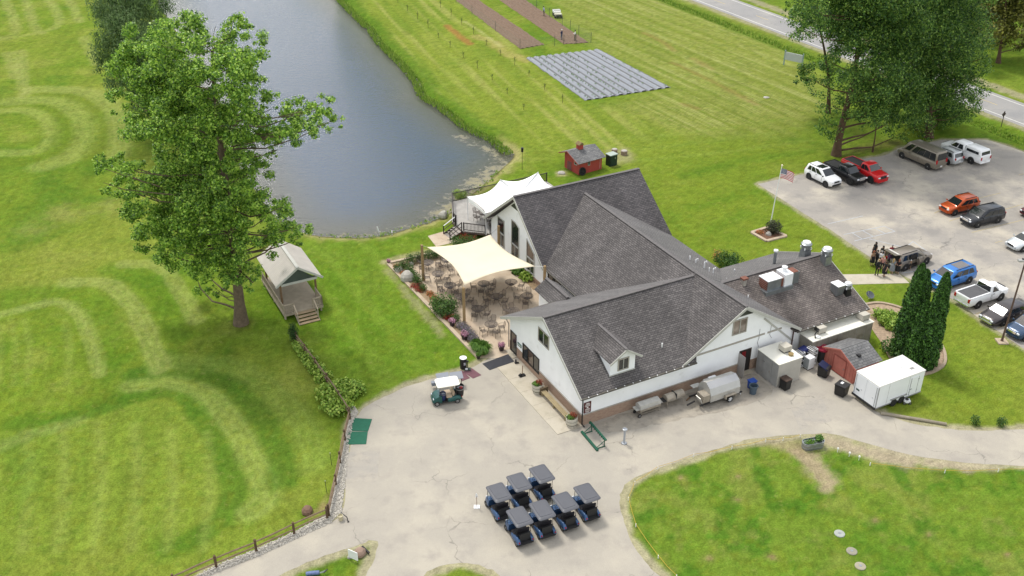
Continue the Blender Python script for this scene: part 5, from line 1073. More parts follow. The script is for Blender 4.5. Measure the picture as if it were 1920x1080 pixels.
x0, x1 = -2.9, pk['cab'][0] - .02; mb = MB(); mb.loft([rrect(x0, x1, .94, 1.27, .1), rrect(x0 + .1, x1, .9, 1.7, .12), rrect(x0 + .2, x1, .82, 1.93, .14), rrect(x0 + .35, x1 - .1, .68, 1.98, .14)]); cap = mb.build('bed_cap', MATS['paint_white'], tp_, True)
for s in (-1, 1): MB().quad(*[Vector(p) for p in ((x0 + .35, s * .935, 1.42), (x1 - .25, s * .935, 1.42), (x1 - .25, s * .905, 1.74), (x0 + .4, s * .905, 1.74))]).build('cap_window', M_CGLASS, cap)
MB().quad((x0 + .015, -.75, 1.4), (x0 + .015, .75, 1.4), (x0 + .11, .72, 1.78), (x0 + .11, -.72, 1.78)).build('cap_rear_window', M_CGLASS, cap)
car('crossover', 'metallic orange crossover parked nose out in the lot', 'car', P(1788, 404.5), H_C, 1, 'f', suv(4.4, .92, 1.02, 1.62, .98, .35, 2.65), ('paint_orange', (.42, .07, .012), .4))
car('crossover', 'dark charcoal crossover beside the orange one', 'car', P(1831.3, 427), H_C, 1, 'f', suv(4.86, .97, 1.08, 1.7, 1.04, .38, 2.86, gmat=M_CHROME), ('paint_charcoal', (.022, .024, .03), .3))
car('sedan', 'pale silver sedan alone in the middle of the lot', 'car', P(1916, 472.5), H_C, 1, 'f', sedan(4.7), ('paint_silver_blue', (.52, .55, .57), .45))
car('sedan', 'dark maroon car behind the charcoal crossover', 'car', P(1942, 411), H_C, 1, 'f', sedan(4.7), ('paint_maroon', (.09, .012, .02), .3))
ex = car('suv', 'grey brown suv with its tailgate and doors open', 'suv', P(1695, 507.6), H_U, -1, 'r', suv(4.8, .95, 1.12, 1.78, 1.06, .38, 2.85, rearglass=False), ('paint_taupe', srgb(172, 162, 150, K), .4))
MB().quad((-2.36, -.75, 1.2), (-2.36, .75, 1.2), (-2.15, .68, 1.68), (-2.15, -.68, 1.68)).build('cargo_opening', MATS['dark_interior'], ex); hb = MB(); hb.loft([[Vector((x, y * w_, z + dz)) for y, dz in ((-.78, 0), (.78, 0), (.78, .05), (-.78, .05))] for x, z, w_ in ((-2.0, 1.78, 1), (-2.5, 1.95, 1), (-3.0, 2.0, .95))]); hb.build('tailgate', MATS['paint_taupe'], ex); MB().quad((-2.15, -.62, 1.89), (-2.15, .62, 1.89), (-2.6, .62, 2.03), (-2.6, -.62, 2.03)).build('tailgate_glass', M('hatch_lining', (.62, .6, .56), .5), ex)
for s, a, xx in ((-1, -.9, .15), (1, .9, -.9)): o = MB().box((-.5, 0, .78), (1.0, .06, .95)).build('door', MATS['paint_taupe'], ex, bevel=.03); o.location = (xx, s * .98, 0); o.rotation_euler.z = a * -1 * 1.0 if s > 0 else .95
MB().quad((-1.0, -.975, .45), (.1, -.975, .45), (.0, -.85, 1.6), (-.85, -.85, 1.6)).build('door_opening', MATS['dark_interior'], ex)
car('suv', 'bright blue suv with dark sunroof behind the tall cedars', 'suv', P(1814, 531.5), H_N, 1, 'r', suv(5.1, .98, 1.1, 1.76, 1.06, .38, 3.07, sunroof=(-.1, 1.5, M('sunroof_grey', (.12, .11, .11), .2))), ('paint_blue', (.03, .17, .5), .35))
car('pickup_truck', 'white regular cab pickup with grey bed cover', 'pickup truck', P(1831, 578), H_U, -1, 'r', pickup(5.25, .98, 1.35, M('tonneau_grey', (.085, .085, .09), .8, .15, 6), 1.2, 1.84, ((.2, .82),), .39, 3.02, rbmat=M_CHROME), MATS['paint_white'])
car('sedan', 'long dark brown sedan with grey hood beside the lamp post', 'car', P(1878.5, 611), H_N, 1, 'f', sedan(5.4, .98, hmat=M_CHROME, bmat=M_CHROME, gmat=M_CHROME), ('paint_brown', (.05, .043, .045), .4))
car('crossover', 'dark blue crossover next to the long brown sedan', 'car', P(1921, 639), H_N, 1, 'f', suv(4.6, .94, 1.05, 1.66, 1.0, gmat=M_CHROME), ('paint_navy', (.03, .06, .12), .35))

# ------------------------------------------------------------------ golf carts
def golf_cart(label, loc, hd, body, roof, seat, group=None, bag=True):
    t = thing('golf_cart', label, 'golf cart', loc, hd, group)
    def sc(x, w, z0, z1): return [Vector((x, y, z)) for y, z in ((-w, z0), (w, z0), (w * 1.02, (z0 + z1) / 2), (w * .9, z1), (-w * .9, z1), (-w * 1.02, (z0 + z1) / 2))]
    mb = MB(); mb.loft([sc(.42, .56, .3, .82), (sc(.62, .58, .26, .86)), sc(.95, .56, .26, .74), sc(1.14, .46, .3, .58), sc(1.2, .36, .34, .48)]); mb.build('front_cowl', body, t, True, auto=50)
    MB().bbox(-.35, .5, -.56, .56, .25, .33).build('floor', M_TRIMK, t)
    for s in (-1, 1):
        mb = MB(); mb.loft([[Vector((x, s * (.36 if x > -.2 else .40), z0)), Vector((x, s * .6, z0)), Vector((x, s * .6, z1 - .08)), Vector((x, s * .52, z1)), Vector((x, s * (.36 if x > -.2 else .40), z1))] for x, z0, z1 in ((-.05, .3, .58), (-.3, .28, .66), (-.75, .3, .74), (-1.05, .34, .66), (-1.2, .4, .5))]); mb.build('rear_fender', body, t, True, auto=50)
    MB().bbox(-.72, .02, -.5, .5, .3, .6).build('seat_box', M_TRIMK, t); MB().box((-.2, 0, .66), (.52, 1.08, .14)).build('seat_cushion', seat, t, bevel=.05); MB().box((-.55, 0, .92), (.13, 1.06, .42), ry=-.15).build('seat_back', seat, t, bevel=.05)
    MB().bbox(-1.2, -.66, -.42, .42, .3, .42).build('bag_well', M_TRIMK, t); MB().box((-1.2, 0, .36), (.1, 1.1, .14)).build('rear_bumper', body if not bag else M_TRIMK, t, bevel=.03)
    if bag: MB().box((-.98, 0, .75), (.04, .78, .6), ry=.0).build('bag_panel', M_TRIMK, t); MB().bar((-.85, -.5, .98), (-.85, .5, .98), .04, .04).build('bag_bar', M_TRIMK, t)
    R = MB(); R.loft([rrect(-1.05, .75, .62, 1.78, .16), rrect(-1.08, .78, .65, 1.83, .18), rrect(-1.0, .7, .6, 1.88, .16), rrect(-.85, .58, .48, 1.9, .14)]); rf = R.build('roof', roof, t, True, auto=30)
    Rg = MB(); Rg.loft([rrect(-.82, .56, .46, 1.9, .1), rrect(-.8, .54, .44, 1.925, .1)]); Rg.build('roof_panel', roof, rf)
    for s in (-1, 1):
        MB().tube([(.66, s * .54, .8), (.56, s * .54, 1.8)], .018, 6).build('front_strut', M_TRIMK, t); MB().tube([(-.72, s * .5, .6), (-.82, s * .5, 1.8)], .02, 6).build('rear_strut', M_TRIMK, t)
        for x in (.83, -.82): wheel(t, x, s * .5, .23, .2, M_RIM)
        MB().box((1.1, s * .38, .62), (.06, .16, .09)).build('headlight', M_LAMP, t); MB().box((-1.2, s * .5, .55), (.04, .08, .08)).build('tail_light', M_TAIL, t)
    MB().quad((.65, -.53, .86), (.65, .53, .86), (.575, .53, 1.72), (.575, -.53, 1.72)).build('windshield', M('cart_screen', (.5, .65, .75), .05, .05, alpha=.28, spec=.8), t)
    mb = MB(); mb.tube([(.42 + .16 * math.cos(a) * .5, .27 + .16 * math.sin(a), .98 + .16 * math.cos(a) * .85) for a in [k * math.pi / 6 for k in range(13)]], .014, 6, False); mb.build('steering_wheel', M_TRIMK, t); MB().tube([(.6, .27, .75), (.42, .27, .98)], .02, 6).build('steering_column', M_TRIMK, t)
    return t
hg = hl((967.2, 1025.5), (945.3, 991.5)); M_NAVY = paint('cart_blue', (.035, .085, .19), .4); M_CROOF = M('cart_roof', srgb(104, 106, 114, K), .45, .06); M_CSEAT = M('cart_seat', (.022, .02, .024), .6, .1)
def roofpos(px):
    c = P(px[0], px[1], 1.86); c += Vector((math.cos(hg), math.sin(hg), 0)) * .15; c.z = .012; return c
g0 = golf_cart('x', roofpos((935.6, 923)), hg, M_NAVY, M_CROOF, M_CSEAT)
lab = ['blue golf cart nearest the white marker stand', 'blue golf cart in the middle of the three cart row', 'blue golf cart at the clubhouse end of the three cart row', 'blue golf cart at the lawn end of the four cart row', 'second blue golf cart in the four cart row, beside the end one', 'third blue golf cart in the four cart row', 'blue golf cart at the loose end of the four cart row']
tag(g0, lab[0], None, 'parked blue golf carts')
for px, l in zip(((973.5, 903.7), (1016, 888), (974.4, 968.5), (1017, 955.6), (1059.6, 940.7), (1100.4, 924)), lab[1:]): clone(g0, roofpos(px), hg + RNG.uniform(-.03, .03), l, 'parked blue golf carts')
hgr = hl((858.5, 755), (820, 761.5)); wv = P(820, 761.5); hv_ = Vector((math.cos(hgr), math.sin(hgr), 0)); lv_ = Vector((-hv_.y, hv_.x, 0)); cc = wv - hv_ * .83 - lv_ * .5; cc.z = .012
gc = golf_cart('dark green golf cart with white roof carrying a black barrel', cc, hgr, paint('cart_green', (.012, .075, .07), .3), M('cream_roof', (.8, .78, .7), .5, .05), M('cream_seat', srgb(226, 204, 176, K), .6, .06), None, False)
t = thing('trash_barrel', 'black barrel with red bag on the green golf cart', 'barrel', cc - hv_ * 1.12 + lv_ * .12 + Vector((0, 0, .45))); mb = MB(); mb.lathe([(.29, 0), (.33, .3), (.32, .6), (.35, .88), (.36, .9), (.33, .9), (.3, .5), (.02, .48)], 18); mb.build('drum', M_BLACK, t, True); mb = MB(); mb.lathe([(.375, .66), (.375, .72)], 18); mb.build('band', M_GALV, t)
MB().box((.12, -.2, .84), (.3, .25, .16), rz=.5).build('red_bag', M('red_cloth', srgb(170, 40, 50, K), .8), t, bevel=.05)
t = thing('blue_barrel', 'navy blue barrel standing on the green cart floor', 'barrel', cc + hv_ * .28 + lv_ * .18 + Vector((0, 0, .33))); mb = MB(); mb.lathe([(.2, 0), (.24, .3), (.23, .62), (.25, .64), (.22, .64), (.2, .4), (.02, .4)], 16); mb.build('drum', M('navy_plastic', (.02, .03, .1), .5), t, True); mb = MB(); mb.lathe([(.247, .5), (.247, .55)], 16); mb.build('band', M_GALV, t)
# ------------------------------------------------------------------ entrance walk and things along the gable wall
sw = thing('sidewalk', 'pale concrete sidewalk slabs along the entrance gable', 'sidewalk', BO, AZ); del sw['category']; tag(sw, kind='structure')
for k in range(5): MB().bbox(-2.28, -.04, -.15 + k * 2.05, -.15 + k * 2.05 + 2.03, -.03, .05).build('paving_slab', M_WALK, sw)
def bx(t, name, mat, *b, bevel=0.0):
    for q in b: MB().bbox(*q).build(name, mat, t, bevel=bevel)
def wood_planter(u, v, lab):
    t = thing('barrel_planter', lab, 'planter', BU(u, v, .05)); mb = MB(); mb.lathe([(.38, 0), (.46, .3), (.48, .55), (.46, .78), (.41, .78), (.4, .68), (.02, .68)], 18); mb.build('tub', M('cream_tub', srgb(232, 226, 208, K), .6, .1), t, True)
    for z in (.2, .52): mb = MB(); mb.lathe([(.475 if z > .3 else .445, z), (.485 if z > .3 else .46, z + .05)], 18); mb.build('hoop', M_TRIMK, t)
    tag(quads_obj('flowers', cloud([(.12, .05, .92, .3, .3, .22)], 300, .12, .8), leaf_mat('rust_leaves', [srgb(150, 70, 44, K), srgb(120, 60, 44, K), srgb(170, 96, 60, K)]) if 'rust_leaves' not in MATS else MATS['rust_leaves'], t), kind='stuff'); tag(quads_obj('leaves', cloud([(-.12, -.08, .84, .34, .34, .16)], 240, .13, .8), L_LILY, t), kind='stuff')
wood_planter(-.95, 5.45, 'cream barrel planter beside the long bench'); wood_planter(-.75, .35, 'cream barrel planter at the building corner')
t = thing('bench', 'long low wooden bench against the brick gable wall', 'bench', BO, AZ); M_BEN = M('bench_wood', srgb(186, 168, 130, K), .85, .2)
for k in range(3): bx(t, 'seat_board', M_BEN, (-.98 + k * .15, -.98 + k * .15 + .135, .9, 5.0, .44, .49))
for v in (1.1, 2.9, 4.75): bx(t, 'leg', M_BEN, (-.95, -.58, v - .05, v + .05, .05, .44))
bx(t, 'end_box', M('bench_end', srgb(120, 104, 80, K), .85, .2), (-1.0, -.3, 4.85, 5.05, .05, .7))
t = thing('boot_brush', 'black boot scraper with a wooden handle by the window', 'boot scraper', BU(-1.0, 8.0, .05), AZ); bx(t, 'base', M_BLACK, (-.25, .25, -.15, .15, 0, .12)); MB().tube([(.05, .1, .1), (.15, .2, .85)], .03, 6).build('handle', M('handle_wood', srgb(150, 110, 70, K), .7), t); MB().box((-.2, .0, .16), (.3, .16, .12), rz=.5).build('brush', M_BLACK, t)
t = thing('door_weight', 'small dark doorstop figure beside the brick pier', 'doorstop', BU(-.6, 9.9, .05)); mb = MB(); mb.lathe([(.1, 0), (.13, .1), (.06, .22), (.09, .32), (.02, .4)], 10); mb.build('figure', M_BLACK, t, True); MB().box((.15, 0, .06), (.25, .1, .12)).build('foot', M_BLACK, t)
def mat_sheet(name, px, mat, label, z=.02): 
    q = PX(px); mb = MB(); mb.prism([Vector((p.x, p.y, .008)) for p in q], (0, 0, z)); return tag(mb.build(name, mat), label, 'mat')
mat_sheet('entrance_mat', ((904.5, 682.5), (918, 694.3), (964, 678), (952.5, 664.5)), M('black_rubber', srgb(62, 64, 72, K), .8, .25, 3), 'black rubber mat before the entrance door', .03)
M_MAR = M('maroon_rubber', srgb(134, 92, 102, K), .85, .2, 3)
mat_sheet('floor_mat', ((868, 697.5), (884.5, 690.5), (902.5, 703.5), (887, 710)), M_MAR, 'maroon mat beside the black club barrel'); mat_sheet('floor_mat', ((855.5, 698), (866, 694.5), (881.5, 709), (866, 715)), M_MAR, 'maroon mat nearer the green golf cart')
M_GRN = M('green_turf_mat', srgb(44, 118, 92, K), .9, .15, 5)
mat_sheet('hitting_mat', ((664, 784.5), (697.5, 786.5), (690, 809), (655.5, 808)), M_GRN, 'green hitting mat at the gravel end by the hostas', .04); mat_sheet('hitting_mat', ((653.5, 810), (689.5, 810), (686.5, 833), (649, 834)), M_GRN, 'green hitting mat on the apron side of its twin', .04)
t = thing('club_barrel', 'black club cleaning barrel with white lid by the lawn', 'barrel', P(869, 690)); mb = MB(); mb.lathe([(.28, 0), (.3, .4), (.3, .8), (.29, 1.02)], 18); mb.build('drum', M_BLACK, t, True); mb = MB(); mb.lathe([(.3, 1.02), (.31, 1.06), (.05, 1.1)], 18); mb.build('lid', M_WMETAL, t, True)
for z in (.52, .66): MB().box((.12, -.27, z), (.16, .06, .05)).build('sticker', M_WMETAL, t)
t = thing('ball_washer', 'dark stand with a crank beside the black club barrel', 'ball washer', P(877, 693)); MB().box((0, 0, .04), (.5, .4, .08)).build('base', M('dark_green_metal', srgb(40, 70, 60, K), .5), t); MB().tube([(0, 0, .05), (0, 0, .85)], .035, 8).build('post', M_BLACK, t); MB().box((-.05, 0, .85), (.3, .14, .1)).build('head', M_BLACK, t); MB().box((-.1, -.1, .12), (.2, .14, .1)).build('tray', M_WMETAL, t)
t = thing('rules_board', 'grey tilted twin panel board behind the green golf cart', 'board', P(850, 722), .25); M_GRP = M('grey_panel', srgb(160, 166, 178, K), .5, .06)
for x in (-.85, .25): MB().box((x, (0 if x < 0 else -.12), 1.0), (1.05, .8, .04), rx=.25, rz=-.0).build('panel', M_GRP, t)
for x in (-1.2, -.4, .7): MB().tube([(x, .1, 0), (x, .05, .98)], .03, 6).build('leg', M_BLACK, t)
MB().box((-1.55, -.05, .5), (.55, .35, .3)).build('box', M_GRP, t)
t = thing('marker_stand', 'white arrow stand on a square base near the blue carts', 'marker', P(894, 951)); MB().box((0, 0, .03), (.42, .36, .06)).build('base', M_WMETAL, t); MB().tube([(0, 0, .05), (0, 0, 1.0)], .022, 6).build('pole', M('stand_pole', srgb(170, 140, 130, K), .5), t); MB().prism([(-.09, 0, .9), (.09, 0, .9), (.05, 0, 1.2), (-.05, 0, 1.3)], (0, .02, 0)).build('arrow', M_WMETAL, t)
t = thing('bag_rack', 'green metal golf bag rack at the building corner', 'bag rack', P(1100, 808), hl((1100, 808), (1130, 843))); M_RACK = M('rack_green', srgb(16, 100, 76, K), .45, .1)
Lr = (P(1130, 843) - P(1100, 808)).length
MB().bar((0, .25, .8), (Lr, .25, .8), .16, .1).build('top_rail', M_RACK, t); MB().bar((0, -.45, .08), (Lr, -.45, .08), .18, .16).build('bottom_rail', M_RACK, t)
for x in (.25, Lr - .25): MB().tube([(x, .3, 0), (x, .25, .8)], .04, 6).build('leg', M_RACK, t); MB().tube([(x, -.5, .05), (x, .35, .05)], .04, 6).build('foot', M_RACK, t); MB().tube([(x, -.45, .1), (x, .25, .55)], .03, 6).build('brace', M_RACK, t)
mb = MB()
for k in range(9): mb.box((.15 + k * Lr / 9.5, .16, .82), (.03, .12, .14))
tag(mb.build('dividers', M_RACK, t), kind='stuff')
t = thing('ash_urn', 'white metal smoking post standing on the apron', 'smoking post', P(1170, 831)); mb = MB(); mb.lathe([(.2, 0), (.21, .04), (.08, .06), (.085, 1.2), (.17, 1.24), (.19, 1.36), (.14, 1.38), (.1, 1.3)], 16); mb.build('post', M('pale_steel', srgb(206, 212, 220, K), .35, .08, metal=.2), t, True); mb = MB(); mb.lathe([(.23, .0), (.23, .03)], 16); mb.build('foot', M_TRIMK, t)
# ------------------------------------------------------------------ grills and smoker
M_STEEL = M('stainless', srgb(222, 220, 214, K), .35, .15, 2, metal=.25); M_STEELD = M('dull_steel', srgb(190, 180, 164, K), .45, .25, 3, metal=.15)
t = thing('gas_grill', 'wide stainless grill with folded hood beside brick wall', 'grill', BU(5.5, -.95, .01), AZ)
MB().prism([(-.95, -.38, .72), (-.95, .38, .72), (-.95, .38, 1.0), (-.95, .12, 1.16), (-.95, -.3, 1.05)], (1.9, 0, 0)).build('hood', M_STEEL, t); bx(t, 'firebox', M_STEELD, (-.95, .95, -.36, .36, .5, .72)); bx(t, 'side_shelf', M_STEEL, (-1.3, -.96, -.3, .3, .7, .74), (.96, 1.2, -.3, .3, .7, .74)); bx(t, 'bottom_shelf', M_STEELD, (-.9, .9, -.3, .3, .22, .26)); bx(t, 'handle', M_CHROME, (-.8, .8, -.46, -.43, .78, .81))
for x in (-.88, .88):
    for y in (-.3, .3): MB().tube([(x, y, 0), (x, y, .55)], .025, 6).build('leg', M_STEELD, t)
for y in (-.34, .34): wheel(t, -1.0, y, .17, .07, M_RIM)
t = thing('barrel_grill', 'round barrel grill with steel lid between grill and smoker', 'grill', BU(7.95, -.95, .01), AZ)
mb = MB(); pr = [Vector((0, .36 * math.cos(a), .74 + .36 * math.sin(a))) for a in [k * 2 * math.pi / 20 for k in range(20)]]; mb.prism([p + Vector((-.85, 0, 0)) for p in pr], (1.7, 0, 0)); mb.build('barrel', M_STEELD, t, True, auto=40)
bx(t, 'strap', M_TRIMK, (-.03, .03, -.38, .3, .72, 1.13)); bx(t, 'side_shelf', M_TRIMK, (-1.15, -.86, -.3, .3, .66, .7)); bx(t, 'handle', M_CHROME, (-.6, .6, -.43, -.4, .72, .75))
for x in (-.75, .75):
    for y in (-.3, .3): MB().tube([(x, y * 1.2, 0), (x, y * .8, .5)], .025, 6).build('leg', M_STEELD, t)
t = thing('smoker_trailer', 'big steel barbecue smoker trailer with chamfered lid', 'smoker trailer', BU(11.6, -1.9, .01), AZ)
def oct_(x): return [Vector((x, y, z)) for y, z in ((-.85, .45), (.8, .45), (.8, 1.25), (.45, 1.75), (-.1, 1.92), (-.62, 1.6), (-.85, 1.05))]
mb = MB(); mb.loft([oct_(-1.35), oct_(1.55)]); mb.build('smoke_box', M_STEEL, t); mb = MB(); mb.add([(-1.37, -.86, 1.06), (1.57, -.86, 1.06), (1.57, -.63, 1.615), (-1.37, -.63, 1.615), (1.57, -.1, 1.94), (-1.37, -.1, 1.94)], [(0, 1, 2, 3), (3, 2, 4, 5)]); mb.build('lid', M('bright_lid', srgb(226, 226, 226, K), .25, .08, 1, metal=.5), t)
bx(t, 'firebox', M_STEELD, (-2.0, -1.36, -.75, .1, .5, 1.15)); MB().box((-2.2, -.45, .8), (.06, .6, .6), ry=-.4).build('firebox_door', M_STEEL, t); bx(t, 'frame', M_TRIMK, (-2.3, 1.9, -.8, -.7, .34, .45), (-2.3, 1.9, .6, .7, .34, .45)); MB().bar((-2.3, -.05, .4), (-3.1, -.15, .35), .1, .1).build('tow_bar', M_TRIMK, t)
bx(t, 'fender', M_STEELD, (.0, 1.0, -1.12, -.86, .68, .74), (-.02, .06, -1.12, -.86, .45, .7), (.94, 1.02, -1.12, -.86, .45, .7)); wheel(t, .5, -.98, .3, .2, M_WMETAL); wheel(t, .5, .95, .3, .2, M_WMETAL)
mb = MB(); mb.loft([[Vector((1.56, y, z)) for y, z in ((-.6, .6), (.6, .6), (.4, 1.6), (-.4, 1.5))], [Vector((2.1, y, z)) for y, z in ((-.3, .7), (.3, .7), (.2, 1.2), (-.2, 1.2))]]); mb.build('end_hood', M_STEELD, t); bx(t, 'shelf', M_STEEL, (-1.9, -1.1, .75, 1.2, 1.0, 1.04), (-.6, .6, .82, 1.25, 1.1, 1.14)); MB().box((.2, 1.0, 1.2), (.7, .4, .14)).build('cooler_lid', M_WMETAL, t)
for y in (-.5,): MB().tube([(1.8, y, .45), (1.95, y - .1, 0)], .03, 6).build('jack', M_WMETAL, t)
mb = MB(); mb.tube([(-2.9, .2, .05), (-2.2, .5, .08), (-1.7, .35, .05)], .06, 6); tag(mb.build('firewood', M('bark_wood', srgb(150, 120, 90, K), .9, .2), None, False, BU(9.3, -1.2, .01), AZ), 'stray split firewood log by the smoker firebox', 'firewood'); bpy.data.objects['firewood'].location = BU(12.0, -1.4, .02)
t = thing('trash_can', 'grey blue round trash can at the smoker end', 'trash can', BU(14.5, -2.85, .012)); mb = MB(); mb.lathe([(.26, 0), (.33, .7), (.37, .74), (.37, .8), (.32, .8), (.28, .2), (.02, .2)], 18); mb.build('can', M('slate_plastic', srgb(92, 110, 126, K), .6, .1), t, True)
for s in (-1, 1): MB().box((s * .38, 0, .68), (.06, .14, .05)).build('handle', MATS['slate_plastic'], t)
t = thing('blue_bin', 'bright blue plastic bin behind the round trash can', 'bin', BU(14.9, -2.2, .012), AZ); MB().box((0, 0, .35), (.55, .45, .7), taper=1.1).build('bin', M('blue_plastic', srgb(30, 84, 190, K), .45, .08), t, bevel=.03); bx(t, 'lid', MATS['blue_plastic'], (-.33, .33, -.28, .28, .7, .76))
# ------------------------------------------------------------------ cold stores, shed, trailer
M_ALU = M('brushed_panel', srgb(186, 186, 184, K), .4, .15, 1.5, metal=.15); M_ALUL = M('pale_panel', srgb(220, 216, 206, K), .5, .12, 1.2, metal=.05); M_MEMB = M('white_membrane', srgb(252, 250, 238, K * 1.3), .7, .05, .8, dirt=(srgb(206, 196, 170, K), .8, .64, .4)); M_ACB = M('ac_cream', srgb(226, 220, 206, K), .55, .08)
t = thing('walk_in_cooler', 'grey steel walk in cooler with white roof behind the clubhouse', 'cooler', BU(16.7, -3.08, .01), AZ)
bx(t, 'cabinet', M_ALUL, (.03, 2.45, 0, 2.6, 0, 2.2)); bx(t, 'front_panel', M_ALU, (-.01, .03, .0, 2.6, 0, 2.2)); bx(t, 'roof', M_MEMB, (-.04, 2.5, -.04, 2.64, 2.2, 2.26))
d_ = MB().bbox(-.06, -.012, .75, 1.75, .12, 1.98).build('door', M_ALU, t, bevel=.01); bx(d_, 'hinge', M_CHROME, (-.09, -.06, 1.6, 1.78, 1.6, 1.66), (-.09, -.06, 1.6, 1.78, .5, .56)); bx(d_, 'handle', M_CHROME, (-.1, -.06, .8, .92, .95, 1.2))
bx(t, 'condenser', M_ACB, (1.35, 2.15, 1.0, 1.75, 2.4, 2.85)); bx(t, 'condenser_base', M_TRIMK, (1.4, 2.1, 1.05, 1.7, 2.26, 2.4)); mb = MB(); mb.lathe([(.2, 2.27), (.22, 2.45), (.02, 2.46)], 14, (1.75, .62, 0)); mb.build('drip_pan', M('brass_pan', srgb(176, 150, 96, K), .5, .2), t, True)
t = thing('cold_store', 'long low white roofed cold store along the kitchen wall', 'cold store', BU(21.7, -1.55, .01), AZ)
bx(t, 'cabinet', M('stained_panel', srgb(176, 170, 158, K), .6, .25, .9, dirt=(srgb(120, 106, 88, K), 1.2, .5, .6)), (0, 6.85, 0, 1.55, 0, 2.02)); bx(t, 'roof', M_MEMB, (-.05, 6.92, -.06, 1.58, 2.02, 2.1)); mb = MB()
for k in range(6): bx(t, 'panel_joint', M_ALU, (.95 + k * 1.0, .98 + k * 1.0, -.012, 0, .02, 2.0))
for a, y, l in ((5.9, .35, 'roof_air_unit'), (1.1, .5, 'roof_air_unit')): bx(t, l, M_ACB, (a, a + .8, y, y + .75, 2.25, 2.72)); bx(t, 'unit_foot', M_TRIM, (a + .05, a + .15, y, y + .75, 2.1, 2.25), (a + .65, a + .75, y, y + .75, 2.1, 2.25))
MB().quad((1.085, .6, 2.3), (1.085, 1.15, 2.3), (1.085, 1.15, 2.68), (1.085, .6, 2.68)).build('fan_grille', M_TRIMK, t); mb = MB(); mb.tube([(.5, .3, 2.1), (.45, .35, 2.5), (.7, .4, 2.75), (1.0, .5, 2.7)], .05, 8); mb.build('duct', M_TRIMK, t); mb = MB(); mb.lathe([(.2, 2.1), (.22, 2.25), (.02, 2.35)], 12, (.75, .25, 0)); mb.build('tank', M_WMETAL, t, True)
def wire_rack(u, v, lab, w=.7, d=.5, h=1.6):
    t = thing('storage_rack', lab, 'rack', BU(u, v, .012), AZ + .15)
    for x in (-w / 2, w / 2):
        for y in (-d / 2, d / 2): MB().tube([(x, y, 0), (x, y, h)], .022, 6).build('upright', M_WMETAL, t)
    for z in (.15, .65, 1.15, h - .02):
        mb = MB()
        for k in range(5): mb.bar((-w / 2, -d / 2 + k * d / 4, z), (w / 2, -d / 2 + k * d / 4, z), .03, .03)
        for x in (-w / 2, w / 2): mb.bar((x, -d / 2, z), (x, d / 2, z), .04, .04)
        tag(mb.build('shelf', M_WMETAL, t), kind='stuff')
    return t
wire_rack(20.3, -1.6, 'white wire rack between the two cold stores', .7, .6, 1.5); wire_rack(21.55, -1.75, 'empty white rack leaning beside the red shed', .6, .7, 1.6)
t = thing('display_fridge', 'glass fronted fridge among the racks behind the kitchen', 'fridge', BU(21.0, -2.15, .012), AZ + .1); bx(t, 'cabinet', M_WMETAL, (-.35, .35, -.3, .3, .1, 1.15)); bx(t, 'glass_door', M('fridge_glass', (.25, .27, .28), .1, .1, spec=.8), (-.37, -.352, -.27, .27, .15, 1.1)); bx(t, 'foot', M_TRIMK, (-.33, .33, -.28, .28, 0, .1))
t = thing('storage_tote', 'navy blue tote stacked on the storage rack', 'tote', BU(20.95, -1.35, 1.2), AZ + .2); MB().box((0, 0, .15), (.75, .5, .3), taper=1.08).build('tub', M('navy_tote', srgb(26, 40, 110, K), .5), t); bx(t, 'lid', MATS['navy_tote'], (-.42, .42, -.3, .3, .3, .35)); bx(t, 'dark_crate', M_TRIMK, (-.35, .35, -.25, .25, -1.18, 0))
t = thing('red_tub', 'crimson round tub on top of black bin near cold store', 'tub', BU(22.6, -1.95, .012)); mb = MB(); mb.lathe([(.3, 0), (.34, 1.2), (.5, 1.25)], 18); mb.build('stand', M_TRIMK, t, True); mb = MB(); mb.lathe([(.5, 1.25), (.56, 1.45), (.52, 1.46), (.42, 1.34), (.02, 1.33)], 18); mb.build('tub', M('crimson_plastic', srgb(176, 24, 64, K), .5), t, True)
def cart_bin(u, v, rz, lab, lidm, tilt=0.0, w=.62):
    t = thing('wheeled_bin', lab, 'bin', BU(u, v, .012), AZ + rz); MB().box((0, 0, .5), (w, w * 1.05, .92), taper=1.12).build('bin', M_BLACK, t, bevel=.03); MB().box((0, 0, 1.0), (w * 1.2, w * 1.25, .07), rx=tilt).build('lid', lidm, t, bevel=.02)
    for x in (-.28, .28): wheel(t, x, .3, .11, .05, M_RIMD)
    MB().box((.34, -.1, .55), (.03, .1, .14)).build('label', M_WMETAL, t); return t
cart_bin(17.25, -3.55, .1, 'black bin at the corner of the walk in cooler', M('brown_lid', srgb(92, 72, 62, K), .6)); cart_bin(21.35, -3.6, .4, 'black bin with navy lid leaning by the red shed', M('navy_lid', srgb(34, 44, 86, K), .5), .35, .75); o = cart_bin(20.75, -6.3, .3, 'black bin with a white label behind the cargo trailer', M_BLACK, 0, .78); MB().box((.1, .1, 1.04), (.3, .2, .02)).build('paper', M_WMETAL, o)
M_RSHED = M('red_boards', srgb(222, 134, 118, K), .75, .12, 2, .15, 10); M_SSH = shingle_mat('shed_shingles', srgb(156, 156, 156, K), srgb(132, 132, 134, K), srgb(96, 96, 98, K), .5, .24, .15)
t = thing('garden_shed', 'red board shed with grey shingle roof beside cargo trailer', 'shed', BU(22.6, -5.65, .01), AZ)
MB().prism([(0, 0, 0), (0, 3.45, 0), (0, 3.45, 1.62), (0, 1.72, 2.38), (0, 0, 1.62)], (2.7, 0, 0)).build('wall', M_RSHED, t)
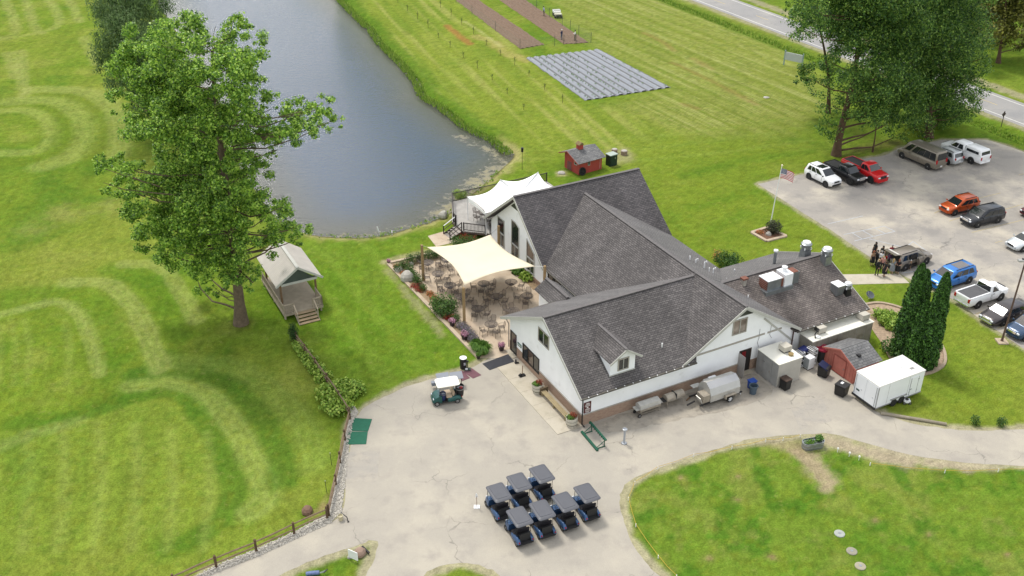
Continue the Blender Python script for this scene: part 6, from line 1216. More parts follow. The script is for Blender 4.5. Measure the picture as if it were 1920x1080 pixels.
slab(t, [(-.15, -.2, 1.6), (2.85, -.2, 1.6), (2.85, 1.72, 2.46), (-.15, 1.72, 2.46)], .06, M_SSH); slab(t, [(2.85, 3.65, 1.6), (-.15, 3.65, 1.6), (-.15, 1.73, 2.46), (2.85, 1.73, 2.46)], .06, M_SSH); bars(t, 'fascia', [((-.17, -.22, 1.55), (-.17, 1.72, 2.41)), ((-.17, 1.73, 2.41), (-.17, 3.67, 1.55))], .04, .12, M_RSHED)
d_ = MB().bbox(-.04, -.004, .95, 2.35, .06, 1.62).build('door', M_RSHED, t); bars(d_, 'door_trim', [((-.055, .95, .06), (-.055, .95, 1.62)), ((-.055, 2.35, .06), (-.055, 2.35, 1.62)), ((-.055, .95, 1.62), (-.055, 2.35, 1.62)), ((-.055, .95, .08), (-.055, 2.35, .08))], .03, .08, M('dark_red', srgb(186, 100, 88, K), .7)); bx(d_, 'latch', M_GALV, (-.08, -.05, 1.05, 1.15, .75, .85)); mb = MB()
for k in range(11): mb.bbox(-.012, -.003, .12 + k * .31, .135 + k * .31, .02, 1.7)
tag(mb.build('board_grooves', MATS['dark_red'], t), kind='stuff'); MB().box((1.0, .75, 2.1), (.3, .3, .16)).build('roof_vent', M_BLACK, t)
t = thing('cargo_trailer', 'white enclosed cargo trailer with double rear doors', 'trailer', BU(21.3, -9.42, .01), AZ); M_TRW = M('trailer_white', (.76, .78, .81), .35, .04, 1, coat=.3)
mb = MB(); mb.bbox(0, 5.0, 0, 2.48, .38, 2.48); mb.build('body', M_TRW, t, bevel=.05); mb = MB(); mb.loft([[Vector((x, y, z)) for x, y in ((.0 + e, .0 + e), (5.0 - e, .0 + e), (5.0 - e, 2.48 - e), (.0 + e, 2.48 - e))] for z, e in ((2.46, -.02), (2.54, .0), (2.58, .12), (2.6, .3))]); mb.build('roof', M('trailer_roof', (.7, .69, .66), .45, .05, .8), t, True)
for y in (.06, 1.27): d_ = MB().bbox(-.03, -.003, y, y + 1.15, .5, 2.4).build('rear_door', M_TRW, t); bars(d_, 'lock_rod', [((-.045, y + (.1 if y < 1 else 1.05), .55), (-.045, y + (.1 if y < 1 else 1.05), 2.35))], .03, .03, M_GALV); bx(d_, 'hinge', M_GALV, (-.05, -.03, y + .3, y + .42, 1.2, 1.24))
MB().bbox(-.06, -.0, -.02, 2.5, .3, .5).build('bumper', M_TRIMK, t); bx(t, 'number_plate', M('plate_green', (.02, .05, .045), .5), (-.045, -.031, 1.8, 2.15, .95, 1.1)); d_ = MB().bbox(3.55, 4.35, -.03, -.003, .55, 2.2).build('side_door', M_TRW, t); bx(d_, 'hinge', M_GALV, (4.3, 4.4, -.05, -.03, .8, .86), (4.3, 4.4, -.05, -.03, 1.9, 1.96)); bx(d_, 'latch', M_GALV, (3.58, 3.75, -.06, -.03, 1.1, 1.16)); bars(d_, 'seam', [((3.55, -.032, .55), (3.55, -.032, 2.2)), ((4.35, -.032, .55), (4.35, -.032, 2.2))], .015, .015, M_TRIMK)
for x in (2.0, 2.85):
    for y in (.06, 2.42): wheel(t, x, y if y > 1 else .04, .34, .2, M_WMETAL)
bx(t, 'fender', M_ALU, (1.55, 3.3, -.1, -.0, .72, .8)); bx(t, 'roof_vent', M_WMETAL, (3.2, 3.6, 1.1, 1.45, 2.59, 2.66), (4.2, 4.6, 1.9, 2.25, 2.57, 2.66)); bars(t, 'panel_seam', [((1.15, -.004, .45), (1.15, -.004, 2.42))], .012, .012, M_ALU); bars(t, 'panel_seam', [((3.35, -.004, .45), (3.35, -.004, 2.42))], .012, .012, M_ALU); bars(t, 'corner_trim', [((.02, -.012, .4), (.02, -.012, 2.45))], .05, .02, M_ALU); bars(t, 'bottom_rail', [((.0, -.012, .42), (5.0, -.012, .42))], .02, .1, M_ALU)
bx(t, 'roof_patch', M_ALU, (3.9, 4.3, .5, .75, 2.59, 2.61))
MB().bar((5.0, 1.24, .42), (6.1, 1.24, .42), .12, .12).build('tongue', M_TRIMK, t); MB().tube([(5.9, 1.24, 0), (5.9, 1.24, .7)], .05, 8).build('jack', M_GALV, t)
t = thing('push_mower', 'small white wheeled machine behind the trailer wheels', 'mower', P(1699, 756)); MB().box((0, 0, .25), (.5, .4, .2)).build('deck', M_WMETAL, t); mb = MB(); mb.lathe([(.12, .35), (.14, .45), (.05, .52)], 10); mb.build('engine', M_TRIMK, t, True)
for x in (-.22, .22):
    for y in (-.2, .2): wheel(t, x, y, .12, .05, M_RIM)
MB().tube([(-.2, 0, .3), (-.7, 0, .9)], .02, 6).build('handle', M_TRIMK, t)
mb = MB(); a, b = P(1651, 777), P(1774, 797.5); mb.tube([a + Vector((0, 0, .12)), a.lerp(b, .5) + Vector((0, 0, .13)), b + Vector((0, 0, .12))], [.13, .125, .12], 9); tag(mb.build('log_beam', M('grey_log', srgb(176, 166, 146, K), .9, .15, 3), None, True), 'long grey log lying at the lawn edge by the driveway', 'log')
t = thing('stock_tank', 'oval galvanised stock tank planter at the lawn edge', 'planter', P(1523, 838), .25)
mb = MB(); sec = lambda s, z: [Vector((x * s, y * s, z)) for x, y in [(math.cos(a) * .38 + (.5 if math.cos(a) > 0 else -.5), math.sin(a) * .4) for a in [k * 2 * math.pi / 24 + .13 for k in range(24)]]]
mb.loft([sec(.97, 0), sec(1, .2), sec(.98, .22), sec(1, .24), sec(1, .44), sec(.98, .46), sec(1, .48), sec(1.02, .58), sec(.95, .58), sec(.92, .48)]); mb.build('tank', M_GALV, t, False); tag(quads_obj('plants', np.concatenate([cloud([(.5, .1, .7, .3, .3, .25)], 300, .14, .8), cloud([(-.3, 0, .56, .5, .28, .12)], 260, .12, .8)]), L_LILY, t), kind='stuff')
# ------------------------------------------------------------------ small things on the lawns and apron edge
for i, (px, lab, c) in enumerate((((1574, 1001), 'pale round septic lid, the whitest of three', srgb(196, 202, 196, K)), ((1597, 1034), 'round grey lid in the middle of the three lids', srgb(176, 172, 154, K)), ((1613, 1062), 'round tan lid at the end of the three lids', srgb(190, 184, 160, K)))):
    t = thing('ground_lid', lab, 'lid', P(*px)); mb = MB(); mb.lathe([(.36, 0), (.36, .05), (.33, .07), (.05, .08)], 20); mb.build('lid', M('lid_%d' % i, c, .8, .12, 3), t, True); mb = MB(); mb.lathe([(.1, .08), (.1, .09)], 12); mb.build('cap', M_GALV, t)
M_STK = M('stake_white', (.75, .75, .72), .6, .05); M_ROPE = M('yellow_rope', srgb(226, 190, 70, K), .7, .1)
def rope(pxs, lab):
    t = thing('rope_barrier', lab, 'rope fence', (0, 0, 0)); pts = [P(*q) for q in pxs]
    for p in pts: MB().box(p + Vector((0, 0, .14)), (.05, .05, .3), rz=.4).build('stake', M_STK, t)
    for a, b in zip(pts, pts[1:]): mb = MB(); m_ = a.lerp(b, .5) + Vector((0, 0, .17)); mb.tube([a + Vector((0, 0, .26)), m_, b + Vector((0, 0, .26))], .016, 5); mb.build('rope', M_ROPE, t)
rope([(1500, 820), (1468, 826), (1435, 829), (1372, 842), (1300, 857), (1233, 880), (1190, 908), (1178, 938), (1192, 988), (1234, 1047), (1268, 1084)], 'low yellow rope on white stakes round the lawn corner')
rope([(1631, 873), (1771, 887), (1871, 885), (1960, 880)], 'low yellow rope on white stakes along the far driveway'); 
for px, k in (((1570, 848), 'first'), ((1592, 856), 'second'), ((1610, 863), 'third')): 
    t = thing('white_marker', 'white garden light stake, %s from the stock tank' % k, 'marker', P(*px)); MB().tube([(0, 0, 0), (0, 0, .28)], .02, 6).build('stem', M_STK, t); mb = MB(); mb.lathe([(.05, .28), (.08, .32), (.06, .42), (.02, .45)], 10); mb.build('head', M_STK, t, True)
for i, px in enumerate(((622, 872), (613, 925))): t = thing('cane', 'thin black post on the grass near the rail fence' if i == 0 else 'thin black post by the bare patch and fence corner', 'post', P(*px)); mb = MB(); mb.tube([(0, 0, 0), (-.03, .02, 1.1)], .02, 6); mb.build('pole', M_BLACK, t); MB().box((-.03, .02, 1.12), (.05, .05, .06)).build('cap', M_TRIM, t)
t = thing('bucket', 'cream bucket at the fence corner on the apron', 'bucket', P(639, 975)); mb = MB(); mb.lathe([(.15, 0), (.19, .4), (.2, .42), (.17, .42), (.15, .3), (.02, .3)], 16); mb.build('pail', M('cream_pail', srgb(236, 226, 190, K), .5), t, True); mb = MB(); mb.tube([(-.18, 0, .4), (-.1, .1, .5), (.1, .1, .5), (.18, 0, .4)], .01, 5); mb.build('handle', M_GALV, t)
t = thing('bent_rail', 'black bent metal hoop beside the cream bucket', 'hoop', P(646, 974)); mb = MB(); mb.tube([(-.35, .35, .0), (-.25, .3, .35), (.2, -.1, .3), (.3, -.25, 0)], .035, 6); mb.build('hoop', M_BLACK, t); MB().box((.3, -.25, .02), (.12, .12, .04)).build('foot', M_BLACK, t)
rock((577, 961), .75, 'brown rock in the bare patch by the fence', M('brown_rock', srgb(150, 120, 100, K), .9, .2)); rock((676, 1040), .75, 'pinkish boulder behind the white sign', M('pink_rock', srgb(186, 158, 140, K), .85, .2)); rock((656, 1046), .3, 'small white stone beside the sign'); rock((840, 1052), .01, 'x') if False else None
t = thing('lawn_sign', 'blank white sign on the small grass island', 'sign', P(663, 1052), -.5); MB().box((0, 0, .55), (.75, .04, .7)).build('panel', M_WMETAL, t)
for x in (-.3, .3): MB().tube([(x, .03, 0), (x, .03, .5)], .02, 6).build('leg', M_GALV, t)
t = thing('club_stand', 'dark slanted metal stand beside the pinkish boulder', 'stand', P(686, 1036), -.7); MB().box((0, 0, .25), (.7, .12, .12), ry=.25).build('beam', M_BLACK, t)
for x in (-.25, .25): MB().tube([(x, 0, 0), (x, 0, .25)], .02, 6).build('leg', M_BLACK, t)
t = thing('golf_bag', 'blue and grey golf bag lying on the grass island', 'golf bag', P(586, 1079)); mb = MB(); mb.tube([(-.4, 0, .15), (0, .03, .18), (.45, .06, .2)], [.13, .15, .14], 10); mb.build('bag', M('bag_blue', srgb(120, 140, 190, K), .6, .3, 6), t, True)
for k in range(4): MB().tube([(.45, .02 * k, .2), (.75 + .05 * k, .08 * k, .26)], .012, 5).build('club', M_GALV, t); MB().box((.78 + .05 * k, .08 * k, .27), (.1, .05, .05)).build('club_head', M_BLACK, t)
# ------------------------------------------------------------------ flagpole, lamp, road signs
fb = [P(*q) for q in ((1409, 437), (1437, 428), (1474, 443.5), (1437, 453))]
kerb('kerb', [fb[0], fb[1], fb[2], fb[3], fb[0]], .34, .16, M_KERB, 'square tan kerb around the flagpole bed', n=10)
sheet('flag_bed', fb, .05, M('bark_mulch', srgb(130, 96, 74, K), .95, .35, 5, .4, 12), 'bark mulch square under the flagpole', thick=.04)
t = thing('flagpole', 'white flagpole flying a stars and stripes flag', 'flagpole', P(1443.5, 426)); mb = MB(); mb.tube([(0, 0, 0), (.15, 0, 3.5), (.35, 0, 7.1)], [.06, .05, .035], 8); mb.build('pole', M_WMETAL, t, True); mb = MB(); mb.lathe([(.02, 7.05), (.1, 7.12), (.1, 7.2), (.02, 7.28)], 12, (.36, 0, 0)); mb.build('finial', M('gold', (.7, .65, .45), .3, .05), t, True)
def flag_mat():
    m, n, b = newmat('flag_cloth'); N = n.nodes.new; L = n.links.new; uv = N("ShaderNodeUVMap"); sp = N("ShaderNodeSeparateXYZ"); L(uv.outputs[0], sp.inputs[0])
    def mth(op, a, c): q = N("ShaderNodeMath"); q.operation = op; [L(v, q.inputs[i]) if not isinstance(v, (int, float)) else setattr(q.inputs[i], 'default_value', v) for i, v in ((0, a), (1, c))]; return q.outputs[0]
    st_ = mth('GREATER_THAN', mth('FRACT', mth('MULTIPLY', sp.outputs[1], 6.5), 0), .5); can = mth('MULTIPLY', mth('LESS_THAN', sp.outputs[0], .42), mth('GREATER_THAN', sp.outputs[1], .46))
    x = N("ShaderNodeMix"); x.data_type = 'RGBA'; x.inputs[6].default_value = (.5, .03, .05, 1); x.inputs[7].default_value = (.75, .75, .75, 1); L(st_, x.inputs[0]); 
    vo = N("ShaderNodeTexVoronoi"); vo.inputs['Scale'].default_value = 14; vo.inputs['Randomness'].default_value = 0; L(uv.outputs[0], vo.inputs['Vector']); stars = mth('LESS_THAN', vo.outputs['Distance'], .28)
    cx = N("ShaderNodeMix"); cx.data_type = 'RGBA'; cx.inputs[6].default_value = (.02, .03, .12, 1); cx.inputs[7].default_value = (.75, .75, .75, 1); L(stars, cx.inputs[0])
    y = N("ShaderNodeMix"); y.data_type = 'RGBA'; L(can, y.inputs[0]); L(x.outputs[2], y.inputs[6]); L(cx.outputs[2], y.inputs[7]); L(y.outputs[2], b.inputs['Base Color']); b.inputs['Roughness'].default_value = .8; return m
n = 14; V = []; UVS = []
for i in range(n + 1):
    for j in range(7): u_, v_ = i / n, j / 6; V.append((.34 + u_ * 1.45, .13 * math.sin(u_ * 8 + v_) * u_, 5.75 + v_ * 1.05 - u_ * u_ * .5 - .1 * u_)); UVS.append((u_, v_))
mb = MB(); mb.add(V, [(i * 7 + j, (i + 1) * 7 + j, (i + 1) * 7 + j + 1, i * 7 + j + 1) for i in range(n) for j in range(6)]); fo = mb.build('flag', flag_mat(), t, True); ul = fo.data.uv_layers.new(name='UVMap')
for l in fo.data.loops: ul.data[l.index].uv = UVS[l.vertex_index]
shrub((1449, 437), 1.7, 1.5, L_DARK, 'dark rounded shrub at the foot of the flagpole', n=1800, size=.13); rock((1441, 441), .6, 'pale stone in the flagpole bed'); shrub((1424, 437), .9, .3, L_ORANGE, 'orange flowers in the flagpole bed', 'flower_clump', 'flowers', n=300, size=.1)
t = thing('lamp_post', 'tall brown lamp post at the parking lot edge', 'lamp post', P(1878, 641)); MB().box((0, 0, .06), (.9, .9, .12)).build('footing', M_KERB, t); mb = MB(); mb.tube([(0, 0, .1), (0, 0, .5), (.06, 0, 8.1)], [.13, .09, .07], 8); mb.build('pole', M('brown_steel', srgb(118, 92, 86, K), .5, .1), t, True); MB().box((-.1, 0, 8.15), (1.0, .42, .16)).build('lamp_head', M('lamp_grey', srgb(200, 200, 196, K), .4), t, bevel=.04); MB().box((-.15, .05, 8.26), (.16, .16, .1)).build('sensor', M_TRIMK, t)
t = thing('road_sign_board', 'blank backed white signboard on pale posts in the field', 'sign', P(1486, 125), hl((1468, 120), (1504, 128))); MB().box((0, 0, 1.45), (2.9, .12, 1.2)).build('panel', M('sign_back', srgb(224, 232, 232, K), .6, .05), t)
for x in (-1.5, 1.5): MB().box((x, 0, 1.15), (.16, .16, 2.3)).build('post', M('pale_green_post', srgb(176, 200, 196, K), .6), t)
t = thing('warning_sign', 'diamond road sign on a dark post seen from behind', 'sign', P(1877, 238), math.radians(25)); MB().tube([(0, 0, 0), (0, 0, 2.2)], .05, 6).build('post', M('dark_post', srgb(84, 72, 66, K), .7), t); MB().box((0, .05, 1.75), (.55, .03, .55), ry=math.pi / 4).build('panel', M('sign_dull', srgb(110, 100, 96, K), .5), t)
t = thing('satellite_dish', 'small dark dish on the lawn beside the kitchen gable', 'dish', P(1629, 560)); mb = MB(); mb.lathe([(.02, 0), (.25, .05), (.42, .16), (.4, .17), (.24, .08)], 18); o = mb.build('dish', M('dish_grey', srgb(96, 104, 112, K), .5), t, True); o.location = (0, 0, .35); o.rotation_euler = (.5, .3, 0); MB().tube([(0, 0, 0), (0, 0, .4)], .03, 6).build('mast', M_WMETAL, t); MB().tube([(-.1, 0, .4), (-.2, -.1, .8)], .015, 5).build('arm', M_WMETAL, t)
# ------------------------------------------------------------------ far barn by the pond
bh = hl((1085.6, 328.7), (1128, 316.7)); t = thing('pump_shed', 'small red barn shed with cupola by the pond', 'shed', P(1085.6, 328.7), bh); M_RB = M('barn_red', srgb(206, 88, 78, K), .75, .12, 2)
MB().prism([(0, 0, 0), (0, 2.9, 0), (0, 2.9, 2.0), (0, 1.9, 2.4), (0, 0, 1.75)], (3.4, 0, 0)).build('wall', M_RB, t)
slab(t, [(-.45, -.35, 1.62), (3.75, -.35, 1.62), (3.75, 1.9, 2.52), (-.45, 1.9, 2.52)], .07, M_SSH); slab(t, [(3.75, 3.5, 1.85), (-.45, 3.5, 1.85), (-.45, 1.91, 2.52), (3.75, 1.91, 2.52)], .07, M_SSH); bars(t, 'fascia', [((-.47, -.37, 1.56), (-.47, 1.9, 2.46)), ((-.47, 1.91, 2.46), (-.47, 3.52, 1.8))], .04, .12, MATS['dark_red'])
cu = MB().box((1.4, 1.85, 2.75), (.6, .6, .6)).build('cupola', M_RB, t); mb = MB(); mb.prism([(1.0, 1.45, 3.05), (1.8, 1.45, 3.05), (1.4, 1.45, 3.35)], (0, .8, 0)); mb.build('cupola_roof', M('mossy_shingle', srgb(150, 130, 90, K), .9, .2), cu)
bx(t, 'barn_door', MATS['dark_red'], (-.03, -.004, 1.45, 2.35, .05, 1.15)); 
for k in range(3): bx(t, 'door_bar', M('door_grey', srgb(120, 104, 110, K), .7), (-.05, -.031, 1.55 + k * .28, 1.68 + k * .28, .1, 1.1))
window(t, (0, .95, 1.1), -XV, NU, .55, .4, 1, M_FASCIA, fw=.06); window(t, (1.25, 0, .95), XU, NV, .32, .55, 1, M_FASCIA, fw=.05); bx(t, 'corner_board', M('pink_board', srgb(226, 150, 140, K), .7), (3.05, 3.15, -.03, -.004, .1, 1.4))
mb = MB(); mb.lathe([(.5, -.04), (.5, .04), (.42, .04), (.42, -.04)], 20); w_ = mb.build('wagon_wheel', M_BLACK, t); w_.location = (.35, -.22, .5); w_.rotation_euler = (math.pi / 2 - .25, 0, 0)
for k in range(4): MB().bar((.47 * math.cos(k * .785), .47 * math.sin(k * .785), 0), (-.47 * math.cos(k * .785), -.47 * math.sin(k * .785), 0), .05, .04).build('spoke', M_BLACK, w_)
t = thing('electric_cabinet', 'dark green utility cabinet with pale lid behind the red barn', 'cabinet', P(1146, 309), bh); MB().box((0, 0, .7), (1.1, .9, 1.4)).build('cabinet', M('utility_green', srgb(40, 66, 54, K), .5), t, bevel=.03); MB().box((0, 0, 1.43), (1.2, 1.0, .08)).build('lid', M('pale_green_lid', srgb(196, 212, 202, K), .5), t); bx(t, 'door', MATS['utility_green'], (-.45, .45, -.48, -.452, .1, 1.3)); bx(t, 'meter', M_GALV, (.1, .25, -.52, -.48, .9, 1.15))
for px, s, l in (((1152, 287), .9, 'round stone well ring nearest the green cabinet'), ((1170, 290), 1.0, 'round stone well ring farther from the green cabinet')): t = thing('well_ring', l, 'well ring', P(*px)); mb = MB(); mb.lathe([(.42 * s, 0), (.4 * s, .4), (.44 * s, .42), (.44 * s, .5), (.02, .52)], 14); mb.build('ring', M('well_stone', srgb(170, 150, 130, K), .9, .25, 4), t); mb = MB(); mb.lathe([(.36 * s, .52), (.34 * s, .57), (.02, .59)], 14); mb.build('cover', M_TRIM, t)
rock((1053, 325), .9, 'flat tan rock before the red barn', sz=.25)
t = thing('bird_house_pole', 'dark purple martin house on a thin pole by the pond', 'birdhouse', P(979, 318)); mb = MB(); mb.tube([(0, 0, 0), (0, 0, 2.3)], .03, 6); mb.build('pole', M_BLACK, t); MB().box((0, 0, 2.5), (.26, .26, .4)).build('house', M_BLACK, t); mb = MB(); mb.prism([(-.18, -.18, 2.7), (.18, -.18, 2.7), (0, -.18, 2.88)], (0, .36, 0)); mb.build('roof', M_BLACK, t)
# worn patches in the paving
M_PATCH = pave_mat('stained_asphalt', srgb(188, 180, 167, K), srgb(200, 191, 175, K), srgb(156, 148, 137, K), .7, .1); M_PATCH2 = pave_mat('asphalt_repair', srgb(196, 190, 180, K), srgb(206, 198, 184, K), srgb(184, 178, 170, K), .8, .1)
sheet('pavement_stain', smooth(PX([(1108, 800), (1180, 772), (1300, 735), (1400, 700), (1425, 712), (1450, 735), (1400, 760), (1320, 778), (1230, 795), (1150, 812)]), 3), .0105, M_PATCH, 'dark stained asphalt under the grills', .12, step=.4)
sheet('pavement_repair', PX([(652, 848), (712, 846), (708, 905), (648, 903)]), .0105, M_PATCH2, 'square repair patch beside the gravel strip', .02)
sheet('pavement_repair', PX([(1480, 760), (1540, 742), (1560, 790), (1500, 806)]), .0105, M_PATCH2, 'square repair patch in the service yard', .02)
# ------------------------------------------------------------------ vegetable plots beyond the pond
SOIL = M('tilled_soil', srgb(140, 116, 96, K), .95, .3, 3, .6, 6)
def strip_soil(px, lab, n):
    q = PX(px); t = sheet('garden_soil', q, .02, SOIL, lab, .1)
    # ridged furrows as real relief
    a, b, c, d = q; mb = MB()
    for k in range(n):
        f = (k + .5) / n; p0, p1 = a.lerp(b, f), d.lerp(c, f); m_ = 24; sec = []
        w = (b - a).length / n * .42; sd = (b - a).normalized()
        for i in range(m_ + 1):
            p = p0.lerp(p1, i / m_) + Vector((RNG.uniform(-.05, .05), RNG.uniform(-.05, .05), 0)); h_ = RNG.uniform(.05, .14); sec.append([p - sd * w + Vector((0, 0, .022)), p + Vector((0, 0, .02 + h_)), p + sd * w + Vector((0, 0, .022))])
        mb.loft(sec, False, False)
    tag(mb.build('soil_ridges', SOIL), 'raised soil furrows of ' + lab, 'soil', kind='stuff')
strip_soil([(838, -12), (880, -12), (1021, 84), (975, 92)], 'brown tilled plot nearer the pond', 5)
strip_soil([(918, -12), (968, -12), (1104, 80), (1057, 83)], 'brown tilled plot where two people stand', 5)
PL = [P(*q) for q in ((986, 109), (1124, 93), (1258, 164), (1097, 189))]
M_PLAST = M('black_plastic', srgb(152, 157, 166, K), .3, .12, 2, spec=.7); M_PLAST2 = M('plastic_furrow', srgb(112, 114, 116, K), .5, .15, 3)
sheet('plot_base', PL, .02, M_PLAST2, 'grey plastic covered plot in the field', .1)
for k in range(11):
    f0, f1 = (k + .12) / 11, (k + .82) / 11; a0, a1, b0, b1 = PL[0].lerp(PL[1], f0), PL[0].lerp(PL[1], f1), PL[3].lerp(PL[2], f0), PL[3].lerp(PL[2], f1); sec = []
    for i in range(31):
        p, q = a0.lerp(b0, i / 30), a1.lerp(b1, i / 30); z = .16 + RNG.uniform(-.03, .03); sec.append([p + Vector((0, 0, .024)), p.lerp(q, .25) + Vector((0, 0, z)), p.lerp(q, .75) + Vector((0, 0, z + RNG.uniform(-.03, .03))), q + Vector((0, 0, .024))])
    mb = MB(); mb.loft(sec, False, False); t = mb.build('mulch_row', M_PLAST, None, True); tag(t, 'plastic mulch bed row in the field plot, row %s from the pond side' % ('first second third fourth fifth sixth seventh eighth ninth tenth eleventh'.split()[k]), 'mulch row', 'plastic mulch rows')
V = []
for k in range(11):
    f = (k + .47) / 11; a, b = PL[0].lerp(PL[1], f), PL[3].lerp(PL[2], f)
    for i in range(26):
        if RNG.random() < (.6 if k < 6 else .2): 
            p = a.lerp(b, (i + .5) / 26 + RNG.uniform(-.01, .01)); s_ = RNG.uniform(.12, .24) * (1 if i > 6 else .6); V.append(cloud([(p.x, p.y, .2 + s_ * .4, s_, s_, s_ * .7)], 12, .14, .9))
tag(quads_obj('seedlings', np.concatenate(V), L_LILY), 'rows of small green vegetable seedlings in the plastic', 'seedlings', kind='stuff')
# deer fence: thin posts with wire
M_WIRE = M('garden_wire', srgb(170, 190, 176, K), .6, .1, alpha=.09); M_GP = M('garden_post', srgb(84, 92, 84, K), .6)
def wire_fence(pxs, lab):
    t = thing('wire_fence', lab, 'fence', (0, 0, 0)); pts = [P(*q) for q in pxs]
    for p in pts: MB().tube([p, p + Vector((0, 0, 1.75))], .035, 5).build('post', M_GP, t)
    for a, b in zip(pts, pts[1:]):
        MB().quad(a + Vector((0, 0, .05)), b + Vector((0, 0, .05)), b + Vector((0, 0, 1.6)), a + Vector((0, 0, 1.6))).build('mesh', M_WIRE, t)
wire_fence([(855, 5), (885, 28), (929, 58), (975, 92), (1040, 86), (1057, 84)], 'thin wire garden fence on the pond side of the plots'); wire_fence([(975, -6), (1006, 16), (1030, 33), (1054, 49), (1069, 57), (1085, 66), (1108, 80), (1080, 82), (1057, 84)], 'thin wire garden fence on the field side of the plots')
# saplings in the orchard strip
M_BARK = M('sapling_bark', srgb(104, 88, 66, K), .9, .2)
def sapling(px, h, i):
    t = thing('sapling', ('thin sapling in the row nearer the pond, %s from the barn end' % ORD[10 - i] if i < 11 else 'thin sapling in the row nearer the plots, %s from the barn end' % ORD[20 - i]), 'sapling', P(*px), RNG.uniform(0, 6), 'orchard saplings'); mb = MB(); mb.tube([(0, 0, 0), (.03, .02, h * .6), (0, .05, h)], [.035, .025, .012], 5)
    mb.build('trunk', M_BARK, t)
    for k in range(5):
        a = k * 1.3; mb = MB(); mb.tube([(.02, .02, h * (.4 + .1 * k)), (.3 * math.cos(a), .3 * math.sin(a), h * (.62 + .1 * k))], [.015, .008], 4); mb.build('branch', M_BARK, t)
    tag(quads_obj('leaves', cloud([(0, 0, h * .72, .22, .22, h * .28)], 46, .09, .9), L_BUSH, t), kind='stuff')
for i, px in enumerate(((746, 4), (764, 20), (783, 36), (803, 52), (822, 71), (844, 89), (869, 108), (895, 128), (923, 150), (951, 176), (982, 206), (826, 14), (846, 29), (866, 46), (888, 64), (912, 84), (938, 104), (965, 122), (992, 142), (1021, 168), (1055, 193))): sapling(px, RNG.uniform(.9, 1.5), i)
t = thing('utility_cart', 'small white utility cart with cargo bed by the plots', 'utility cart', P(1045, 31), hl((1040, 20), (1050, 34))); bx(t, 'body', M('cart_cream', srgb(232, 230, 206, K), .5), (-.2, 1.3, -.6, .6, .35, .75), bevel=.05); bx(t, 'cargo_bed', M_WMETAL, (-1.4, -.3, -.65, .65, .6, .66), (-1.4, -1.36, -.65, .65, .66, .95), (-1.4, -.3, -.65, -.6, .66, .95), (-1.4, -.3, .6, .65, .66, .95)); bx(t, 'seat', M('seat_white', (.7, .7, .66), .6), (-.2, .25, -.55, .55, .75, .9), (-.3, -.18, -.55, .55, .8, 1.2), bevel=.04); bx(t, 'front_guard', M_TRIMK, (1.25, 1.36, -.5, .5, .3, .6))
for x in (.9, -.9):
    for y in (-.6, .6): wheel(t, x, y, .27, .2, M_RIM)
for px, l in (((1437, 183), 'white patch stone in the field'), ): rock(px, .8, l, sz=.15)
for i, px in enumerate(((712, 432), (735, 433))): 
    t = thing('dock_post', 'short white post at the pond edge' if i == 0 else 'small white buoy at the pond edge', 'post', P(px[0], px[1] + 4)); mb = MB(); mb.tube([(0, 0, -.3), (-.25, .15, .6)] if i == 0 else [(0, 0, -.3), (0, 0, .25)], .07, 7); mb.build('post', M_WMETAL, t); MB().box((0, 0, .02), (.2, .2, .1)).build('foot', M_TRIM, t)
shrub((1362, 503), 2.6, 1.6, L_BOX, 'dark green bush behind the ridge of the kitchen wing', n=2200, size=.16, lobes=4); shrub((1343, 488), 1.0, 1.2, L_ORANGE, 'pale flowering bush behind the ridge', n=300, size=.12)
for px, l in (((1827, 797), 'small dark evergreen bush at the driveway lawn edge'), ((1876, 799), 'tiny evergreen bush farther along the driveway lawn')): shrub(px, .8, .9, L_BOX, l, n=500, size=.1)
# bed around the cedars
BED = smooth(PX([(1618, 576), (1650, 570), (1690, 580), (1715, 600), (1745, 630), (1765, 655), (1768, 680), (1750, 695), (1715, 700), (1680, 690), (1650, 640), (1625, 600)]), 5)
sheet('cedar_bed', BED, .03, M('wood_chips', srgb(196, 172, 146, K), .95, .3, 4, .5, 9), 'wood chip bed around the tall cedars', .04)
kerb('kerb', [tuple(p) for p in smooth(PX([(1622, 572), (1650, 569), (1690, 579), (1716, 598), (1748, 628), (1768, 655), (1771, 682), (1752, 697), (1728, 704)]), 4, False)], .25, .16, M('block_edging', srgb(200, 180, 156, K), .9, .15), 'curved block edging round the cedar bed', n=30)
for px, w, lab in (((1657, 600), 2.0, 'broad yellow green hosta mound nearest the cold store'), ((1672, 606), 1.8, 'yellow green hosta mound touching the cedars'), ((1664, 612), 1.6, 'smaller hosta mound on the trailer side of the cedar bed')): shrub(px, w, .8, L_HOSTA, lab, 'hosta', 'plant', 'hostas by the cedars', size=.26, n=900, lobes=4)
# ------------------------------------------------------------------ trees
def bark_mat(name, c): return M(name, c, .95, .3, 3, .8, 6)
M_BK = bark_mat('tree_bark', srgb(128, 112, 92, K)); M_BKD = bark_mat('dark_tree_bark', srgb(110, 88, 68, K))
def tpt(px, Y):
    """point seen at pixel px on the vertical plane at world depth Y (the trunk's depth plus an offset)"""
    a, b, d = ray(*px); t = Y / b; return Vector((a * t, Y, CAM_H + d * t))
def clumps(lobes, n, size, per=26, sub=.36, **k):
    """leaves gathered in clumps over each lobe (world x,y,z,r)"""
    B = []
    for (x, y, z, r) in lobes:
        m_ = max(6, int(per * (r / 3) ** 2))
        for i in range(m_):
            d = Vector((NR.normal(), NR.normal(), NR.normal() * .8 + .12)).normalized(); q = NR.uniform(.55, 1.0); s = r * sub * NR.uniform(.45, 1.5)
            B.append((x + d.x * r * q, y + d.y * r * q, z + d.z * r * q * .85, s, s, s * .75))
    return cloud(B, n, size, .85, **k)
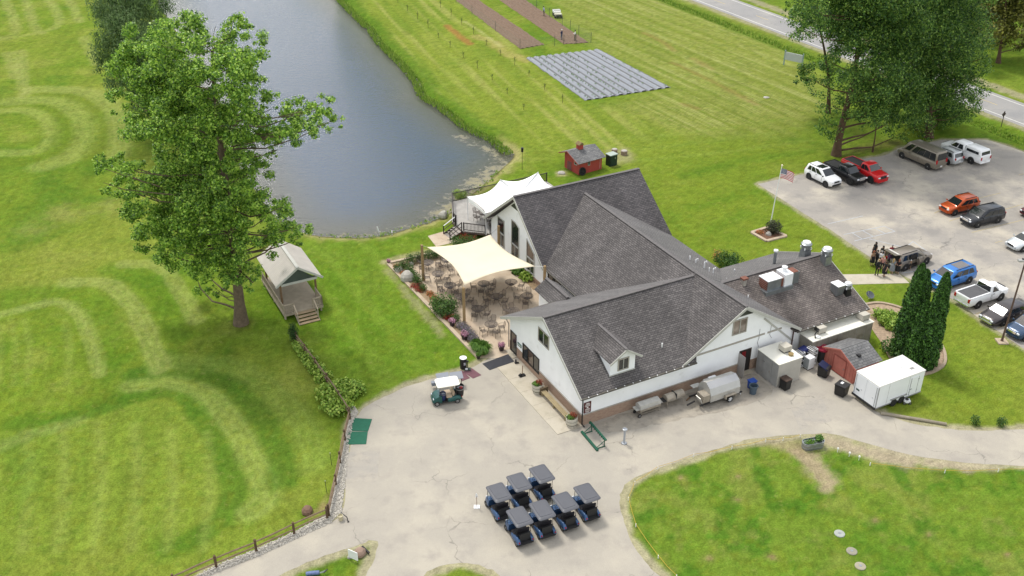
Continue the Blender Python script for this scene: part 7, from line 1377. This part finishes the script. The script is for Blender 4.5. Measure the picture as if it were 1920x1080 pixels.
def tree(name, label, base, stem, lobes, n, size, lmat, bmat, r0, cat='tree', group=None, sub=.36, per=26, branch=True, **k):
    """base: world point; stem: list of world points up the trunk; lobes: (point, radius)"""
    t = thing(name, label, cat, base, 0, group); O = Vector(base); pts = [Vector((0, 0, -.2))] + [p - O for p in stem]; m_ = len(pts)
    mb = MB(); rad = [r0 * 1.35] + [r0 * (1 - .8 * (i / (m_ - 1)) ** .8) for i in range(1, m_)]; sp = smooth(pts, 4, False); rr = [rad[min(m_ - 1, i // 4)] + (rad[min(m_ - 1, i // 4 + 1)] - rad[min(m_ - 1, i // 4)]) * ((i % 4) / 4) for i in range(len(sp))]; mb.tube(sp, rr, 12); mb.build('trunk', bmat, t, True)
    if branch:
        for p, r in lobes:
            q = p - O; cand = [i for i in range(len(sp)) if sp[i].z < q.z - .12 * (q - sp[i]).length] or [1]; i = min(cand, key=lambda j: (sp[j] - q).length + .0); a = sp[i]
            mid = a.lerp(q, .5) + Vector((RNG.uniform(-.5, .5), RNG.uniform(-.5, .5), -.06 * (q - a).length)); br = min(rr[i] * .4, .04 + .013 * (q - a).length)
            mb = MB(); mb.tube([a, a.lerp(mid, .5) + Vector((0, 0, .1)), mid, mid.lerp(q, .6), q + Vector((RNG.uniform(-1, 1), RNG.uniform(-1, 1), .6)) * r * .4], [br, br * .8, br * .6, br * .4, .02], 6); mb.build('limb', bmat, t, True)
    L = [(p.x - O.x, p.y - O.y, p.z - O.z, r) for p, r in lobes]; o = quads_obj('crown', clumps(L, n, size, per, sub, **k), lmat, t); tag(o, kind='stuff'); return t
def lobes_px(Y0, items, dmul=1.0):
    out = []
    for i, it in enumerate(items):
        x, y, r = it[:3]; dy = (RNG.random() - .5) * 9 * dmul if len(it) < 4 else it[3]; p = tpt((x, y), Y0 + dy); D_ = math.sqrt(p.x ** 2 + p.y ** 2 + (CAM_H - p.z) ** 2); out.append((p, r * D_ / F_PX))
    return out
L_COT = leaf_mat('cottonwood_leaves', [srgb(44, 70, 26, K), srgb(76, 110, 40, K), srgb(104, 140, 52, K), srgb(136, 166, 62, K), srgb(158, 184, 84, K)], .4, .4, 2.5)
L_COTD = leaf_mat('dark_cottonwood_leaves', [srgb(30, 52, 24, K), srgb(50, 80, 36, K), srgb(78, 106, 42, K), srgb(118, 142, 66, K)], .45, .4, 3.1)
L_WIL = leaf_mat('willow_leaves', [srgb(46, 66, 36, K), srgb(70, 92, 52, K), srgb(96, 116, 70, K)], .45, .6, 3.0)
b0 = P(452, 606); Y0 = b0.y
big = [(330, 95, 62), (398, 58, 52), (345, 55, 38), (440, 50, 36), (470, 95, 40), (425, 150, 66), (340, 170, 72), (275, 130, 62), (265, 80, 40), (480, 165, 40), (300, 230, 66), (380, 240, 66), (455, 235, 52), (515, 245, 38), (560, 215, 36), (610, 200, 30), (600, 245, 28), (635, 225, 16), (232, 190, 34), (345, 300, 60), (420, 310, 52), (478, 318, 34),
    (268, 330, 40), (222, 318, 32), (185, 305, 18), (205, 345, 22), (310, 370, 58), (380, 385, 60), (450, 385, 50), (510, 400, 38), (545, 425, 26), (560, 450, 16), (275, 410, 42), (330, 440, 48), (395, 455, 46), (290, 470, 24), (375, 505, 30), (430, 520, 26), (470, 505, 26), (455, 450, 38), (515, 455, 18), (400, 545, 14), (528, 250, 30), (505, 210, 26), (350, 345, 60), (420, 430, 46), (340, 480, 34), (420, 480, 40), (400, 345, 50), (262, 375, 34), (245, 350, 30), (585, 225, 32), (545, 250, 34), (525, 395, 34), (340, 465, 46), (400, 498, 44), (448, 498, 38), (296, 436, 44), (362, 525, 26), (500, 468, 32), (535, 440, 30), (565, 425, 24), (410, 545, 22), (478, 535, 20), (200, 320, 24), (225, 355, 26), (485, 440, 38), (522, 428, 32), (430, 470, 38), (380, 440, 44), (335, 415, 44), (470, 395, 40), (395, 400, 50), (500, 262, 32), (540, 232, 34), (575, 238, 28), (602, 212, 30), (485, 285, 30), (520, 285, 20), (428, 118, 44, -3), (418, 200, 50, -4), (424, 272, 48, -4), (432, 340, 44, -4), (440, 400, 40, -4), (380, 150, 46, -4), (370, 262, 46, -5), (466, 210, 36, -3), (400, 320, 40, -5), (215, 305, 26, 0), (240, 330, 30, 0)]
tree('cottonwood_tree', 'huge leafy cottonwood tree standing beside the pavilion', b0, [tpt(q, Y0) for q in ((449, 570), (444, 520), (436, 440), (424, 350), (412, 260), (402, 170), (398, 95))], lobes_px(Y0, big), 165000, .225, L_COT, M_BK, .58, per=30, sub=.27)
wb_ = P(300, 246); Yw = wb_.y
wil = [(228, 10, 44), (275, 20, 40), (205, 60, 32), (250, 75, 52), (215, 110, 36), (235, 150, 32), (280, 130, 52), (300, 180, 46), (260, 185, 30), (322, 205, 32), (240, 5, 40), (215, 160, 16), (200, 25, 26)]
tree('willow_tree', 'grey green weeping willow behind the cottonwood at the pond bank', wb_, [tpt(q, Yw) for q in ((298, 220), (285, 160), (265, 90), (250, 40))], lobes_px(Yw, wil, .8), 42000, .36, L_WIL, M_BKD, .5, per=30, sub=.42, droop=.75, ratio=.3)
c1 = P(1568, 291); Y1 = c1.y
rt1 = [(1520, 20, 42), (1500, 55, 26), (1560, 60, 42), (1545, 110, 26), (1600, 20, 50), (1640, 70, 52), (1600, 110, 36), (1660, 130, 46), (1625, 165, 40), (1540, 160, 26), (1520, 150, 16), (1555, 190, 26), (1545, 230, 28), (1560, 250, 22), (1600, 200, 34), (1650, 200, 42), (1580, -40, 60), (1660, -30, 66), (1620, -110, 66), (1530, -60, 46), (1600, -180, 56), (1680, -110, 60), (1690, 180, 34), (1680, 225, 26), (1690, 252, 20), (1700, 30, 50), (1490, 0, 24), (1620, 60, 50), (1680, 90, 50), (1640, 150, 50), (1700, 150, 44), (1660, 235, 30), (1625, 220, 34), (1590, 160, 36), (1665, 180, 44), (1575, 30, 40), (1590, 85, 36), (1700, 205, 36)]
tree('cottonwood_tree', 'tall cottonwood with a thick leaning trunk behind the red pickup', c1, [tpt(q, Y1) for q in ((1572, 265), (1585, 210), (1602, 140), (1612, 60), (1618, -40), (1615, -130))], lobes_px(Y1, rt1), 110000, .26, L_COTD, M_BKD, .55, per=34, sub=.32)
c2 = P(1742, 258); Y2 = c2.y + 1
rt2 = [(1740, 60, 56), (1790, 40, 52), (1770, 110, 50), (1820, 120, 34), (1800, 165, 42), (1828, 165, 22), (1740, 160, 44), (1770, 210, 38), (1730, 220, 34), (1700, 110, 42), (1805, 215, 24), (1750, -30, 60), (1820, -20, 46), (1700, -50, 56), (1770, -110, 64), (1835, 60, 26), (1720, -150, 60), (1850, 110, 12), (1700, 225, 26), (1720, 100, 54), (1760, 150, 50), (1790, 90, 50), (1750, 190, 46), (1710, 180, 44), (1780, 200, 38), (1815, 190, 28), (1825, 80, 34), (1735, 235, 30), (1695, 70, 44), (1760, 20, 56), (1720, 30, 50)]
tree('cottonwood_tree', 'broad dark cottonwood hanging over the beige van', c2, [tpt(q, Y2) for q in ((1742, 225), (1745, 160), (1750, 80), (1755, -10), (1752, -90))], lobes_px(Y2, rt2), 100000, .26, L_COTD, M_BKD, .5, per=34, sub=.32)
c3 = P(1553, 212); Y3 = c3.y
tree('cottonwood_tree', 'slender forked cottonwood behind the thick leaning trunk', c3, [tpt(q, Y3) for q in ((1554, 180), (1553, 140), (1545, 90), (1535, 40), (1530, -30))], lobes_px(Y3, [(1510, 40, 26), (1535, 0, 30), (1485, 20, 18), (1515, 140, 20), (1500, 150, 12), (1560, 30, 30), (1560, 130, 22), (1520, -50, 36)], .6), 14000, .27, L_COTD, M_BKD, .3, per=26, sub=.34)
c4 = P(1636, 285)
tree('young_tree', 'thin bare trunked young tree near the red pickup', c4, [tpt(q, c4.y) for q in ((1640, 262), (1643, 235), (1645, 210))], lobes_px(c4.y, [(1645, 210, 18), (1640, 190, 18)], .3), 2500, .25, L_COTD, M_BKD, .12)
c5 = P(1872, 118); L_MAP = leaf_mat('maple_leaves', [srgb(56, 62, 28, K), srgb(92, 96, 40, K), srgb(124, 128, 54, K), srgb(150, 150, 66, K)], .25, .5)
tree('maple_tree', 'bronze green maple tree across the road', c5, [tpt(q, c5.y) for q in ((1874, 100), (1878, 75), (1884, 40), (1886, 0))], lobes_px(c5.y, [(1850, 55, 26), (1885, 70, 26), (1910, 50, 30), (1870, 30, 34), (1905, 10, 38), (1840, 75, 18), (1925, 80, 22), (1865, -10, 34), (1900, -40, 36), (1940, 30, 30)], .8), 22000, .36, L_MAP, M_BKD, .35)
L_SPR = leaf_mat('spruce_needles', [srgb(24, 40, 22, K), srgb(40, 60, 30, K), srgb(62, 80, 40, K)], .15, .6)
for i, (px, hh, lab) in enumerate((((1812, 75), 19, 'dark spruce beyond the road, behind the bronze maple'), ((1800, 40), 20, 'tall dark spruce standing farther behind the road'), ((1862, 62), 15, 'shorter spruce beside the bronze maple'))):
    b = P(*px); t = thing('spruce_tree', lab, 'tree', b, 0, 'spruces across the road'); mb = MB(); mb.tube([(0, 0, 0), (0, 0, hh)], [.3, .04], 8); mb.build('trunk', M_BKD, t)
    z = NR.uniform(.04, 1, 9000) ** 1.0; th_ = NR.uniform(0, 6.283, 9000); rr = hh * .2 * (1 - z) * (0.45 + .55 * np.sqrt(NR.rand(9000))) * (1 + .3 * np.sin(z * 60 + np.sin(th_ * 5))) + .1; pos = np.stack([rr * np.cos(th_), rr * np.sin(th_), z * hh - rr * .35], -1); out = np.stack([np.cos(th_), np.sin(th_), np.zeros(9000)], -1); tag(quads_obj('crown', leaf_quads(pos, out, .5, .4, .2, .35), L_SPR, t), kind='stuff')
# far roadside trees above the frame's edge keep the horizon natural from other views
# columnar cedars
L_CED = leaf_mat('cedar_sprays', [srgb(22, 44, 14, K), srgb(36, 66, 22, K), srgb(58, 94, 32, K), srgb(84, 122, 48, K)], .15, .6, 2.4)
def cedar(px, hh, R, lab, n=11000):
    b = P(*px); t = thing('cedar_tree', lab, 'tree', b, RNG.uniform(0, 6), 'tall columnar cedars'); mb = MB(); mb.tube([(0, 0, 0), (.05, 0, hh * .9)], [.2, .03], 8); mb.build('trunk', M_BKD, t)
    z = NR.rand(n) ** .9; th_ = NR.uniform(0, 6.283, n); prof = np.minimum(1, (z * 9 + .55)) * np.sqrt(np.clip(1 - (z ** 3.2), 0, 1)) * (1 - .28 * z)
    lump = 1 + .13 * np.sin(z * 23 + 3 * np.sin(th_ * 2 + px[0])) * np.sin(th_ * 3 + z * 6) + .09 * np.sin(th_ * 7 + z * 31); rr = R * prof * lump * (1 - .35 * NR.rand(n) ** 2)
    out = np.stack([np.cos(th_), np.sin(th_), np.full(n, .35)], -1); pos = np.stack([rr * np.cos(th_), rr * np.sin(th_), z * hh + .05], -1); nr_ = leaf_quads(pos, out, .24, .5, .1); tag(quads_obj('crown', nr_, L_CED, t), kind='stuff')
    # solid dark heart so light does not pass straight through
    mb = MB(); mb.lathe([(R * .55, .1), (R * .66, hh * .2), (R * .6, hh * .5), (R * .42, hh * .75), (R * .12, hh * .92)], 10); mb.build('light_block_core', M('cedar_heart', srgb(26, 34, 16, K), .95, .3), t)
cedar((1691, 668), 9.0, 1.05, 'cedar spire nearest the red shed in the columnar clump'); cedar((1711, 682), 6.2, .95, 'shorter middle cedar of the columnar clump'); cedar((1733, 690), 9.2, .92, 'cedar spire on the lawn side of the columnar clump'); cedar((1703, 662), 8.2, .95, 'cedar spire at the back of the columnar clump')
shrub((1679, 668), 2.4, 1.3, L_BUSH, 'spreading leafy bush at the foot of the cedars', n=1500, size=.2, lobes=4)
# ------------------------------------------------------------------ rough grass: tufts along the pond bank and ditch
L_TUFT = leaf_mat('rough_grass', [srgb(92, 132, 40, K), srgb(122, 156, 54, K), srgb(160, 174, 84, K)], .3, .8)
def tufts(pts, wid, per_m, h, name, lab, off=0.0):
    V = []
    for a, b in zip(pts, pts[1:]):
        a, b = Vector(a), Vector(b); n_ = int((b - a).length * per_m); d = (b - a).normalized(); nn = Vector((-d.y, d.x, 0))
        for i in range(n_):
            p = a.lerp(b, RNG.random()) + nn * (off + RNG.uniform(-wid, wid) / 2); z0 = p.z
            for k in range(3):
                an = RNG.uniform(0, 6.283); s = Vector((math.cos(an), math.sin(an), 0)) * .07; tip = Vector((RNG.uniform(-.2, .2), RNG.uniform(-.2, .2), h * RNG.uniform(.5, 1.1))); V.append([p - s, p + s, p + s * .3 + tip, p - s * .3 + tip])
    tag(quads_obj(name, np.array(V), L_TUFT), lab, 'grass', kind='stuff')
bank_px = [(962, 290), (925, 260), (880, 239), (835, 203), (797, 180), (789, 156), (762, 124), (738, 101), (716, 80), (702, 58), (676, 34), (650, 8), (632, -10)]
tufts([P(x, y, -.15) for x, y in bank_px], 1.5, 26, .42, 'bank_grass', 'rough green grass along the pond bank', .5)
tufts([P(x, y, -.12) for x, y in ((600, 441), (700, 444), (770, 426), (838, 402), (885, 363), (935, 320))], .9, 7, .2, 'shore_grass', 'sparse rough grass on the near pond shore', -.2)
dl = [RA + rdir * s + rn * -5.0 + Vector((0, 0, -.3)) for s in (-30, 20, 60, 110, 160)]; tufts(dl, 2.2, 16, .4, 'ditch_grass', 'rough grass in the roadside ditch')
# ------------------------------------------------------------------ people
SK = M('skin', srgb(214, 170, 146, K), .6, .06); M_HAIRS = {}
def cloth(name, c): return M('cloth_' + name, c, .85, .12, 6)
CL = dict(black=cloth('black', (.012, .012, .014)), white=cloth('white', (.7, .7, .7)), grey=cloth('grey', (.2, .21, .23)), navy=cloth('navy', (.02, .03, .08)), pink=cloth('pink', srgb(220, 160, 150, K)), purple=cloth('purple', (.05, .02, .06)), denim=cloth('denim', (.05, .07, .12)), olive=cloth('olive', (.06, .06, .04)), red=cloth('red', (.3, .04, .05)), pale=cloth('pale_blue', (.4, .46, .55)), shoe=cloth('shoe', (.015, .013, .013)), tan=cloth('tan', srgb(196, 160, 130, K)))
HAIR = dict(brown=(.05, .025, .014), dark=(.012, .009, .008), blond=(.38, .26, .12), auburn=(.2, .06, .03), grey=(.3, .29, .28), cap=(.02, .02, .03), white=(.65, .65, .62))
def person(label, px, face, top, bottom, hair, h=1.72, pose='stand', dress=False, longhair=False, group=None, sleeves=True, z=0.012, at=None):
    k = h / 1.75; base = at if at is not None else P(*px); t = thing('person', label, 'person', (base.x, base.y, z), face, group)
    lean = {'stand': 0, 'bend': .55, 'lean': .2}.get(pose, 0); step = .07 if pose != 'walk' else .22
    V, R, E = [], [], []
    def v(x, y, zz, r, p=None):
        V.append(Vector((x, y, zz)) * k); R.append(r * k)
        if p is not None: E.append((p, len(V) - 1))
        return len(V) - 1
    def L(zz): return math.sin(lean) * max(0, zz - .95)
    fz = lambda zz: .95 + (zz - .95) * math.cos(lean)
    pel = v(0, 0, .95, .145); sp = v(L(1.12), 0, fz(1.12), .13, pel); ch = v(L(1.32), 0, fz(1.32), .15, sp); nb = v(L(1.46), 0, fz(1.46), .07, ch); nk = v(L(1.52) + .01, 0, fz(1.52), .055, nb); hd = v(L(1.62) + .02, 0, fz(1.62), .088, nk); cr_ = v(L(1.70) + .015, 0, fz(1.70), .08, hd)
    seg = {}
    lab_ = {pel: 'hip', sp: 'torso', ch: 'torso', nb: 'torso', nk: 'skin', hd: 'skin', cr_: 'skin'}
    nose = v(L(1.62) + .105, 0, fz(1.61), .016, hd); lab_[nose] = 'skin'
    for s in (-1, 1):
        sh = v(L(1.4), s * .17, fz(1.41), .07, ch); lab_[sh] = 'torso'
        if pose == 'bend': el = v(L(1.2) + .12, s * .24, fz(1.15), .045, sh); wr = v(L(1.2) + .32, s * .18, fz(1.15) - .18, .034, el)
        elif pose == 'hold': el = v(.02, s * .25, 1.14, .047, sh); wr = v(.24, s * .13, 1.18, .035, el)
        elif pose == 'back': el = v(-.1, s * .27, 1.14, .047, sh); wr = v(-.16, s * .08, .95, .035, el)
        else: el = v(L(1.2) - .02, s * .25, fz(1.13), .047, sh); wr = v(L(1.0) + .06, s * .26, fz(.9), .035, el)
        lab_[el] = 'sleeve'; lab_[wr] = 'arm'; d = (V[wr] - V[el]).normalized(); pm = v(*(V[wr] / k + d * .07), .034, wr); lab_[pm] = 'skin'
        sd = Vector((-d.y, d.x, 0)); sd = sd.normalized() if sd.length > .01 else Vector((1, 0, 0)); sd2 = d.cross(sd)
        for f, (o, l) in enumerate(((-.03, .07), (-.01, .08), (.01, .078), (.028, .062))):
            a = v(*(V[pm] / k + d * .035 + sd2 * o), .011, pm); b = v(*(V[pm] / k + d * (.035 + l) + sd2 * o * 1.2 + sd * .015), .008, a); lab_[a] = lab_[b] = 'skin'
        a = v(*(V[wr] / k + d * .04 - sd2 * .045 + sd * .01), .012, wr); b = v(*(V[wr] / k + d * .085 - sd2 * .06 + sd * .02), .009, a); lab_[a] = lab_[b] = 'skin'
        hp = v(0, s * .095, .9, .105, pel); kn = v(.03 + s * step * .4, s * .1, .5, .062, hp); an = v(s * step * .4 - .02, s * .11, .09, .042, kn); to = v(s * step * .4 + .13, s * .125, .04, .035, an); he = v(s * step * .4 - .06, s * .11, .045, .038, an)
        lab_[hp] = 'hip'; lab_[kn] = 'leg'; lab_[an] = 'shin'; lab_[to] = lab_[he] = 'foot'
    me = bpy.data.meshes.new('person_body'); me.from_pydata([tuple(q) for q in V], E, []); o = bpy.data.objects.new('body', me); COL.objects.link(o); md = o.modifiers.new('skin', 'SKIN'); md.use_smooth_shade = True
    for i, q in enumerate(me.skin_vertices[0].data): q.radius = (R[i] * (1.0 if i not in (sp, ch, pel) else .82), R[i] * (1.0 if i not in (sp, ch, pel) else 1.12)); q.use_root = (i == pel)
    sb_ = o.modifiers.new('sub', 'SUBSURF'); sb_.levels = 1; sb_.render_levels = 1
    dg = bpy.context.evaluated_depsgraph_get(); ev = o.evaluated_get(dg); m2 = bpy.data.meshes.new_from_object(ev); o.modifiers.clear(); o.data = m2; bpy.data.meshes.remove(me); o.parent = t
    tm, bm_ = CL[top], CL[bottom]; mats = [SK, tm, bm_, CL['shoe']]; m2.materials.clear()
    for q in mats: m2.materials.append(q)
    VA = np.array([tuple(q) for q in V]); ids = {'skin': 0, 'torso': 1, 'sleeve': 1 if sleeves else 0, 'arm': 1 if (sleeves and top in ('black', 'navy', 'white', 'pale') and not dress) else 0, 'hip': 2, 'leg': 2 if not dress else 0, 'shin': 2 if not dress else 0, 'foot': 3}
    for p in m2.polygons:
        c = np.array(p.center); j = int(np.argmin(((VA - c) ** 2).sum(1) / (np.array(R) ** 2 + .004))); p.material_index = ids[lab_[j]]; p.use_smooth = True
    top_ = V[cr_]; hc = V[hd] + (V[cr_] - V[hd]) * .35
    hm = M('hair_' + hair, HAIR[hair], .6, .15); mb = MB(); mb.lathe([(.1 * k, -.01 * k), (.103 * k, .05 * k), (.085 * k, .1 * k), (.045 * k, .13 * k), (.005, .138 * k)], 14); mb.v = [(x - .018 * k, y * .95, z_) for x, y, z_ in mb.v]
    if longhair: mb.loft([[Vector((-.02 * k - .02 + q[0] * .07 * k, q[1] * .085 * k, z_ * k)) for q in ((1, 1), (-1, 1), (-1, -1), (1, -1))] for z_ in (.06, -.06, -.2, -.3)])
    ho = mb.build('hair', hm, t, True); ho.location = hc
    for s in (-1, 1): MB().box(V[hd] + Vector((.085, s * .034, .012)) * k, (.012 * k, .022 * k, .012 * k)).build('eye', CL['shoe'], t)
    if dress:
        mb = MB(); n_ = 14; ring = lambda z_, rx, ry, x0=0: [Vector((x0 + rx * math.cos(a) * (1 + .06 * math.sin(a * 5)), ry * math.sin(a), z_)) * k for a in [i * 2 * math.pi / n_ for i in range(n_)]]
        mb.loft([ring(1.12, .15, .165), ring(.95, .19, .21), ring(.75, .22, .25), ring(.42, .25, .28)]); mb.build('dress_skirt', bm_, t, True)
    return t
G1 = 'people gathered behind the open suv'
toc = lambda px: math.atan2(P(*px)[1] - 0, P(*px)[0]) + math.pi     # facing the camera
person('person in black suit with hands behind back, standing on the walkway', (1643, 517), 1.7, 'black', 'black', 'blond', 1.82, 'back', group=G1)
person('person in black dress with long brown hair on the walkway', (1657, 519), 3.4, 'black', 'black', 'brown', 1.7, 'stand', True, True, G1, False)
person('person in a plain grey dress at the walkway edge', (1671, 513.5), .6, 'grey', 'grey', 'blond', 1.66, 'hold', True, True, G1, False)
person('person in short black dress with auburn hair beside the suv wheel', (1681.5, 514), 4.2, 'black', 'black', 'auburn', 1.64, 'hold', True, True, G1, False)
person('person in strapless black dress on the grass edge', (1634, 498), 5.0, 'tan', 'black', 'auburn', 1.66, 'stand', True, True, G1, False)
person('person in all black suit standing on the grass edge', (1641, 498.5), .3, 'black', 'black', 'dark', 1.76, 'stand', group=G1)
person('person in white shirt and dark trousers in the middle of the group', (1649, 500), 4.4, 'white', 'black', 'grey', 1.76, 'hold', group=G1)
person('person in dark dress with back to the grey suv', (1651.5, 489), 4.0, 'black', 'black', 'dark', 1.68, 'stand', True, True, G1, False)
person('person with very long dark hair in black, standing apart on asphalt', (1638, 482), 3.6, 'black', 'black', 'dark', 1.7, 'stand', True, True, G1, False)
person('person in dark purple leaning towards the open tailgate', (1664, 502), .5, 'purple', 'black', 'brown', 1.7, 'lean', group=G1)
person('person in pink top behind the person in black suit', (1652, 509), 1.2, 'pink', 'black', 'blond', 1.72, 'stand', group=G1)
person('person in red shirt on the far side of the open tailgate', (1668, 488), 4.6, 'red', 'black', 'grey', 1.74, 'stand', group=G1)
person('person in pale top bending into the open suv door', (1704, 505.5), 1.9, 'white', 'tan', 'grey', 1.7, 'bend', group=G1)
G2 = 'people working in the vegetable plots'
person('person in light blue shirt bending at the plot fence', (1020, 30), 3.6, 'pale', 'olive', 'dark', 1.78, 'lean', group=G2)
person('person in navy shirt and jeans standing in the tilled plot', (1053, 75), 2.6, 'navy', 'denim', 'white', 1.78, 'hold', group=G2)
person('person in white shirt standing in the tilled plot', (1078, 76), 2.9, 'white', 'olive', 'dark', 1.74, 'hold', group=G2)
